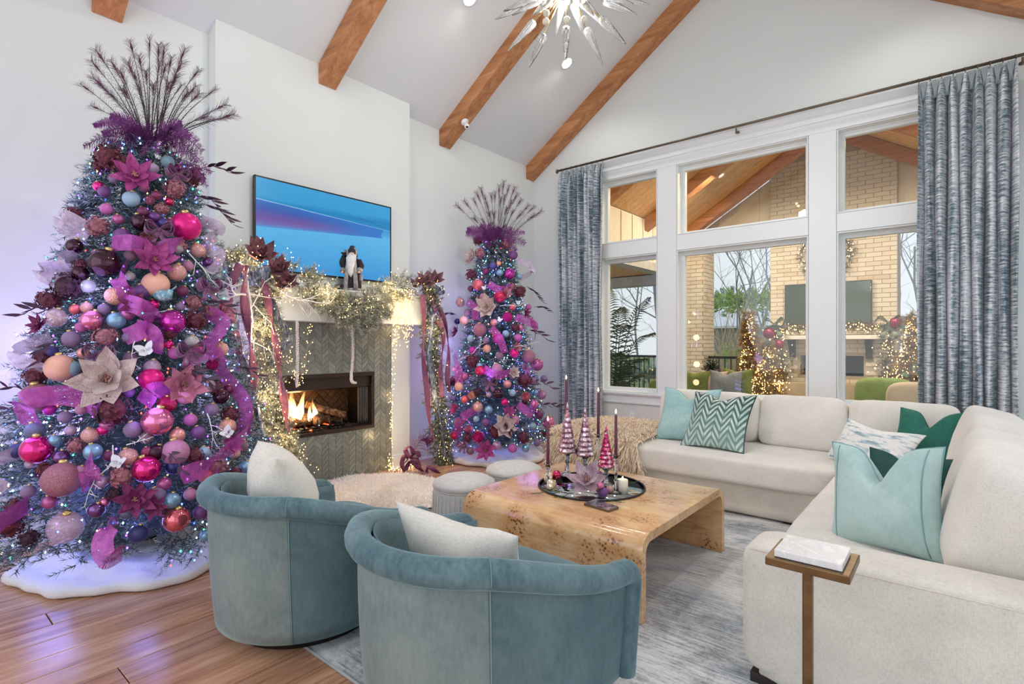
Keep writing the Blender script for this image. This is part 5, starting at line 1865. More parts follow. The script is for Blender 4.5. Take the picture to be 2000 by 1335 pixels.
for a in [(950, 530, 7, S, 'plum'), (945, 580, 7, GL, 'orchid'), (960, 600, 7, MT, 'violet'), (1000, 600, 7, S, 'coral pink'), (915, 610, 7, GL, 'plum'), (965, 630, 7, S, 'rose gold'), (1010, 660, 8, GL, 'magenta'), (950, 665, 7, GL, 'violet'), (925, 685, 8, S, 'magenta'), (975, 695, 8, GL, 'plum'), (910, 735, 8, S, 'orchid'), (955, 745, 8, MT, 'violet'), (990, 750, 8, S, 'rose gold'), (1040, 745, 8, GL, 'plum'), (895, 825, 9, GL, 'violet'),
          (910, 780, 8, S, 'coral pink'), (955, 800, 8, S, 'pale blue'), (1005, 820, 9, GL, 'orchid'), (1050, 810, 9, MT, 'plum'), (970, 870, 9, S, 'lilac'), (1000, 875, 9, GL, 'magenta'), (890, 850, 8, S, 'raspberry'), (1025, 875, 8, S, 'pale blue'), (1060, 740, 7, GL, 'violet'), (985, 785, 7, S, 'hot pink'), (920, 880, 8, GL, 'plum')]:
    bauble(*a, T2, PROF2)
# hydrangea heads: many small four petalled florets
def hydrangea_mesh(mat, seed):
    R = random.Random(seed)
    mb = MB()
    for i in range(110):
        d = Vector((R.gauss(0, 1), R.gauss(0, 1), R.gauss(0, 1))).normalized()
        F_ = frame_from(d)
        c = d * (.80 + .2 * R.random())
        a0 = R.random() * 2
        for k in range(4):
            a = a0 + k * PI / 2
            e1 = F_ @ Vector((math.cos(a), math.sin(a), .35)); e2 = F_ @ Vector((-math.sin(a), math.cos(a), 0))
            s = .17
            mb.add([c, c + e1 * s * .6 + e2 * s * .5, c + e1 * s * 1.15, c + e1 * s * .6 - e2 * s * .5], [(0, 1, 2, 3)])
    mb.sphere((0, 0, 0), .72, 10, 7)
    o = mb.build('hydrangea', mat, smooth=False)
    me = o.data; bpy.data.objects.remove(o)
    return me
HYD = {'burgundy': hydrangea_mesh(M('burgundy petal', (104, 44, 60), .7, var=.35, vscale=4), 1), 'dusty rose': hydrangea_mesh(M('dusty rose petal', (164, 104, 116), .7, var=.3, vscale=4), 2),
       'dark plum': hydrangea_mesh(M('dark plum petal', (66, 32, 50), .7, var=.35, vscale=4), 3)}
def hydrangea(px, py, r, col, T, P, sq=1.0):
    p, n_ = on_tree(px, py, T, P)
    D = depth(p); R_ = r * D / 1040
    o = bpy.data.objects.new('hydrangea', HYD[col]); COL.objects.link(o)
    o.location = wp(px, py, D) + n_ * R_ * .3
    o.scale = (R_ * sq, R_, R_ * .95); o.rotation_euler = (rnd.random() * 6, rnd.random() * 6, 0) if sq == 1 else (0, 0, YAW)
    tag(o, None, 'flower', 'hydrangea heads on the trees')
    book(o, col + ' hydrangea head', px, py, T)
for a in [(215, 312, 26, 'burgundy'), (240, 326, 20, 'burgundy'), (196, 326, 12, 'burgundy'), (372, 345, 22, 'burgundy'), (338, 372, 20, 'dusty rose'), (287, 473, 20, 'burgundy'), (150, 427, 20, 'burgundy'), (195, 445, 21, 'dusty rose'), (140, 562, 29, 'dark plum'), (102, 588, 22, 'burgundy'),
          (208, 660, 23, 'dusty rose'), (376, 592, 16, 'dusty rose'), (378, 628, 21, 'burgundy'), (88, 702, 19, 'burgundy'), (76, 737, 22, 'burgundy'), (222, 800, 32, 'burgundy'), (445, 810, 17, 'burgundy'), (240, 930, 24, 'dusty rose'), (92, 918, 17, 'burgundy'), (378, 890, 18, 'burgundy'),
          (24, 1022, 28, 'burgundy'), (38, 990, 20, 'burgundy'), (420, 912, 20, 'dusty rose'), (410, 610, 16, 'dusty rose'), (455, 925, 14, 'burgundy'), (395, 960, 16, 'burgundy'), (330, 650, 15, 'burgundy'), (160, 520, 15, 'burgundy'), (315, 410, 13, 'dusty rose'), (175, 730, 15, 'dark plum'), (150, 870, 16, 'dusty rose'), (330, 1000, 15, 'burgundy'), (60, 1050, 18, 'dark plum'), (225, 965, 15, 'dark plum'), (290, 640, 13, 'dark plum'), (420, 760, 15, 'burgundy'), (350, 480, 13, 'dusty rose')]:
    hydrangea(*a, T1, PROF1)
for a in [(937, 470, 11, 'burgundy'), (988, 475, 11, 'dusty rose'), (923, 537, 12, 'burgundy'), (1012, 570, 13, 'burgundy'), (1022, 742, 15, 'burgundy'), (915, 855, 10, 'burgundy'), (968, 842, 14, 'burgundy'), (1020, 855, 12, 'burgundy'), (925, 705, 14, 'burgundy'), (940, 495, 11, 'dusty rose'), (886, 745, 11, 'burgundy'), (1066, 845, 11, 'burgundy'), (998, 560, 8, 'dusty rose'), (1005, 640, 9, 'burgundy'), (935, 765, 9, 'dark plum')]:
    hydrangea(*a, T2, PROF2)

# poinsettias and magnolias: separate petals round a beaded centre
def petal_mesh(mat, w=.36, curl=.25, name='petal', point=1.6):
    mb = MB()
    def f(u, v):
        x = v
        ww = w * (math.sin(PI * min(1, v ** .8)) ** .75) * (1 if v < .55 else (1 - ((v - .55) / .45) ** point * .55))
        y = (u * 2 - 1) * ww
        z = curl * v * v - .22 * w * (1 - (u * 2 - 1) ** 2) * math.sin(PI * v) + .03 * math.sin(u * 9 + v * 7)
        return (x, y, z)
    mb.grid(f, 5, 8)
    o = mb.build(name, mat)
    me = o.data; bpy.data.objects.remove(o)
    return me
def glit(name, c1, c2):
    t = NT(name)
    f = t.noise(t.coord(), 34, 3, .6)
    g_ = t.noise(t.coord(rand=True), 2.2, 3)
    k = t.math('ADD', t.math('MULTIPLY', f, .6), t.math('MULTIPLY', g_, .4))
    t.set(Base_Color=t.ramp(k, [(.36, s2l(c1)), (.62, s2l(c2))]), Roughness=.5, Metallic=.15)
    t.bump(f, .4, .01)
    return t.mat
PET = {'magenta': petal_mesh(glit('magenta glitter', (142, 36, 112), (206, 92, 168)), .23), 'champagne': petal_mesh(glit('champagne lace', (186, 146, 146), (242, 230, 226)), .30, .35),
       'plum': petal_mesh(glit('plum glitter', (104, 30, 84), (160, 64, 124)), .22), 'rose': petal_mesh(glit('rose glitter', (168, 84, 112), (220, 150, 170)), .27, .35),
       'burgundy': petal_mesh(glit('burgundy velvet', (104, 52, 66), (184, 130, 140)), .31, .40), 'mauve': petal_mesh(glit('mauve frost', (150, 98, 120), (224, 204, 212)), .26, .25)}
m_seed = M('beaded flower centre', (170, 120, 110), .5, .3, var=.3)
def flower(c, n_, R_, col, label, name='poinsettia', rows=((7, 1., .15), (6, .76, .45), (4, .48, .85)), group=None, spin=0.):
    o = thing(name, label, 'flower', c, group)
    F_ = frame_from(n_).to_4x4()
    for (k, s, lift) in rows:
        for i in range(k):
            a = 2 * PI * i / k + s * 3 + spin
            M_ = F_ @ Matrix.Rotation(a, 4, 'Z') @ Matrix.Rotation(-lift + rnd.uniform(-.15, .15), 4, 'Y') @ Matrix.Scale(R_ * s * rnd.uniform(.9, 1.08), 4)
            q = bpy.data.objects.new('petal', PET[col]); COL.objects.link(q)
            q.parent = o
            q.matrix_parent_inverse = Matrix.Identity(4)
            q.matrix_basis = M_
    mb = MB()
    for i in range(7):
        a = i * 2.4; rr = .035 * math.sqrt(i)
        p = F_ @ Vector((R_ * rr * 1.3 * math.cos(a), R_ * rr * 1.3 * math.sin(a), R_ * .14))
        mb.sphere(Vector(c) + p, R_ * .05, 7, 5)
    mb.build('flower_centre', m_seed, o)
    return o
def tree_flower(px, py, r, col, T, P, base, lean=(0, 0, 0)):
    p, n_ = on_tree(px, py, T, P)
    D = depth(p); R_ = r * D / 1040
    o = flower(wp(px, py, D) + n_ * .05, n_ + Vector(lean), R_, col, None, group='poinsettias on the trees', spin=rnd.random() * 3)
    book(o, base, px, py, T)
for a in [(266, 352, 44, 'magenta', 'magenta glitter poinsettia'), (300, 515, 42, 'magenta', 'magenta glitter poinsettia'), (216, 745, 62, 'champagne', 'big champagne lace magnolia'), (422, 612, 27, 'rose', 'rose glitter magnolia'),
          (265, 975, 40, 'plum', 'plum glitter poinsettia'), (352, 755, 44, 'rose', 'rose glitter poinsettia'), (300, 990, 26, 'plum', 'plum glitter poinsettia'), (265, 600, 30, 'plum', 'plum glitter poinsettia'), (440, 870, 26, 'magenta', 'magenta glitter poinsettia'), (95, 640, 26, 'plum', 'plum glitter poinsettia')]:
    tree_flower(*a[:4], T1, PROF1, a[4])
for a in [(930, 505, 21, 'champagne', 'champagne lace magnolia'), (953, 602, 26, 'champagne', 'champagne lace magnolia'), (985, 832, 28, 'champagne', 'champagne lace magnolia'), (950, 880, 24, 'magenta', 'magenta glitter poinsettia'), (991, 805, 15, 'magenta', 'magenta glitter poinsettia'),
          (1030, 635, 17, 'magenta', 'magenta glitter poinsettia'), (900, 650, 16, 'plum', 'plum glitter poinsettia'), (1000, 728, 14, 'champagne', 'champagne lace magnolia'), (895, 800, 15, 'magenta', 'magenta glitter poinsettia'), (985, 575, 15, 'rose', 'rose glitter poinsettia'), (1020, 615, 14, 'plum', 'plum glitter poinsettia'), (1005, 680, 12, 'rose', 'rose glitter poinsettia')]:
    tree_flower(*a[:4], T2, PROF2, a[4])

# ribbons of open mesh
t = NT('mesh ribbon')
t.t.nodes.remove(t.b)
df = t.node('ShaderNodeBsdfPrincipled'); df.inputs['Roughness'].default_value = .4; df.inputs['Metallic'].default_value = .2
f = t.noise(t.coord(), 30)
t.link(t.ramp(f, [(.3, s2l((158, 50, 150))), (.7, s2l((206, 96, 190)))]), df.inputs['Base Color'])
tr_ = t.node('ShaderNodeBsdfTransparent')
tcn = t.node('ShaderNodeTexCoord'); sp = t.node('ShaderNodeSeparateXYZ'); t.link(tcn.outputs['UV'], sp.inputs[0])
gx = t.math('LESS_THAN', t.math('FRACT', t.math('MULTIPLY', sp.outputs['X'], 22.)), .42)
gy = t.math('LESS_THAN', t.math('FRACT', t.math('MULTIPLY', sp.outputs['Y'], 230.)), .42)
mx = t.node('ShaderNodeMixShader')
t.link(t.math('MAXIMUM', t.math('MAXIMUM', gx, gy), .16), mx.inputs[0]); t.link(tr_.outputs[0], mx.inputs[1]); t.link(df.outputs[0], mx.inputs[2])
t.link(mx.outputs[0], t.out.inputs[0])
m_meshrib = t.mat
t2 = t.mat.copy(); t2.name = 'pale mesh ribbon'
for n_ in t2.node_tree.nodes:
    if n_.type == 'VALTORGB':
        n_.color_ramp.elements[0].color = (*s2l((176, 150, 184)), 1); n_.color_ramp.elements[1].color = (*s2l((214, 196, 220)), 1)
m_meshpale = t2
def catmull(P, n=8):
    P = [Vector(p) for p in P]
    out = []
    for i in range(len(P) - 1):
        p0, p1, p2, p3 = P[max(i - 1, 0)], P[i], P[i + 1], P[min(i + 2, len(P) - 1)]
        for k in range(n):
            s = k / n
            out.append(.5 * ((2 * p1) + (p2 - p0) * s + (2 * p0 - 5 * p1 + 4 * p2 - p3) * s * s + (3 * p1 - p0 - 3 * p2 + p3) * s ** 3))
    out.append(P[-1])
    return out
def strip_mesh(name, pts, w, side, mat, parent=None, twist=0., uv=True, solid=0., ph=0., wave=0.):
    """ribbon along pts; side: vector or fn(i, tangent); twist: turns per metre"""
    mb = MB(); vs = []; acc = 0.; L = []
    m = len(pts)
    for i, p in enumerate(pts):
        t_ = (pts[min(i + 1, m - 1)] - pts[max(i - 1, 0)]).normalized()
        if i: acc += (p - pts[i - 1]).length
        s = Vector(side) if not callable(side) else Vector(side(i, t_))
        s = (s - t_ * s.dot(t_)); s = s.normalized() if s.length > 1e-5 else t_.orthogonal().normalized()
        if twist: s = Matrix.Rotation(acc * twist * 2 * PI + ph, 3, t_) @ s
        nn = t_.cross(s) * wave
        vs += [p - s * w / 2, p - s * w / 6 + nn, p + s * w / 6 - nn, p + s * w / 2]
        L.append(acc)
    fs = [(i * 4 + k, i * 4 + k + 1, i * 4 + k + 5, i * 4 + k + 4) for i in range(m - 1) for k in range(3)]
    mb.add(vs, fs)
    o = mb.build(name, mat, parent, solid=solid)
    if uv:
        me = o.data; ul = me.uv_layers.new(name='uv')
        li = np.zeros(len(me.loops), dtype=np.int32); me.loops.foreach_get('vertex_index', li)
        q = np.array([(k / 3, L[i]) for i in range(m) for k in range(4)], dtype=np.float32)
        ul.data.foreach_set('uv', q[li].ravel())
    return o
def tree_ribbon(pxs, w, T, P, mat, base):
    """pxs: (x, y, lift) knots"""
    pts = []
    for x, y, l in pxs:
        p, n_ = on_tree(x, y, T, P)
        pts.append(wp(x, y, depth(p)) + n_ * l)
    pts = catmull(pts, 9)
    side = lambda i, t_: (Vector((0, 0, 1)) + Vector((.3, .2, 0))) if abs(t_.z) < .75 else Vector((math.cos(YAW), math.sin(YAW), 0))
    o = strip_mesh('mesh_ribbon', pts, w, side, mat)
    tag(o, None, 'ribbon', 'mesh ribbons on the trees')
    book(o, base, pxs[len(pxs) // 2][0], pxs[len(pxs) // 2][1], T)
MR, MP = 'magenta mesh ribbon', 'pale mesh ribbon loop'
for pts, w, mt, b in [
    ([(222, 480, .03), (262, 488, .10), (300, 492, .03), (330, 486, .06), (352, 478, .02)], .085, m_meshrib, MR),
    ([(250, 520, .02), (240, 560, .10), (262, 590, .02)], .085, m_meshrib, MR),
    ([(235, 590, .02), (275, 610, .10), (300, 625, .02), (280, 650, .08), (245, 660, .02)], .09, m_meshrib, MR),
    ([(265, 640, .02), (298, 660, .08), (300, 690, .02)], .085, m_meshrib, MR),
    ([(400, 610, .02), (412, 640, .10), (396, 680, .02)], .085, m_meshrib, MR),
    ([(70, 830, .02), (84, 790, .10), (130, 775, .06), (170, 782, .02), (200, 800, .05)], .10, m_meshrib, MR),
    ([(280, 790, .02), (300, 765, .08), (330, 770, .02)], .085, m_meshrib, MR),
    ([(62, 985, .02), (48, 1020, .14), (30, 1060, .20), (22, 1095, .24)], .11, m_meshrib, MR),
    ([(230, 1010, .05), (212, 1050, .10), (222, 1085, .14), (245, 1075, .10)], .10, m_meshrib, MR),
    ([(175, 890, .02), (190, 920, .10), (180, 950, .02)], .10, m_meshrib, MR),
    ([(350, 930, .02), (385, 915, .10), (420, 890, .06), (455, 850, .10), (478, 800, .04)], .095, m_meshrib, MR),
    ([(395, 1010, .02), (400, 960, .10), (410, 920, .04)], .10, m_meshrib, MR),
    ([(355, 705, .02), (400, 695, .08), (430, 730, .02), (455, 790, .08), (470, 850, .02)], .085, m_meshrib, MR),
    ([(165, 470, .0), (148, 452, .08), (160, 440, .10), (185, 455, .02)], .07, m_meshpale, MP),
    ([(152, 500, .0), (140, 520, .08), (148, 545, .02)], .07, m_meshpale, MP),
    ([(392, 430, .0), (404, 455, .09), (396, 475, .02)], .07, m_meshpale, MP),
    ([(394, 485, .0), (406, 505, .09), (402, 535, .02)], .07, m_meshpale, MP),
    ([(100, 660, .0), (78, 690, .10), (74, 708, .10), (92, 725, .02)], .07, m_meshpale, MP),
    ([(48, 880, .0), (24, 905, .10), (16, 930, .10), (30, 955, .04)], .07, m_meshpale, MP),
    ([(140, 560, .02), (122, 545, .12), (150, 532, .02)], .08, m_meshpale, MP),
]:
    tree_ribbon(pts, w, T1, PROF1, mt, b)
for pts, w, mt, b in [
    ([(955, 555, .02), (975, 570, .08), (1000, 560, .02)], .08, m_meshrib, MR), ([(915, 590, .02), (935, 605, .08), (930, 625, .02)], .08, m_meshrib, MR), ([(1005, 620, .02), (1030, 640, .1), (1040, 665, .02)], .09, m_meshrib, MR),
    ([(960, 640, .02), (975, 665, .08), (985, 690, .02)], .08, m_meshrib, MR), ([(945, 720, .02), (970, 735, .08), (1000, 725, .02)], .09, m_meshrib, MR), ([(890, 690, .02), (905, 720, .08), (900, 750, .02)], .09, m_meshrib, MR),
    ([(1010, 790, .02), (1030, 810, .09), (1040, 780, .02)], .09, m_meshrib, MR), ([(895, 850, .02), (910, 820, .09), (930, 800, .02)], .09, m_meshrib, MR), ([(1010, 508, .0), (1024, 520, .07), (1026, 535, .07), (1010, 545, .02)], .07, m_meshpale, MP),
    ([(890, 640, .0), (880, 670, .1), (885, 690, .02)], .08, m_meshpale, MP)]:
    tree_ribbon(pts, w, T2, PROF2, mt, b)

# satin bows
m_bow = M('mauve satin', (128, 72, 118), .35, .05, var=.15, Sheen_Weight=.4)
def bow(c, n_, s, label, group=None):
    o = thing('bow', label, 'bow', c, group)
    F_ = frame_from(n_)
    c = Vector(c)
    for k in (-1, 1):
        for lift in (.0, .55):
            pts = [c + F_ @ (Vector((k * s * (.05 + .95 * math.sin(PI * i / 10)) * (1 - lift * .25), s * (.42 * math.sin(2 * PI * i / 10) + lift * .9 * math.sin(PI * i / 10) * .5), s * (.25 + .3 * math.sin(PI * i / 10))))) for i in range(11)]
            strip_mesh('loop', pts, s * .55, F_ @ Vector((0, .2, 1)), m_bow, o, uv=False, solid=.001)
        pts = [c + F_ @ Vector((k * s * .55 * i / 6, -s * 1.2 * i / 6, s * (.22 + .12 * math.sin(i * 1.7)))) for i in range(7)]
        strip_mesh('tail', pts, s * .42, F_ @ Vector((1, .4 * k, 0)), m_bow, o, uv=False, solid=.001)
    MB().sphere(c + F_ @ Vector((0, 0, s * .32)), s * .20, 10, 7).build('knot', m_bow, o)
    return o
for (px, py, r, T, P) in [(306, 457, 24, T1, PROF1), (205, 695, 26, T1, PROF1), (362, 690, 26, T1, PROF1), (392, 565, 24, T1, PROF1), (336, 348, 22, T1, PROF1), (958, 748, 15, T2, PROF2), (1022, 720, 13, T2, PROF2), (910, 870, 12, T2, PROF2)]:
    p, n_ = on_tree(px, py, T, P)
    D = depth(p)
    o = bow(wp(px, py, D) + n_ * .04, n_, r * D / 1040, None, 'mauve bows on the trees')
    book(o, 'mauve satin bow', px, py, T)

# butterflies
m_fly = M('white butterfly wing', (226, 224, 232), .6, var=.06)
def butterfly(px, py, T, P, s=.045, roll=0., pos=None):
    if pos is None:
        p, n_ = on_tree(px, py, T, P)
        c = wp(px, py, depth(p)) + n_ * .06
    else: c, n_ = pos
    o = thing('butterfly', None, 'butterfly', c, 'white butterflies')
    F_ = frame_from(n_ + Vector((0, -.4, .3))) @ Matrix.Rotation(roll, 3, 'Z')
    for k in (-1, 1):
        for (ang, L, w) in ((.6, 1.0, .38), (-.55, .72, .34)):
            mb = MB()
            def f(u, v, k=k, ang=ang, L=L, w=w):
                ww = w * math.sin(PI * min(1, .12 + v * .86)) ** .8
                x = v * L; y = (u * 2 - 1) * ww
                q = Vector((x * math.cos(ang) - y * math.sin(ang), x * math.sin(ang) + y * math.cos(ang), 0))
                return c + F_ @ Vector((k * q.x * .85, q.y, abs(q.x) * .55)) * s
            mb.grid(f, 5, 6)
            mb.build('wing', m_fly, o)
    MB().tube([c + F_ @ Vector((0, y, .03)) * s for y in (-.4, -.1, .3, .45)], [.002, .0035, .003, .001], 6).build('body', m_fly, o)
    if pos is None: book(o, 'white butterfly ornament', px, py, T)
    return o
butterfly(285, 690, T1, PROF1, .06, .4); butterfly(236, 905, T1, PROF1, .05, -.3); butterfly(430, 850, T1, PROF1, .05, .8)
butterfly(950, 566, T2, PROF2, .04, .3); butterfly(975, 628, T2, PROF2, .04, -.5); butterfly(1005, 595, T2, PROF2, .04)
for i, (px, py, lab) in enumerate([(463, 638, 'uppermost white butterfly clipped to the left mantel garland'), (462, 676, 'second white butterfly from the top on the left mantel garland'), (460, 737, 'lowest white butterfly on the left mantel garland')]):
    b = butterfly(0, 0, T1, PROF1, .055, .5 - .4 * i, (wp(px, py, 3.62), Vector((.6, -.75, .2))))
    b['label'] = lab

# leafy picks and frosted twigs
m_leafd = M('dark plum leaf', (64, 30, 56), .45, .1, var=.25)
_o = MB().grid(lambda u, v: (v, (u * 2 - 1) * .13 * math.sin(PI * v ** .8), .12 * v * v - .05 * (1 - (u * 2 - 1) ** 2) * math.sin(PI * v)), 3, 6).build('leaf', m_leafd)
LEAF = _o.data; bpy.data.objects.remove(_o)
def leaf_pick(px, py, T, P, dirpx, n, ln, base='dark plum leaf spray'):
    p, n_ = on_tree(px, py, T, P)
    D = depth(p)
    a = wp(px, py, D) + n_ * .02
    b = wp(px + dirpx[0], py + dirpx[1], D) + n_ * .10
    o = thing('leaf_spray', None, 'leaf spray', a, 'dark leaf sprays')
    mid = (a + b) / 2 + Vector((0, 0, .03))
    pts = catmull([a, mid, b], 6)
    MB().tube(pts, .0022, 5).build('stem', m_leafd, o)
    for i in range(n):
        s = pts[min(len(pts) - 1, int((i + 1) / n * (len(pts) - 1)))]
        d = (b - a).normalized()
        side = d.cross(n_).normalized() * (1 if i % 2 else -1)
        v = (d + side * .75 * (1 if i < n - 1 else 0) + n_ * .2).normalized()
        y = n_.cross(v).normalized(); z = v.cross(y)
        M_ = Matrix((v, y, z)).transposed().to_4x4() @ Matrix.Scale(ln * rnd.uniform(.8, 1.1), 4)
        q = bpy.data.objects.new('leaf', LEAF); COL.objects.link(q); q.parent = o
        q.matrix_parent_inverse = Matrix.Identity(4); q.matrix_basis = Matrix.Translation(s - a) @ M_
    book(o, base, px, py, T)
for (px, py, dv, n, l) in [(385, 330, (30, 12), 7, .09), (392, 400, (32, 45), 9, .10), (380, 385, (20, 30), 7, .09), (395, 590, (40, 30), 7, .09), (105, 610, (-20, 15), 6, .08), (70, 775, (-26, -8), 5, .06), (70, 795, (-22, 18), 5, .07), (120, 670, (-8, 40), 6, .08), (345, 720, (60, 40), 9, .09), (455, 720, (25, 25), 6, .07), (310, 880, (40, 40), 7, .08)]:
    leaf_pick(px, py, T1, PROF1, dv, n, l)
for (px, py, dv, n, l) in [(1025, 560, (14, 30), 8, .11), (1030, 645, (22, 22), 7, .11), (1035, 745, (30, 15), 7, .10), (1055, 790, (28, 14), 7, .11), (1040, 600, (16, 12), 6, .09), (990, 820, (0, 22), 6, .10), (895, 615, (-10, 6), 5, .07)]:
    leaf_pick(px, py, T2, PROF2, dv, n, l)

m_white = M('white glitter twig', (232, 230, 232), .6, var=.06)
def twig_branch(mb, p, d, L, r, lev, R, n=5, spread=.7):
    pts = [p]
    dd = Vector(d).normalized()
    for i in range(n):
        dd = (dd + Vector((R.gauss(0, .16), R.gauss(0, .16), R.gauss(0, .14)))).normalized()
        pts.append(pts[-1] + dd * L / n)
        if lev > 0 and i > 0:
            sd = (dd + Vector((R.gauss(0, spread), R.gauss(0, spread), R.gauss(0, spread)))).normalized()
            twig_branch(mb, pts[-1], sd, L * .42, r * .65, lev - 1, R, 4, spread)
    mb.tube(pts, [r * (1 - .6 * i / n) for i in range(n + 1)], 5, cap=False)
for (px, py, dv, T, P, k) in [(330, 610, (-60, 10), T1, PROF1, 1), (360, 500, (30, 50), T1, PROF1, 2), (225, 870, (-10, 60), T1, PROF1, 3), (250, 870, (30, -10), T1, PROF1, 4), (395, 810, (30, 50), T1, PROF1, 5), (265, 670, (-5, 45), T1, PROF1, 6), (195, 920, (-10, 60), T1, PROF1, 7),
                              (975, 600, (35, 0), T2, PROF2, 8), (930, 690, (20, -20), T2, PROF2, 9), (1000, 680, (30, -12), T2, PROF2, 10), (930, 690, (-20, 20), T2, PROF2, 11), (970, 690, (20, 25), T2, PROF2, 12)]:
    p, n_ = on_tree(px, py, T, P); D = depth(p)
    a = wp(px, py, D) + n_ * .05; b = wp(px + dv[0], py + dv[1], D) + n_ * .08
    mb = MB(); twig_branch(mb, a, b - a, (b - a).length, .0035, 2, random.Random(k))
    o = mb.build('frosted_twig', m_white); tag(o, None, 'twig', 'frosted twigs on the trees')
    book(o, 'white frosted twig', px, py, T)

# bird ornament
p, n_ = on_tree(314, 582, T1, PROF1)
c = wp(314, 582, depth(p)) + n_ * .05
o = thing('bird_ornament', None, 'ornament', c)
m_bird = bauble_mat('glittered', 'aqua')
u = Vector((math.cos(YAW), math.sin(YAW), 0)); z = Vector((0, 0, 1))
MB().tube([c - u * .06 + z * .02, c - u * .03 + z * .004, c, c + u * .03, c + u * .045 + z * .03], [.006, .026, .034, .026, .012], 12).build('bird_body', m_bird, o)
MB().sphere(c - u * .035 + z * .035, .018, 10, 8).build('bird_head', m_bird, o)
MB().tube([c + u * .03 + z * .01, c + u * .075 + z * .05], [.016, .004], 8, flat=.3).build('bird_tail', m_bird, o)
MB().tube([c - u * .052 + z * .036, c - u * .066 + z * .034], [.004, .0008], 6).build('beak', m_cap, o)
book(o, 'aqua glitter bird ornament', 314, 582, T1)

# ---- feather toppers
m_pea = M('dark peacock feather', (46, 20, 36), .6, var=.4, vscale=30)
m_pea2 = M('burgundy feather eye', (98, 34, 68), .55, var=.4, vscale=30)
m_plume = M('purple ostrich plume', (112, 48, 112), .8, var=.3, vscale=14)
def peacock(a, b, seed, parent):
    R = random.Random(seed)
    a, b = Vector(a), Vector(b)
    out = Vector((b.x - a.x, b.y - a.y, 0))
    mid = a.lerp(b, .55) - out * .10
    pts = catmull([a, mid, b], 10)
    mb = MB()
    mb.tube(pts, [.0026 * (1 - .8 * i / len(pts)) + .0006 for i in range(len(pts))], 5, cap=False)
    u = Vector((math.cos(YAW + R.uniform(-.5, .5)), math.sin(YAW + R.uniform(-.5, .5)), 0))
    m = len(pts)
    def barb(s, sg, L, mi, lean):
        i = min(m - 2, int(s * (m - 1)))
        p = pts[i].lerp(pts[i + 1], s * (m - 1) - i)
        t_ = (pts[min(i + 1, m - 1)] - pts[max(i - 1, 0)]).normalized()
        sd = (u - t_ * u.dot(t_)).normalized() * sg
        e = p + (t_ * lean + sd * (1 - lean * .45)) .normalized() * L + Vector((R.uniform(-1, 1), R.uniform(-1, 1), R.uniform(-1, 1))) * .008
        w = t_ * .0011
        q = p.lerp(e, .55) + t_ * .006
        mb.add([p - w, p + w, q + w * .8, q - w * .8, e], [(0, 1, 2, 3), (3, 2, 4)], mi)
    for k in range(16):
        s = .18 + .52 * k / 16
        for sg in (-1, 1): barb(s, sg, R.uniform(.03, .065), 0, .75)
    for k in range(40):
        s = .72 + .27 * k / 40
        for sg in (-1, 1): barb(s, sg, (.026 + .030 * math.sin(PI * k / 40)) * R.uniform(.6, 1.6), 1 if R.random() < .5 else 0, R.uniform(.75, 1.0))
    # eye of the feather
    i0 = int(m * .84)
    c = pts[i0]; t_ = (pts[i0 + 1] - pts[i0 - 1]).normalized()
    sd = (u - t_ * u.dot(t_)).normalized()
    L = (b - a).length * .07
    mb.add([c - t_ * L, c - sd * .006, c + t_ * L * .2 - sd * .008, c + t_ * L * 1.2, c + t_ * L * .2 + sd * .008, c + sd * .006], [(0, 1, 2, 3, 4, 5)], 1)
    return mb.build('feather', [m_pea, m_pea2], parent, smooth=False)
def plume(a, b, seed, parent, w=.05, sag=.05, name='plume', mats=None, dens=80):
    R = random.Random(seed)
    a, b = Vector(a), Vector(b)
    mid = a.lerp(b, .55) + Vector((0, 0, sag))
    pts = catmull([a, mid, b], 10)
    m = len(pts); mb = MB()
    mb.tube(pts, [.0024 * (1 - .8 * i / m) + .0005 for i in range(m)], 5, cap=False)
    u = Vector((math.cos(YAW), math.sin(YAW), 0)) * .6 + Vector((0, 0, .8))
    for k in range(dens):
        s = .06 + .93 * k / dens
        i = min(m - 2, int(s * (m - 1)))
        p = pts[i].lerp(pts[i + 1], s * (m - 1) - i)
        t_ = (pts[i + 1] - pts[max(i - 1, 0)]).normalized()
        sd0 = (u - t_ * u.dot(t_)).normalized()
        for sg in (-1, 1):
            sd = (sd0 * sg + t_.cross(sd0) * R.uniform(-.6, .6)).normalized()
            L = w * (math.sin(PI * min(1, .22 + s * .72)) ** .7) * R.uniform(.75, 1.2)
            q = p + (sd + t_ * .35).normalized() * L * .55
            e = q + (sd * .6 + t_ * .6 + Vector((0, 0, -.5))).normalized() * L * .5
            ww = t_ * .0016
            mb.add([p - ww, p + ww, q + ww, q - ww, e], [(0, 1, 2, 3), (3, 2, 4)])
    return mb.build(name, mats or m_plume, parent, smooth=False)
def topper(T, bx, by, tips, plumes, label):
    D0 = depth(T)
    base = wp(bx, by, D0)
    o = thing('feather_topper', label, 'tree topper', base)
    R = random.Random(3)
    for i, (x, y) in enumerate(tips):
        dd = R.uniform(-.22, .22) * (D0 / 3.3) ** .3
        a = wp(bx + (x - bx) * .16 + R.uniform(-8, 8) * 3.3 / D0, by + 6, D0 + dd * .25)
        peacock(a, wp(x, y, D0 + dd), i, o)
    for i, (x0, y0, x1, y1, w, sg) in enumerate(plumes):
        dd = R.uniform(-.20, .02)
        plume(wp(x0, y0, D0 - .10), wp(x1, y1, D0 - .14 + dd), i, o, w, sg)
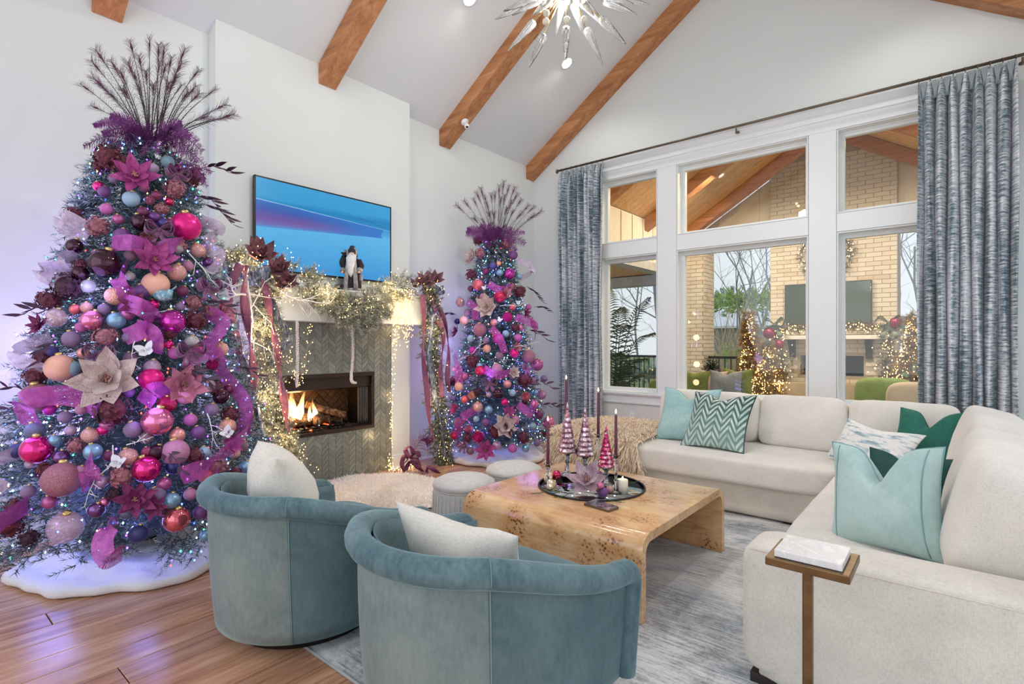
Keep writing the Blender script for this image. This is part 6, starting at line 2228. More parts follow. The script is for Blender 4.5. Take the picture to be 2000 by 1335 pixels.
topper(T1, 298, 268, [(186, 95), (177, 117), (156, 163), (180, 149), (195, 164), (253, 77), (271, 107), (292, 72), (310, 86), (321, 89), (324, 125), (362, 93), (356, 119), (389, 135), (383, 167), (422, 173), (443, 203), (459, 222), (446, 228), (234, 137), (261, 140), (285, 137), (300, 164), (345, 146), (368, 179), (390, 182), (419, 232), (407, 226), (210, 179), (176, 205), (216, 116), (270, 165), (312, 120), (335, 110), (250, 120), (240, 172), (330, 160), (355, 165)],
       [(290, 275, 182, 245, .05, .06), (280, 285, 163, 286, .06, .06), (290, 270, 215, 226, .06, .03), (285, 275, 236, 256, .07, .04), (300, 275, 330, 252, .07, .03), (310, 275, 372, 268, .07, .05), (315, 280, 396, 296, .07, .06), (305, 275, 355, 240, .06, .03), (300, 280, 285, 245, .07, .02), (310, 285, 388, 275, .06, .06), (290, 285, 250, 292, .07, .06), (305, 285, 310, 300, .07, .06), (300, 285, 280, 303, .07, .06), (315, 285, 360, 302, .07, .07), (320, 290, 384, 318, .06, .08), (330, 300, 412, 340, .05, .07), (335, 310, 405, 365, .05, .06), (290, 280, 200, 262, .06, .06), (285, 285, 225, 300, .06, .08)],
       'spray of tall dark peacock feathers over purple plumes on top of the tall tree')
topper(T2, 968, 472, [(890, 399), (906, 391), (924, 387), (930, 374), (939, 366), (946, 380), (959, 377), (967, 374), (975, 362), (984, 353), (995, 361), (1006, 364), (1011, 377), (1019, 388), (1033, 400), (1045, 402), (1059, 411), (1045, 419), (955, 414), (991, 405), (942, 428), (925, 425), (965, 415), (978, 385), (986, 380), (1000, 390), (950, 395), (1020, 415), (1003, 410)],
       [(965, 475, 912, 448, .10, .05), (965, 478, 910, 455, .10, .06), (966, 475, 938, 440, .10, .03), (968, 475, 955, 438, .11, .03), (970, 475, 985, 440, .11, .03), (972, 475, 1000, 448, .10, .05), (974, 478, 1026, 476, .10, .08), (972, 475, 1025, 454, .07, .06), (968, 478, 968, 445, .11, .02), (966, 478, 945, 460, .11, .05), (972, 478, 1005, 470, .11, .07), (970, 480, 1008, 490, .09, .08), (968, 478, 952, 482, .10, .06)],
       'spray of tall dark peacock feathers over purple plumes on top of the corner tree')
finish_labels()
# ------------------------------------------------------------------ mantel garland
m_pn = M('pine needle', (70, 84, 56), .7, var=.35, vscale=20)
m_pf = M('frosted pine needle', (206, 204, 188), .85, var=.1, vscale=20)
PINE = [m_pn, m_pf, m_twig]
m_fairy = glow('warm fairy bulb', (255, 206, 120), 13, False)
def garland_twigs(path, rad, n, seed, L=(.10, .17), down=.15):
    R = random.Random(seed)
    tw = []
    m = len(path)
    for i in range(n):
        s = R.random() * (m - 1)
        k = min(m - 2, int(s))
        p = path[k].lerp(path[k + 1], s - k)
        t_ = (path[min(k + 1, m - 1)] - path[max(k - 1, 0)]).normalized()
        v = Vector((R.gauss(0, 1), R.gauss(0, 1), R.gauss(0, 1)))
        v = (v - t_ * v.dot(t_)).normalized()
        if v.x < -.3: v.x *= -.6; 
        d = (v + t_ * R.uniform(-.5, .7) + Vector((.15, 0, -down))).normalized()
        a = p + v * rad * .2
        b = a + d * R.uniform(*L) * (.75 + rad * 2)
        tw.append((tuple(a), tuple(b)))
        for q in range(3):
            c = a.lerp(b, .35 + .2 * q)
            e = c + (d + Vector((R.gauss(0, .55), R.gauss(0, .55), R.gauss(0, .55)))).normalized() * R.uniform(.05, .085)
            tw.append((tuple(c), tuple(e)))
    return tw
def keep_front(tw, x):
    f = lambda p: (max(p[0], x), p[1], max(p[2], .02))
    return [(f(a), f(b)) for a, b in tw]
def on_path(pts, X):
    return catmull([on_x(px, py, X) if not isinstance(X, list) else on_x(px, py, X[i]) for i, (px, py) in enumerate(pts)], 6)
swag = on_path([(428, 512), (470, 518), (520, 520), (570, 545), (610, 562), (645, 590), (680, 602), (715, 596), (745, 575), (780, 560), (835, 553)], [-4.36, -4.32, -4.30, -4.28, -4.26, -4.26, -4.26, -4.26, -4.27, -4.30, -4.36])
left = on_path([(520, 545), (505, 600), (508, 680), (515, 760), (530, 830), (550, 890), (565, 960)], -4.24)
right = on_path([(832, 562), (838, 620), (838, 690), (845, 760), (852, 830), (858, 880), (866, 908)], -4.34)
gar = thing('garland', 'lit frosted pine garland draped along the mantel and down both sides', 'garland', (-4.3, 2.7, 1.82))
swag2 = on_path([(640, 575), (665, 605), (690, 618), (720, 612), (745, 590)], -4.24)
needle_obj('greenery', keep_front(garland_twigs(swag, .10, 330, 1) + garland_twigs(swag2, .10, 110, 4, down=.7), XM + .012), 30, .030, .0014, 21, PINE, gar, .55)
needle_obj('greenery', keep_front(garland_twigs(left, .13, 430, 2, down=.5), XB + .03), 26, .028, .0014, 22, PINE, gar, .6)
needle_obj('greenery', keep_front(garland_twigs(right, .09, 480, 3, (.08, .14), down=.4), XB + .03), 28, .028, .0018, 23, PINE, gar, .36)
R7 = random.Random(9)
mb = MB()
def bulbs_along(path, rad, n, front=.05):
    out = []
    for i in range(n):
        s = R7.random() * (len(path) - 1); k = min(len(path) - 2, int(s))
        p = path[k].lerp(path[k + 1], s - k) + Vector((front + abs(R7.gauss(0, rad * .5)), R7.gauss(0, rad * .6), R7.gauss(0, rad * .6)))
        out.append(p)
    return out
octs(mb, bulbs_along(swag, .15, 260) + bulbs_along(left, .17, 360, .07) + bulbs_along(right, .12, 150), .0034, lambda: 0)
tag(mb.build('fairy_lights', m_fairy, gar, smooth=False), kind='stuff')
for (px, py, X, e) in ((480, 520, -4.12, 3), (560, 560, -4.1, 3), (640, 570, -4.1, 2.2), (510, 640, -4.02, 3.5), (520, 780, -4.0, 4), (545, 870, -3.98, 3), (760, 555, -4.1, 2.5), (846, 640, -4.15, 2.), (850, 780, -4.15, 2.)):
    lamp('fairy_glow', 'POINT', on_x(px, py, X), e, (1, .74, .40), .06, parent=gar)

# hanging strands of warm lights
m_wire = M('champagne wire', (190, 170, 130), .4, .6)
def light_strand(name, label, lines, X, dens, spread, group='hanging fairy light strands'):
    o = thing(name, label, 'light strand', on_x(lines[0][0][0], lines[0][0][1], X), group)
    wires = MB(); bl = MB()
    for ln in lines:
        P = catmull([on_x(x, y, X + R7.uniform(-.015, .02)) for x, y in ln], 8)
        wires.tube(P, .0013, 4, cap=False)
        L = sum((b - a).length for a, b in zip(P, P[1:]))
        pts = []
        for i in range(int(L * dens)):
            s = R7.random() * (len(P) - 1); k = min(len(P) - 2, int(s))
            q = P[k].lerp(P[k + 1], s - k)
            e = q + Vector((R7.uniform(0, spread), R7.gauss(0, spread), R7.gauss(0, spread) - .01))
            pts.append(e)
            wires.add([q, q + Vector((0, 0, .0012)), e], [(0, 1, 2)])
        octs(bl, pts, .0036, lambda: 0)
    wires.build('wire', m_wire, o, smooth=False)
    tag(bl.build('bulbs', m_fairy, o, smooth=False), kind='stuff')
    return o
light_strand('light_strand', 'warm fairy light strand hanging over the tile from the left garland, left one', [[(568, 640), (567, 700), (575, 745)]], -4.40, 70, .022)
light_strand('light_strand', 'warm fairy light strand hanging over the tile between two white bead strands, right one', [[(602, 634), (599, 690), (585, 745)]], -4.40, 70, .022)
light_strand('light_curtain', 'dense curtain of warm fairy lights hanging from the right part of the mantel', [[(x, 562), (x + R7.uniform(-3, 3), 610), (x + R7.uniform(-4, 4), 640 + R7.uniform(0, 40))] for x in range(768, 804, 5)], -4.325, 80, .014)
light_strand('light_strand', 'warm fairy light strand trailing down the right edge of the tile to the floor', [[(772, 650), (768, 700), (762, 780), (764, 850), (758, 900), (770, 912), (790, 914), (815, 905)]], -4.42, 85, .018)
lamp('strand_glow', 'POINT', on_x(785, 600, -4.12), 1.6, (1, .74, .40), .05)
lamp('strand_glow', 'POINT', on_x(778, 860, -4.3), 1.6, (1, .74, .40), .05)
m_bead = M('white bead', (236, 230, 218), .4, var=.05)
for i, (ln, lab) in enumerate([([(580, 625), (581, 690), (580, 755)], 'white beaded strand hanging near the left edge of the tile'), ([(687, 625), (689, 690), (686, 735), (688, 746), (694, 748)], 'white beaded strand hanging in front of the firebox hood')]):
    P = catmull([on_x(x, y, -4.36) for x, y in ln], 24)
    o = thing('bead_strand', lab, 'bead strand', P[0])
    mb = MB()
    for k, p in enumerate(P):
        for j in range(3):
            a = k * 1.9 + j * 2.1
            mb.sphere(p + Vector((math.cos(a) * .008, math.sin(a) * .008, j * .004)), .0075, 6, 4)
    tag(mb.build('beads', m_bead, o), kind='stuff')

# velvet ribbons: slender, twisting
m_velr = velvet('mauve velvet ribbon', (112, 58, 86), (162, 98, 126), .6)
for i, (ln, X, w, tw, lab) in enumerate([
    ([(470, 515), (452, 560), (455, 620), (466, 700), (462, 770), (455, 830), (452, 880)], -4.10, .062, .9, 'mauve velvet ribbon hanging down the far left of the mantel'),
    ([(482, 518), (476, 570), (484, 640), (494, 720), (490, 800), (500, 880), (498, 950)], -4.08, .064, 1.0, 'second mauve velvet ribbon from the left on the mantel'),
    ([(515, 545), (528, 610), (540, 680), (548, 740), (556, 790), (560, 830), (566, 838)], -4.08, .058, 1.2, 'mauve velvet ribbon nearest the firebox on the left'),
    ([(826, 575), (828, 640), (826, 690), (834, 760), (838, 820), (848, 860)], -4.20, .060, .5, 'mauve velvet ribbon in front of the right hanging garland'),
    ([(842, 572), (852, 610), (866, 660), (860, 720), (862, 775)], -4.22, .062, .8, 'mauve velvet ribbon in the middle of the right hanging garland'),
    ([(850, 590), (868, 625), (876, 680), (874, 740), (878, 765)], -4.24, .055, .7, 'mauve velvet ribbon on the outer right side of the mantel')]):
    P = catmull([on_x(x, y, X) for x, y in ln], 12)
    o = strip_mesh('velvet_ribbon', P, w, (0.1, 1, 0), m_velr, None, tw, uv=False, solid=.002, ph=i * 1.3, wave=.006)
    tag(o, lab, 'ribbon', 'velvet ribbons on the mantel')
# crinkled blue grey ribbon
t = NT('crinkled slate ribbon')
f = t.noise(t.coord((26, 26, 8)), 2.2, 5, .7, .6)
t.set(Base_Color=t.ramp(f, [(.38, s2l((52, 62, 84))), (.52, s2l((120, 132, 152))), (.64, s2l((206, 212, 222)))]), Roughness=.45, Metallic=.2)
t.bump(f, .8, .01)
m_crink = t.mat
for i, (ln, X, w, tw, lab) in enumerate([
    ([(452, 600), (448, 640), (460, 690), (478, 740), (482, 800), (478, 850)], -4.14, .10, .25, 'crinkled slate blue ribbon hanging left of the mantel garland'),
    ([(525, 580), (540, 620), (562, 650), (566, 662), (545, 685)], -4.10, .075, .3, 'crinkled slate blue ribbon curling down from the mantel over the tile'),
    ([(528, 690), (540, 730), (546, 770)], -4.12, .09, .1, 'short crinkled slate blue ribbon left of the firebox'),
    ([(500, 790), (508, 830), (516, 850)], -4.06, .10, .1, 'short crinkled slate blue ribbon low on the left garland'),
    ([(842, 600), (845, 640), (838, 690), (842, 720), (850, 780), (862, 840), (870, 890)], -4.24, .06, .35, 'crinkled slate blue ribbon running down the right garland')]):
    P = catmull([on_x(x, y, X) for x, y in ln], 10)
    o = strip_mesh('crinkled_ribbon', P, w, (0.1, 1, .1), m_crink, None, tw, uv=False, solid=.003, ph=i * .7 - .3, wave=.02)
    tag(o, lab, 'ribbon', 'crinkled slate ribbons')
for i, (px, py, X, s, lab) in enumerate([(506, 540, -4.12, .085, 'crinkled slate blue ribbon loop in front of the left mantel flowers'), (455, 528, -4.2, .07, 'crinkled slate blue ribbon loop at the left end of the mantel'), (450, 552, -4.18, .05, 'small crinkled slate blue ribbon loop under the left end of the mantel'), (858, 566, -4.28, .055, 'crinkled slate blue ribbon loop at the right end of the mantel'), (846, 618, -4.24, .06, 'crinkled slate blue ribbon puff halfway up the right garland')]):
    c = on_x(px, py, X)
    P = [c + Vector((s * .6 * math.sin(a), s * .95 * math.cos(a), s * (.35 * math.sin(2 * a)))) for a in [2 * PI * k / 14 for k in range(14)]]
    P = P + P[:2]
    o = strip_mesh('ribbon_loop', P, s * 1.35, (.2, .15 * (i % 3 - 1), 1), m_crink, None, 0, uv=False, solid=.003, wave=.008)
    tag(o, lab, 'ribbon', 'crinkled slate ribbon loops')
# white coral branches
for i, (a, b, X, L, lab) in enumerate([((484, 548), (492, 700), -4.08, .6, 'white coral branch hanging through the left garland'), ((480, 575), (408, 580), -4.05, .33, 'white coral branch reaching left from the mantel end'), ((520, 555), (620, 590), -4.10, .42, 'white frosted branch lying along the mantel garland')]):
    p = on_x(*a, X); q = on_x(*b, X + .03)
    mb = MB(); twig_branch(mb, p, q - p, (q - p).length * .9, .0085, 2, random.Random(40 + i), 10, .95)
    o = mb.build('coral_branch', m_white); tag(o, lab, 'branch')
# flowers on the mantel
for (px, py, X, r, lab) in [(512, 500, -4.18, .15, 'burgundy velvet magnolia at the top of the left mantel arrangement'), (545, 528, -4.12, .13, 'burgundy velvet magnolia right of the slate ribbon loop on the mantel'), (560, 556, -4.10, .12, 'lowest burgundy magnolia of the left mantel arrangement'), (505, 490, -4.28, .12, 'burgundy magnolia behind the left mantel arrangement'),
                            (832, 552, -4.24, .13, 'burgundy magnolia at the right end of the mantel'), (850, 546, -4.32, .12, 'burgundy magnolia furthest right on the mantel'), (812, 556, -4.26, .09, 'small burgundy magnolia left of the right mantel flowers')]:
    flower(on_x(px, py, X), Vector((.75, -.45, .55)), r, 'burgundy', lab, 'magnolia', ((6, 1., .3), (5, .8, .7), (4, .55, 1.0)), 'burgundy magnolias on the mantel', spin=px)

# curly ribbon bow with a plume lying on the sheepskin
c = on_z(800, 915, .05)
o = thing('ribbon_pick', 'burgundy curled ribbon bow with a feather plume lying on the sheepskin', 'bow', c)
m_curl = M('burgundy satin', (104, 40, 74), .35, .1, var=.2)
D = depth(c)
for k, pts in enumerate([[(797, 895), (790, 905), (778, 915), (768, 928), (757, 932)], [(800, 900), (793, 915), (786, 928), (792, 942), (797, 946)], [(805, 900), (820, 915), (832, 922), (838, 912), (860, 925)], [(802, 898), (812, 915), (806, 930), (800, 935)], [(798, 895), (790, 890), (785, 905), (790, 920)], [(803, 895), (815, 900), (825, 925), (832, 930)], [(800, 893), (792, 880), (800, 872), (808, 885), (802, 896)], [(800, 895), (812, 882), (818, 892), (806, 902)]]):
    P = catmull([wp(x, y, D + .02 * math.sin(k * 2 + j)) for j, (x, y) in enumerate(pts)], 8)
    strip_mesh('ribbon_curl', P, .045, (.4, .3, .8), m_curl, o, 2.2, uv=False, solid=.0015, ph=k)
m_bfe = M('burgundy plume', (96, 34, 74), .7, var=.3)
plume(wp(800, 897, D), wp(842, 862, D + .05), 4, o, .13, .10, 'feather', m_bfe, 80)

# ------------------------------------------------------------------ bearded winter figurine on the mantel
FX = XM - .085
fc = on_x(690, 562, FX); fc.z = MZ1 + .0145
fig = thing('figurine', 'bearded old man figurine in grey fur trimmed robe with a sack, on the mantel', 'figurine', fc)
m_robe = M('dark plum velvet robe', (44, 28, 40), .8, var=.2)
m_furtrim = furmat('grey fur trim', (92, 92, 92), (150, 148, 146), (206, 202, 198), 30)
m_beard = furmat('white beard hair', (206, 202, 196), (232, 228, 222), (248, 246, 242), 30)
m_skin = M('porcelain face', (224, 176, 152), .5, var=.05)
m_hood = M('charcoal velvet', (40, 40, 46), .85, var=.2)
fr_ = Vector((.62, -.785, 0)).normalized()          # faces the room
fs = Vector((.785, .62, 0)).normalized()            # its right hand side as seen from the room
up = Vector((0, 0, 1))
def F3(a, b, c_): return fc + fs * a + fr_ * b + up * c_
# body: continuous robe
mb = MB()
mb.tube([F3(0, 0, 0), F3(0, 0, .02), F3(0, 0, .10), F3(0, .005, .19), F3(0, .005, .26), F3(0, .0, .31), F3(0, 0, .335)], [.075, .082, .078, .070, .066, .052, .028], 18, flat=.8)
mb.build('robe', m_robe, fig)
mb = MB()
for sg in (-1, 1):   # sleeves
    mb.tube([F3(.055 * sg, 0, .295), F3(.085 * sg, .02, .24), F3(.080 * sg, .055, .195)], [.026, .027, .024], 12)
mb.build('sleeve', m_robe, fig)
mb = MB()
for sg in (-1, 1):   # fur lapels down the front, cuffs
    mb.tube([F3(.028 * sg, .052, .30), F3(.036 * sg, .066, .22), F3(.046 * sg, .074, .10), F3(.05 * sg, .076, .012)], [.018, .020, .021, .022], 10)
    mb.tube([F3(.081 * sg, .05, .205), F3(.080 * sg, .066, .185)], [.027, .026], 12)
mb.tube([F3(.078 * math.cos(a), .078 * math.sin(a) * .95, .014) for a in [2 * PI * k / 20 for k in range(20)]], .014, 8, closed=True)
mb.build('fur_trim', m_furtrim, fig)
mb = MB()
for sg in (-1, 1):   # mitten like hands with fingers
    h = F3(.080 * sg, .074, .178)
    mb.sphere(h, .012, 10, 8)
    for k in range(4):
        mb.tube([h + fs * (.005 * (k - 1.5)) , h + fs * (.005 * (k - 1.5)) + fr_ * .012 - up * .004, h + fs * (.004 * (k - 1.5)) + fr_ * .012 - up * .014], [.0034, .0032, .0026], 6)
    mb.tube([h - fs * sg * .008, h - fs * sg * .014 + fr_ * .010], [.0036, .0028], 6)
mb.build('hand', m_skin, fig)
hd = F3(0, .02, .365)
mb = MB()
mb.sphere(hd, .036, 18, 14, sc=(1, 1, 1.12))
mb.sphere(hd + fr_ * .037 - up * .002, .0085, 8, 6)
for sg in (-1, 1):
    mb.sphere(hd + fr_ * .03 + fs * .016 * sg - up * .006, .010, 8, 6)
hdm = mb.build('head', m_skin, fig)
mb = MB()
for sg in (-1, 1): mb.sphere(hd + fr_ * .033 + fs * .012 * sg + up * .010, .0035, 8, 6)
mb.build('eye', m_black, hdm)
mb = MB()
for sg in (-1, 1): mb.tube([hd + fr_ * .034 + fs * .004 * sg + up * .017, hd + fr_ * .034 + fs * .019 * sg + up * .020], [.003, .0025], 6)
mb.build('eyebrow', m_beard, hdm)
mb = MB()
mb.tube([hd + fr_ * .022 - up * .018, hd + fr_ * .035 - up * .05, F3(0, .075, .25), F3(0, .080, .18), F3(.004, .082, .13)], [.034, .042, .040, .030, .006], 14, flat=.55, up=tuple(fr_))
for k in range(46):
    a = (k / 45 - .5) * 2
    L = .17 * (1 - abs(a) * .5) * rnd.uniform(.7, 1.05)
    p0 = hd + fr_ * (.034 - .012 * abs(a)) + fs * .034 * a - up * (.016 + .01 * rnd.random())
    mb.tube([p0, p0 + fr_ * .022 - up * L * .45 + fs * .01 * a, p0 + fr_ * .03 - up * L + fs * rnd.uniform(-.01, .01)], [.005, .006, .0015], 5)
for sg in (-1, 1): mb.tube([hd + fr_ * .042 - up * .012, hd + fr_ * .042 + fs * .02 * sg - up * .022, hd + fr_ * .035 + fs * .034 * sg - up * .045], [.007, .007, .002], 7)
mb.build('beard', m_beard, fig)
mb = MB()
mb.tube([hd - fr_ * .03 - up * .03, hd - fr_ * .012, hd + fr_ * .004 + up * .028, hd + fr_ * .0 + up * .052, hd - fr_ * .03 + up * .066], [.040, .047, .044, .028, .010], 16)
mb.build('hood', m_hood, fig)
mb = MB()
mb.tube([hd + fs * .043 * math.cos(a) + up * .043 * math.sin(a) * 1.1 + fr_ * (.016) for a in [PI * (-.22 + 1.44 * k / 18) for k in range(19)]], .0115, 8)
mb.build('hood_fur', m_furtrim, fig)
sk_c = F3(-.105, -.015, .275)
mb = MB()
mb.sphere(sk_c, .062, 16, 12, sc=(1, 1, 1.15))
mb.tube([sk_c + up * .05, sk_c + up * .078, sk_c + up * .098], [.045, .034, .052], 14)
mb.build('sack', m_hood, fig)
mb = MB()
for (dx, dz, r) in ((-.02, .10, .020), (.012, .105, .023), (.03, .095, .017)):
    mb.obox(sk_c + fs * dx + up * dz, fs * r, fr_ * r, up * r)
mb.build('parcel', M('silver parcel', (150, 150, 158), .35, .4, var=.3, vscale=30), fig, bevel=.002)
mb = MB()
mb.tube([F3(-.05, .06, .22), F3(-.062, .075, .12), F3(-.07, .08, .01)], .005, 7)
mb.build('walking_stick', m_twig, fig)
lc = F3(.098, .07, .125)
mb = MB()
mb.tube([F3(.08, .08, .178), lc + up * .035], .002, 5)
mb.lathe([(.0001, -.03), (.02, -.03), (.018, -.024), (.017, .018), (.022, .022), (.006, .034), (.0001, .036)], 10, lc)
mb.build('lantern', M('pewter lantern', (140, 140, 146), .4, .6, var=.2), fig)

# ------------------------------------------------------------------ centrepiece flower, baubles, cedar on the tray
c = wp(1146, 935, 3.10); c.z = tz + .10
flower(c, Vector((.22, -.62, .75)), .142, 'mauve', 'big mauve frosted poinsettia lying at the front of the tray', 'poinsettia', ((6, 1., .10), (5, .75, .45), (4, .4, .9)), None, .25)
for (px, py, r, kind, col, lab) in [(1087, 927, 10, G, 'raspberry', 'shiny raspberry bauble behind the votives on the tray'), (1177, 961, 11, MT, 'violet', 'matte violet bauble at the foot of the poinsettia on the coffee table'), (1191, 955, 8, CR, 'rose gold', 'small rose gold bauble right of the violet bauble on the tray'),
                                    (1172, 947, 7, S, 'bubblegum pink', 'small pink bauble above the violet bauble on the tray'), (1104, 926, 6, G, 'dark plum', 'tiny dark plum bauble left of the poinsettia on the tray'), (1170, 926, 7, G, 'violet', 'small violet bauble tucked behind the poinsettia petals')]:
    q = wp(px, py, 3.2)
    dd = 3.25 if px < 1120 else 3.06
    if lab.startswith('small violet'): dd = 3.2
    R_ = r * dd / 1040
    q = wp(px, py, dd)
    zmin = (tz + .007 + R_)
    q.z = max(q.z, zmin) if not lab.startswith('tiny') else zmin
    if px in (1177, 1191, 1087): q = on_z(px, py, zmin)
    mat = bauble_mat(kind, col)
    me = SPH.copy(); me.materials.clear(); me.materials.append(mat); me.name = 'bauble'
    o = bpy.data.objects.new('bauble', me); COL.objects.link(o); o.location = q; o.scale = (R_,) * 3
    tag(o, lab, 'ornament', 'baubles on the tray')
    k = bpy.data.objects.new('cap', CAP); COL.objects.link(k); k.parent = o
m_ced = M('cedar sprig', (58, 84, 44), .7, var=.3)
for i, (a, b, lab) in enumerate([((1080, 955), (1040, 965), 'cedar sprig at the left front of the tray'), ((1120, 962), (1085, 972), 'cedar sprig under the poinsettia, front left'), ((1165, 968), (1215, 982), 'cedar sprig in front of the violet bauble'), ((1205, 945), (1248, 940), 'cedar sprig pointing right past the white candle'), ((1105, 948), (1075, 962), 'cedar sprig beside the front votive')]):
    p = on_z(*a, tz + .022); q = on_z(*b, tz + .012)
    mb = MB(); R = random.Random(i)
    pts = [p.lerp(q, k / 8) + Vector((0, 0, .004 * math.sin(k))) for k in range(9)]
    mb.tube(pts, .0018, 5)
    d = (q - p).normalized(); sd = d.cross(up)
    for k in range(1, 9):
        for sg in (-1, 1):
            e = pts[k] + (d * .8 + sd * sg * .8).normalized() * .035 * (1.1 - k / 12)
            for s in range(5):
                c0 = pts[k].lerp(e, s / 5)
                mb.add([c0, c0 + d * .004 + sd * sg * .003 + up * .002, c0 + (d + sd * sg * R.uniform(-.4, 1.4)).normalized() * .012 + up * R.uniform(0, .004)], [(0, 1, 2)])
    o = mb.build('cedar_sprig', m_ced, None, smooth=False)
    tag(o, lab, 'greenery', 'cedar sprigs round the tray')
# ------------------------------------------------------------------ the covered porch beyond the windows
PYB = 11.5                       # face of the porch chimney
m_pfloor = M('porch slate', (150, 146, 140), .7, var=.15, vscale=2)
tag(MB().box(-12, YW + .2, -.12, 4, 14, -.02).build('porch_floor', m_pfloor, smooth=False), kind='structure')
t = NT('painted brick')
oi = t.node('ShaderNodeObjectInfo')
f = t.noise(t.coord(rand=True), 9, 4)
t.set(Base_Color=t.mix(t.math('MULTIPLY', f, .6), t.ramp(oi.outputs['Random'], [(0, s2l((206, 196, 180))), (.8, s2l((226, 218, 204))), (1, s2l((196, 178, 156)))]), s2l((214, 204, 188))), Roughness=.8)
t.bump(f, .3, .006)
m_brick = t.mat
m_mortar = M('pale mortar', (172, 162, 146), .9, var=.08)
BRICKM = {}
def brick_face(parent, p0, right, W, z0, z1, n_, limit, holes=(), bl=.245, bh=.082):
    """running bond on a vertical face: p0 lower corner, right unit vector, n_ outward; the first `limit` are single bricks"""
    right = Vector(right); n_ = Vector(n_); k = 0; rest = MB()
    g = .006
    rows = int((z1 - z0) / bh)
    cand = []
    for r in range(rows):
        x = -bl / 2 if r % 2 else 0.
        while x < W - .02:
            a, b = max(x, 0) + g, min(x + bl, W) - g
            if b - a > .02:
                za, zb = z0 + r * bh + g * .8, z0 + (r + 1) * bh - g * .8
                if not any(a < h[1] and b > h[0] and za < h[3] and zb > h[2] for h in holes): cand.append((a, b, za, zb))
            x += bl
    for (a, b, za, zb) in cand:
        th = .008 + .005 * rnd.random()
        c = Vector(p0) + right * (a + b) / 2 + Vector((0, 0, (za + zb) / 2 - Vector(p0).z)) + n_ * th / 2
        if k < limit and za > .7:
            key = round(b - a, 3)
            if key not in BRICKM:
                o = MB().box(-(b - a) / 2, -.006, -(zb - za) / 2, (b - a) / 2, .006, (zb - za) / 2).build('brick', m_brick, smooth=False)
                BRICKM[key] = o.data; bpy.data.objects.remove(o)
            o = piece('brick', BRICKM[key], parent)
            o.matrix_basis = Matrix((right, n_ * (-1 if right.cross(n_).z < 0 else 1), (0, 0, 1))).transposed().to_4x4()
            o.location = c
            k += 1
        else:
            rest.obox(c, right * (b - a) / 2, n_ * th / 2, Vector((0, 0, (zb - za) / 2)))
    if rest.v: tag(rest.build('brickwork', m_brick, parent, smooth=False), kind='stuff')
# chimney
CX0, CX1 = on_y(1505, 500, PYB).x, on_y(1753, 500, PYB).x
ch = thing('porch_fireplace', 'tall white painted brick fireplace on the porch behind the middle and right windows', 'fireplace', ((CX0 + CX1) / 2, PYB, 0))
fx0, fx1 = on_y(1563, 700, PYB).x, on_y(1687, 700, PYB).x
fz0, fz1 = on_y(1687, 736, PYB).z, on_y(1687, 695, PYB).z
mb = MB()
mb.box(CX0, PYB, 0, fx0, PYB + .7, 5.3); mb.box(fx1, PYB, 0, CX1, PYB + .7, 5.3)
mb.box(fx0, PYB, 0, fx1, PYB + .7, fz0); mb.box(fx0, PYB, fz1, fx1, PYB + .7, 5.3)
mb.build('chimney_core', m_mortar, ch, smooth=False)
MB().box(fx0 - .02, PYB + .35, fz0 - .02, fx1 + .02, PYB + .37, fz1 + .02).build('firebox_back', m_dark, ch, smooth=False)
brick_face(ch, (CX0, PYB, 0), (1, 0, 0), CX1 - CX0, .0, 4.9, (0, -1, 0), 300, [(fx0 - CX0, fx1 - CX0, fz0, fz1)])
hz = on_y(1600, 748, PYB - .4).z
MB().box(CX0 - .1, PYB - .45, 0, CX1 + .1, PYB - .002, hz).build('raised_hearth', m_mortar, ch, smooth=False, bevel=.01)
mzz = on_y(1600, 655, PYB - .2).z
MB().box(CX0 + .04, PYB - .30, mzz - .07, CX1 - .04, PYB - .012, mzz).build('mantel_shelf', m_trim, ch, smooth=False, bevel=.006)
m_iron = M('dark iron bracket', (46, 46, 44), .6, .3)
for px in (1549, 1698):
    x = on_y(px, 670, PYB).x
    MB().prism([(x - .05, PYB - .012, mzz - .072), (x - .05, PYB - .24, mzz - .072), (x - .05, PYB - .20, mzz - .16), (x - .05, PYB - .09, mzz - .28), (x - .05, PYB - .07, mzz - .42), (x - .05, PYB - .012, mzz - .42)], (.10, 0, 0)).build('corbel', m_iron, ch, smooth=False)
# porch television
a, b = on_y(1533, 557, PYB - .08), on_y(1703, 631, PYB - .08)
o = thing('outdoor_television', 'dark blank television on the porch chimney seen through the windows', 'television', ((a.x + b.x) / 2, PYB - .02, b.z))
MB().box(a.x, PYB - .09, b.z, b.x, PYB - .015, a.z).build('housing', m_black, o, smooth=False, bevel=.004)
MB().box(a.x + .012, PYB - .092, b.z + .015, b.x - .012, PYB - .0905, a.z - .012).build('screen', M('blank screen', (64, 78, 66), .12, 0, var=.04), o, smooth=False)

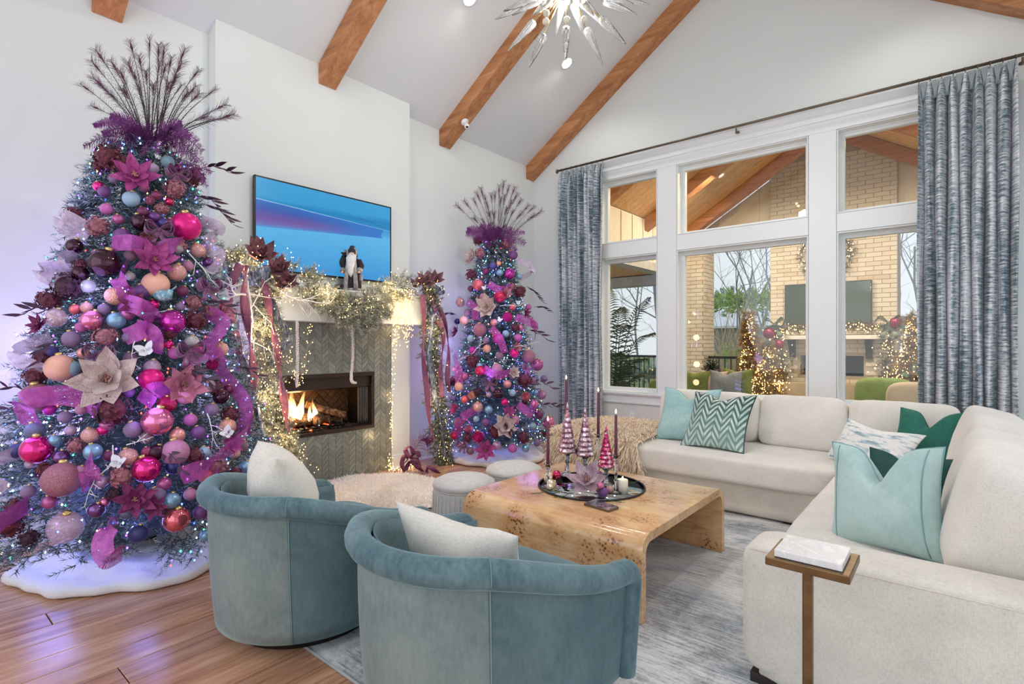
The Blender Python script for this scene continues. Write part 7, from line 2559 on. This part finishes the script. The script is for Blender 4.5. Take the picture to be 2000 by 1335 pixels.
# porch structure: brick corner column, header beams, gable wall, pine ceiling
col = tag(MB().box(-4.38, 11.0, 0, -3.985, 11.6, 3.6).build('wall_porch_column', m_mortar, smooth=False), kind='structure')
brick_face(col, (-4.38, 11.0, 0), (1, 0, 0), .395, 0, 3.5, (0, -1, 0), 130)
brick_face(col, (-3.985, 11.0, 0), (0, 1, 0), .6, 0, 3.5, (1, 0, 0), 160)
m_pwall = M('porch board paint', (222, 212, 196), .7, var=.03)
EL, PR, PS = -4.45, -1.80, .62
def pz(x): return 3.62 + PS * (x - EL) if x < PR else 3.62 + PS * (2 * PR - EL - x)
ER = 2 * PR - EL
mb = MB()
mb.prism([(EL, PYB + .1, 3.42), (ER, PYB + .1, 3.42), (ER, PYB + .1, 3.62), (PR, PYB + .1, pz(PR)), (EL, PYB + .1, 3.62)], (0, .15, 0))
for k in range(14):
    x = EL + .2 + k * .38
    mb.box(x, PYB + .075, 3.44, x + .05, PYB + .1, min(pz(x), pz(x + .05)) - .02)
tag(mb.build('wall_porch_gable', m_pwall, smooth=False), kind='structure')
mb = MB()
mb.box(EL - .15, YW + .2, 2.86, EL, PYB + .1, 3.64)
for k in range(12):
    y = YW + .5 + k * .42
    mb.box(EL, y, 2.86, EL + .02, y + .05, 3.62)
tag(mb.build('wall_porch_left', m_pwall, smooth=False), kind='structure')
mb = MB()
mb.box(EL - .2, YW + .2, 2.70, EL + .05, PYB + .1, 2.86)
mb.box(-12, 11.1, 2.62, -4.40, 11.4, 2.84)
tag(mb.build('trim_11', M('header paint', (176, 178, 176), .6), smooth=False), kind='structure')
tag(MB().box(ER, YW + .2, 2.70, ER + .15, PYB + .1, 3.64).build('wall_porch_right', m_pwall, smooth=False), kind='structure')
# flat pine soffit of the side wing
wing = tag(MB().box(-12, YW + .3, 2.86, EL - .2, 11.4, 2.92).build('ceiling_porch_wing', m_pine, smooth=False), kind='structure')
# pine boards of the gable ceiling, one by one
roof = tag(MB().prism([(EL - .15, YW + .2, 3.66), (PR, YW + .2, pz(PR) + .08), (PR, YW + .2, pz(PR) + .2), (EL - .15, YW + .2, 3.8)], (0, PYB - YW, 0)).prism([(PR, YW + .2, pz(PR) + .08), (ER + .15, YW + .2, 3.66), (ER + .15, YW + .2, 3.8), (PR, YW + .2, pz(PR) + .2)], (0, PYB - YW, 0)).build('ceiling_porch', m_dark, smooth=False), kind='structure')
nb = 30
me_b = {}
slen = math.hypot(PR - EL, (PR - EL) * PS)
for sg in (-1, 1):
    for k in range(nb):
        w = (PYB + .1 - YW - .2) / nb
        y0 = YW + .2 + k * w
        if sg not in me_b:
            xa, xb_ = (EL, PR) if sg < 0 else (PR, ER)
            o = MB().prism([(xa, .004, pz(xa) + .03), (xb_, .004, pz(xb_) + .03), (xb_, .004, pz(xb_) + .055), (xa, .004, pz(xa) + .055)], (0, w - .008, 0)).build('pine_board', m_pine, smooth=False)
            me_b[sg] = o.data; bpy.data.objects.remove(o)
        o = bpy.data.objects.new('pine_board', me_b[sg]); COL.objects.link(o); o.parent = roof; o.location = (0, y0, 0)
n = 12
for y in (7.4, 9.2, 10.9):
    for sg in (-1, 1):
        xa, xb_ = (EL, PR) if sg < 0 else (PR, ER)
        o = MB().prism([(xa, y, pz(xa) - .20), (xb_, y, pz(xb_) - .20), (xb_, y, pz(xb_) + .02), (xa, y, pz(xa) + .02)], (0, .2, 0)).build('trim_%d' % n, m_beam, smooth=False)
        tag(o, kind='structure'); n += 1
lamp('porch_lamp', 'AREA', (-2.9, 9.3, 4.2), 105, (1, .80, .56), .3, (0, 0, 0))
lamp('porch_lamp', 'AREA', (-.9, 9.0, 4.2), 105, (1, .80, .56), .3, (0, 0, 0))
lamp('porch_lamp', 'AREA', (-1.8, 7.0, 4.6), 65, (1, .80, .56), .3, (0, 0, 0))

# garland, wreath, porch trees
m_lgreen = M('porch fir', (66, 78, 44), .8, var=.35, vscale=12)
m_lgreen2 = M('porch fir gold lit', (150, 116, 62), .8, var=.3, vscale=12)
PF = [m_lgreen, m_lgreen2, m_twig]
m_fairy2 = glow('amber fairy bulb', (255, 196, 110), 14, False)
def lit_tree(px, pyt, pyb, Y, wpx, label, seed, nb=420):
    c = on_y(px, pyb, Y); top = on_y(px, pyt, Y)
    D = depth(c); r = wpx * D / 1040 / 2; h = top.z + .02
    c.z = -.02
    o = thing('lit_tree', label, 'christmas tree', c, 'lit trees on the porch')
    R = random.Random(seed); tw = []; bl = []
    for i in range(230):
        f_ = R.random() ** 1.3
        z = h * (.06 + .92 * f_); rr = r * (1 - f_) * .98 + .03
        a = R.random() * 2 * PI
        d = Vector((math.cos(a), math.sin(a), -.1))
        s = c + Vector((0, 0, z)); e = s + d * rr
        tw.append((tuple(s.lerp(e, .3)), tuple(e)))
        for k in range(3):
            q = s.lerp(e, .5 + .2 * k)
            tw.append((tuple(q), tuple(q + (d + Vector((R.gauss(0, .6), R.gauss(0, .6), R.gauss(0, .5)))).normalized() * .10)))
    for i in range(nb):
        f_ = R.random() ** 1.25
        a = R.random() * 2 * PI; rr = (r * (1 - f_) + .03) * R.uniform(.8, 1.03)
        bl.append(c + Vector((rr * math.cos(a), rr * math.sin(a), h * (.06 + .9 * f_))))
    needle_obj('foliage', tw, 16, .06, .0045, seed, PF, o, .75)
    mb = MB(); octs(mb, bl, .007, lambda: 0)
    tag(mb.build('light_string', m_fairy2, o, smooth=False), kind='stuff')
    MB().tube([c, c + Vector((0, 0, h * .95))], [.03, .008], 7).build('trunk', m_twig, o)
    MB().lathe([(.0001, 0), (.14, 0), (.17, .22), (.0001, .22)], 14, c).build('planter', M('clay planter', (128, 84, 56), .8), o)
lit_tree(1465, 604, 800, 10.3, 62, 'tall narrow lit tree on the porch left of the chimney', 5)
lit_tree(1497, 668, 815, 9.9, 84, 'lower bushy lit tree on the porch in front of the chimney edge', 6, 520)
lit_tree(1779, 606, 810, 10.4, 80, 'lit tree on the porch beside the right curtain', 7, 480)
gp = catmull([on_y(x, y, PYB - .18) for x, y in ((1512, 648), (1545, 642), (1580, 640), (1620, 640), (1660, 638), (1700, 640), (1735, 638))], 6)
o = thing('porch_garland', 'lit garland along the porch mantel with bows and drops at both ends', 'garland', gp[0])
dl = catmull([on_y(x, y, PYB - .35) for x, y in ((1512, 645), (1525, 680), (1530, 720), (1528, 750))], 6)
dr_ = catmull([on_y(x, y, PYB - .35) for x, y in ((1738, 638), (1735, 680), (1730, 720), (1738, 745))], 6)
def out_twigs(path, n, seed, L=.22):
    R = random.Random(seed); tw = []
    for i in range(n):
        s = R.random() * (len(path) - 1); k = min(len(path) - 2, int(s)); p = path[k].lerp(path[k + 1], s - k)
        tw.append((tuple(p), tuple(p + Vector((R.gauss(0, 1), -abs(R.gauss(0, .6)), R.gauss(0, .8))).normalized() * L * R.uniform(.5, 1))))
    return tw
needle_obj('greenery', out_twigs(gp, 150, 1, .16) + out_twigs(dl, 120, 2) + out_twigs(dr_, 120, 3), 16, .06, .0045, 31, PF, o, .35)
mb = MB()
octs(mb, [p + Vector((R7.gauss(0, .08), -.12, R7.gauss(0, .06))) for p in gp for _ in range(4)] + [p + Vector((R7.gauss(0, .12), -.15, R7.gauss(0, .1))) for p in dl + dr_ for _ in range(4)], .0075, lambda: 0)
tag(mb.build('fairy_lights', m_fairy2, o, smooth=False), kind='stuff')
for (px, py, s, lab) in ((1515, 634, .2, 'silver green bow at the left end of the porch mantel'), (1738, 632, .2, 'silver green bow at the right end of the porch mantel')):
    m_keep = m_bow
    m_bow = M('sage satin', (128, 146, 132), .4, var=.2)
    bow(on_y(px, py, PYB - .5), (0, -1, .1), s, lab)
    m_bow = m_keep
for (px, py, r, lab) in ((1502, 650, .11, 'large cranberry bauble left of the porch mantel'), (1522, 672, .09, 'cranberry bauble hanging on the left porch garland drop'), (1750, 630, .10, 'plum bauble right of the porch mantel')):
    me = SPH.copy(); me.materials.clear(); me.materials.append(bauble_mat('satin', 'maroon')); me.name = 'bauble'
    q = bpy.data.objects.new('bauble', me); COL.objects.link(q); q.location = on_y(px, py, PYB - .55); q.scale = (r,) * 3
    tag(q, lab, 'ornament')
wc = on_y(1612, 497, PYB - .06)
o = thing('wreath', 'lit green wreath high on the porch chimney, half hidden by the window mullion', 'wreath', wc)
ring_ = [wc + Vector((.40 * math.cos(a), -.04, .40 * math.sin(a))) for a in [2 * PI * k / 24 for k in range(25)]]
needle_obj('greenery', out_twigs(ring_, 170, 4, .13), 18, .05, .004, 33, PF, o, .25)
mb = MB(); octs(mb, [p + Vector((R7.gauss(0, .05), -.1, R7.gauss(0, .05))) for p in ring_ for _ in range(3)], .0075, lambda: 0)
tag(mb.build('fairy_lights', m_fairy2, o, smooth=False), kind='stuff')

# porch seating seen over the sofa back
m_olive = velvet('olive cushion', (92, 106, 44), (128, 140, 66), .3)
m_pgrey = velvet('grey cushion', (108, 112, 114), (140, 142, 144), .3)
m_pink = fabric('blush cushion', (220, 186, 180))
m_out = fabric('sand outdoor cushion', (204, 188, 168))
def outdoor_seat(name, label, c, w, d, h, mat, cat):
    c = Vector(c)
    o = thing(name, label, cat, (c.x, c.y, 0))
    mb = MB(); puffbox(mb, (c.x, c.y, h * .42), (w / 2, d / 2, .12), 7, (0, 0, .08), 8); mb.build('seat_cushion', mat, o)
    mb = MB(); puffbox(mb, (c.x, c.y - d / 2 + .10, h * .70), (w / 2 - .05, .12, h * .32), 5, (0, .2, .05), 8); mb.build('back_cushion', mat, o)
    for sx in (-1, 1):
        MB().box(c.x + sx * (w / 2 - .08) - .05, c.y - d / 2 + .05, 0, c.x + sx * (w / 2 - .08) + .05, c.y + d / 2 - .05, h * .62).build('arm', M('grey wicker', (130, 122, 112), .8), o, smooth=False, bevel=.02)
    return o
outdoor_seat('porch_sofa', 'olive porch sofa behind the middle window', (-3.05, 8.3, 0), 1.5, .85, .76, m_olive, 'sofa')
pillow('grey velvet cushion on the porch sofa behind the window', (on_y(1417, 765, 7.75).x, 7.72, .50), .46, .44, .16, (1, .05, 0), (.05, .15, 1), m_pgrey, .05, .3, seed=31)
pillow('blush cushion left of the grey one on the porch sofa', (on_y(1392, 765, 7.85).x, 7.86, .50), .42, .42, .14, (1, -.1, 0), (-.12, .12, 1), m_pink, .03, .3, seed=32)
pillow('olive cushion right of the grey one on the porch sofa', (on_y(1440, 765, 7.9).x, 7.88, .52), .42, .44, .14, (1, 0, 0), (.05, .1, 1), m_olive, .03, .3, seed=33)
pillow('olive cushion at the left end of the porch sofa', (on_y(1356, 765, 7.8).x, 7.8, .50), .46, .42, .14, (1, .1, 0), (0, .1, 1), m_olive, .03, .3, seed=34)
outdoor_seat('porch_chair', 'green porch armchair behind the right window', (on_y(1728, 745, 8.2).x, 8.4, 0), .72, .8, .86, M('green cushion', (124, 150, 90), .8, var=.15), 'armchair')
outdoor_seat('porch_chair', 'sand coloured porch armchair beside the right curtain', (on_y(1775, 745, 7.6).x + .12, 7.7, 0), .74, .8, .86, m_out, 'armchair')

# railing
o = thing('porch_railing', 'black metal porch railing behind the windows', 'railing', (-5., 11.3, 0))
MB().box(-9.5, 11.24, 1.00, -2.75, 11.30, 1.05).build('top_rail', m_black, o, smooth=False)
MB().box(-9.5, 11.25, .10, -2.75, 11.29, .14).build('bottom_rail', m_black, o, smooth=False)
me = None
for i in range(56):
    x = -9.4 + i * .12
    if -4.38 < x < -3.98: continue
    if me is None:
        q = MB().box(-.008, -.008, .14, .008, .008, 1.0).build('baluster', m_black, smooth=False); me = q.data; bpy.data.objects.remove(q)
    q = piece('baluster', me, o); q.location = (x, 11.27, 0)

# palm in the left window
m_palm = M('palm frond', (44, 60, 40), .55, var=.3)
pb = Vector((on_y(1196, 700, 7.25).x, 7.25, 0))
o = thing('potted_palm', 'dark green potted palm filling the lower left window', 'plant', pb)
MB().lathe([(.0001, 0), (.17, 0), (.23, .40), (.21, .40), (.0001, .36)], 20, pb).build('pot', M('charcoal pot', (60, 62, 62), .6), o)
def frond(a, b, rise, seed, w=.22, n=26):
    R = random.Random(seed)
    a, b = Vector(a), Vector(b)
    pts = catmull([a, a.lerp(b, .5) + Vector((0, 0, rise)), b], 14)
    mb = MB(); m = len(pts)
    mb.tube(pts, [.010 * (1 - .85 * i / m) for i in range(m)], 6, cap=False)
    for k in range(n):
        s = .18 + .8 * k / n
        i = min(m - 2, int(s * (m - 1))); p = pts[i].lerp(pts[i + 1], s * (m - 1) - i)
        t_ = (pts[i + 1] - pts[i]).normalized()
        sd = t_.cross(Vector((0, 0, 1))).normalized()
        for sg in (-1, 1):
            L = w * math.sin(PI * (.15 + .8 * s)) * R.uniform(.85, 1.15)
            e = p + (sd * sg * .85 + t_ * .55 + Vector((0, 0, -.35))).normalized() * L
            q = p.lerp(e, .45) + Vector((0, 0, .02))
            ww = t_ * .011
            mb.add([p - ww * .5, p + ww * .5, q + ww, q - ww, e], [(0, 1, 2, 3), (3, 2, 4)])
    return mb.build('frond', m_palm, o, smooth=False)
for i, (px, py, rise, Y) in enumerate([(1268, 580, .42, 7.2), (1225, 640, .5, 7.0), (1278, 650, .35, 7.3), (1262, 700, .25, 7.1), (1188, 560, .4, 7.5), (1245, 720, .25, 7.0), (1285, 735, .2, 7.35), (1205, 690, .3, 6.9), (1215, 600, .45, 7.6), (1160, 640, .4, 7.2), (1230, 750, .15, 6.95)]):
    frond(pb + Vector((.03 * math.cos(i), .03 * math.sin(i), .42)), on_y(px, py, Y), rise, i)
o = thing('shrub_planter', 'small leafy shrub with red blooms by the porch railing', 'plant', on_y(1392, 730, 10.6).xy.to_3d())
c = on_y(1392, 722, 10.6)
needle_obj('leaves', out_twigs([c + Vector((0, 0, .1 * math.sin(k))) for k in range(6)], 60, 7, .24), 14, .06, .008, 8, [m_palm, M('red bloom', (150, 60, 70), .7), m_twig], o, .12)
MB().lathe([(.0001, 0), (.15, 0), (.19, max(.1, c.z - .2)), (.0001, max(.1, c.z - .2))], 14, (c.x, c.y, 0)).build('pot', M('charcoal pot', (60, 62, 62), .6), o)

# ------------------------------------------------------------------ garden
m_lawn = M('winter lawn', (126, 142, 88), .95, var=.25, vscale=1.5)
tag(MB().grid(lambda u, v: (-60 + 90 * u, 14 + 60 * v, -.5 + .25 * mnoise.noise(Vector((u * 8, v * 8, 0)))), 30, 30).build('lawn', m_lawn), kind='structure')
m_trunk = M('bare tree bark', (150, 150, 150), .9, var=.25, vscale=6)
def bare_tree(x, y, h, seed, label, r=.12):
    R = random.Random(seed)
    mb = MB()
    def grow(p, d, L, rad, lev):
        n = 4; pts = [p]
        for i in range(n):
            d = (d + Vector((R.gauss(0, .13), R.gauss(0, .13), R.gauss(.03, .08)))).normalized()
            pts.append(pts[-1] + d * L / n)
        mb.tube(pts, [rad * (1 - .45 * i / n) for i in range(n + 1)], 5 if lev > 1 else 3, cap=False)
        if lev > 0:
            for k in range(3 if lev > 1 else 4):
                s = pts[1 + k % n].copy()
                nd = (d + Vector((R.gauss(0, .65), R.gauss(0, .65), R.gauss(.1, .35)))).normalized()
                grow(s, nd, L * R.uniform(.5, .75), rad * .52, lev - 1)
    grow(Vector((x, y, -.6)), Vector((0, 0, 1)), h * .45, r * .45, 4)
    tag(mb.build('bare_tree', m_trunk), label, 'tree', 'bare winter trees beyond the porch')
def gx(px, Y): return on_y(px, 600, Y).x
bare_tree(gx(1272, 15.5), 15.5, 9, 1, 'bare tree with a thick trunk behind the palm in the left window', .20)
bare_tree(gx(1408, 22), 22, 11, 2, 'bare tree beyond the porch just right of the brick column', .15)
bare_tree(gx(1445, 30), 30, 13, 3, 'bare tree in the middle of the garden view', .16)
bare_tree(gx(1480, 20), 20, 11, 4, 'bare tree beyond the porch next to the chimney edge', .13)
bare_tree(gx(1770, 16), 16, 11, 5, 'bare tree right of the porch chimney beside the curtain', .2)
bare_tree(gx(1788, 24), 24, 12, 6, 'bare tree partly hidden by the right curtain', .14)
bare_tree(gx(1245, 26), 26, 12, 7, 'bare tree far behind the palm in the left window', .15)
m_bush = M('spring green shrub', (190, 214, 130), .8, var=.3, vscale=5)
m_bush2 = M('dark evergreen', (128, 144, 124), .8, var=.3, vscale=3)
def bush(px, py, Y, r, label, mat, seed, n=260):
    c = on_y(px, py, Y)
    R = random.Random(seed); tw = []
    for i in range(n):
        d = Vector((R.gauss(0, 1.6), R.gauss(0, 1), R.gauss(0, .55)))
        d.normalize(); s = c + Vector((d.x * 2.6, d.y, d.z * .8)) * r * R.uniform(.2, .9); e = s + d * r * .35 + Vector((0, 0, r * .15))
        tw.append((tuple(s), tuple(e)))
    o = thing('shrub', label, 'shrub', (c.x, c.y, -.5))
    needle_obj('leaves', tw, 26, r * .14, r * .022, seed, [mat, mat, m_trunk], o, .3)
    MB().tube([(c.x, c.y, -.6), (c.x, c.y, c.z)], [r * .06, r * .03], 6).build('stem', m_trunk, o)
bush(1440, 594, 24, .75, 'bright green shrub in front of the far trees', m_bush, 1)
bush(1490, 588, 23, .8, 'bright green shrub beside the porch chimney', m_bush, 2)
bush(1425, 585, 38, 1.0, 'dark evergreen shrub far behind the bright green shrubs', m_bush2, 3)
bush(1450, 700, 16, .45, 'light green bush low behind the porch railing', m_bush, 4)
bush(1255, 735, 16, .5, 'green bush behind the railing in the left window', m_bush2, 5)
bush(1775, 650, 20, .7, 'green bush beyond the porch beside the right lit tree', m_bush2, 6)
# neighbour's low pale roof
a, b = on_y(1360, 640, 27), on_y(1540, 640, 27)
zt, zb = on_y(1420, 606, 27).z, on_y(1420, 640, 27).z
o = thing('outbuilding', 'low outbuilding with a pale metal roof beyond the garden', 'building', ((a.x + b.x) / 2, 27, -.5))
MB().prism([(a.x - 1, 27, zb), (b.x + 1, 27, zb), (b.x + 1, 29.5, zt + .1), (a.x - 1, 29.5, zt + .1)], (0, 0, .1)).build('roof', M('pale metal roof', (226, 230, 236), .5, var=.04), o, smooth=False)
MB().box(a.x - .8, 27.2, -.5, b.x + .8, 29.3, zb).build('wall', M('outbuilding siding', (158, 148, 138), .8, var=.1), o, smooth=False)
# pale stems of a tall grass clump
o = thing('reed_clump', 'clump of tall pale bare reeds behind the porch railing', 'plant', on_y(1425, 720, 13.5).xy.to_3d())
mb = MB()
for i in range(34):
    x = gx(1398 + 80 * rnd.random(), 13.5)
    y = 13.3 + rnd.random() * .8
    mb.tube([(x, y, -.5), (x + rnd.gauss(0, .1), y, 1.0), (x + rnd.gauss(0, .35), y, 1.7 + rnd.random() * .9)], [.014, .011, .004], 5)
tag(mb.build('stems', M('dry reed', (188, 176, 148), .8, var=.15), o), kind='stuff')
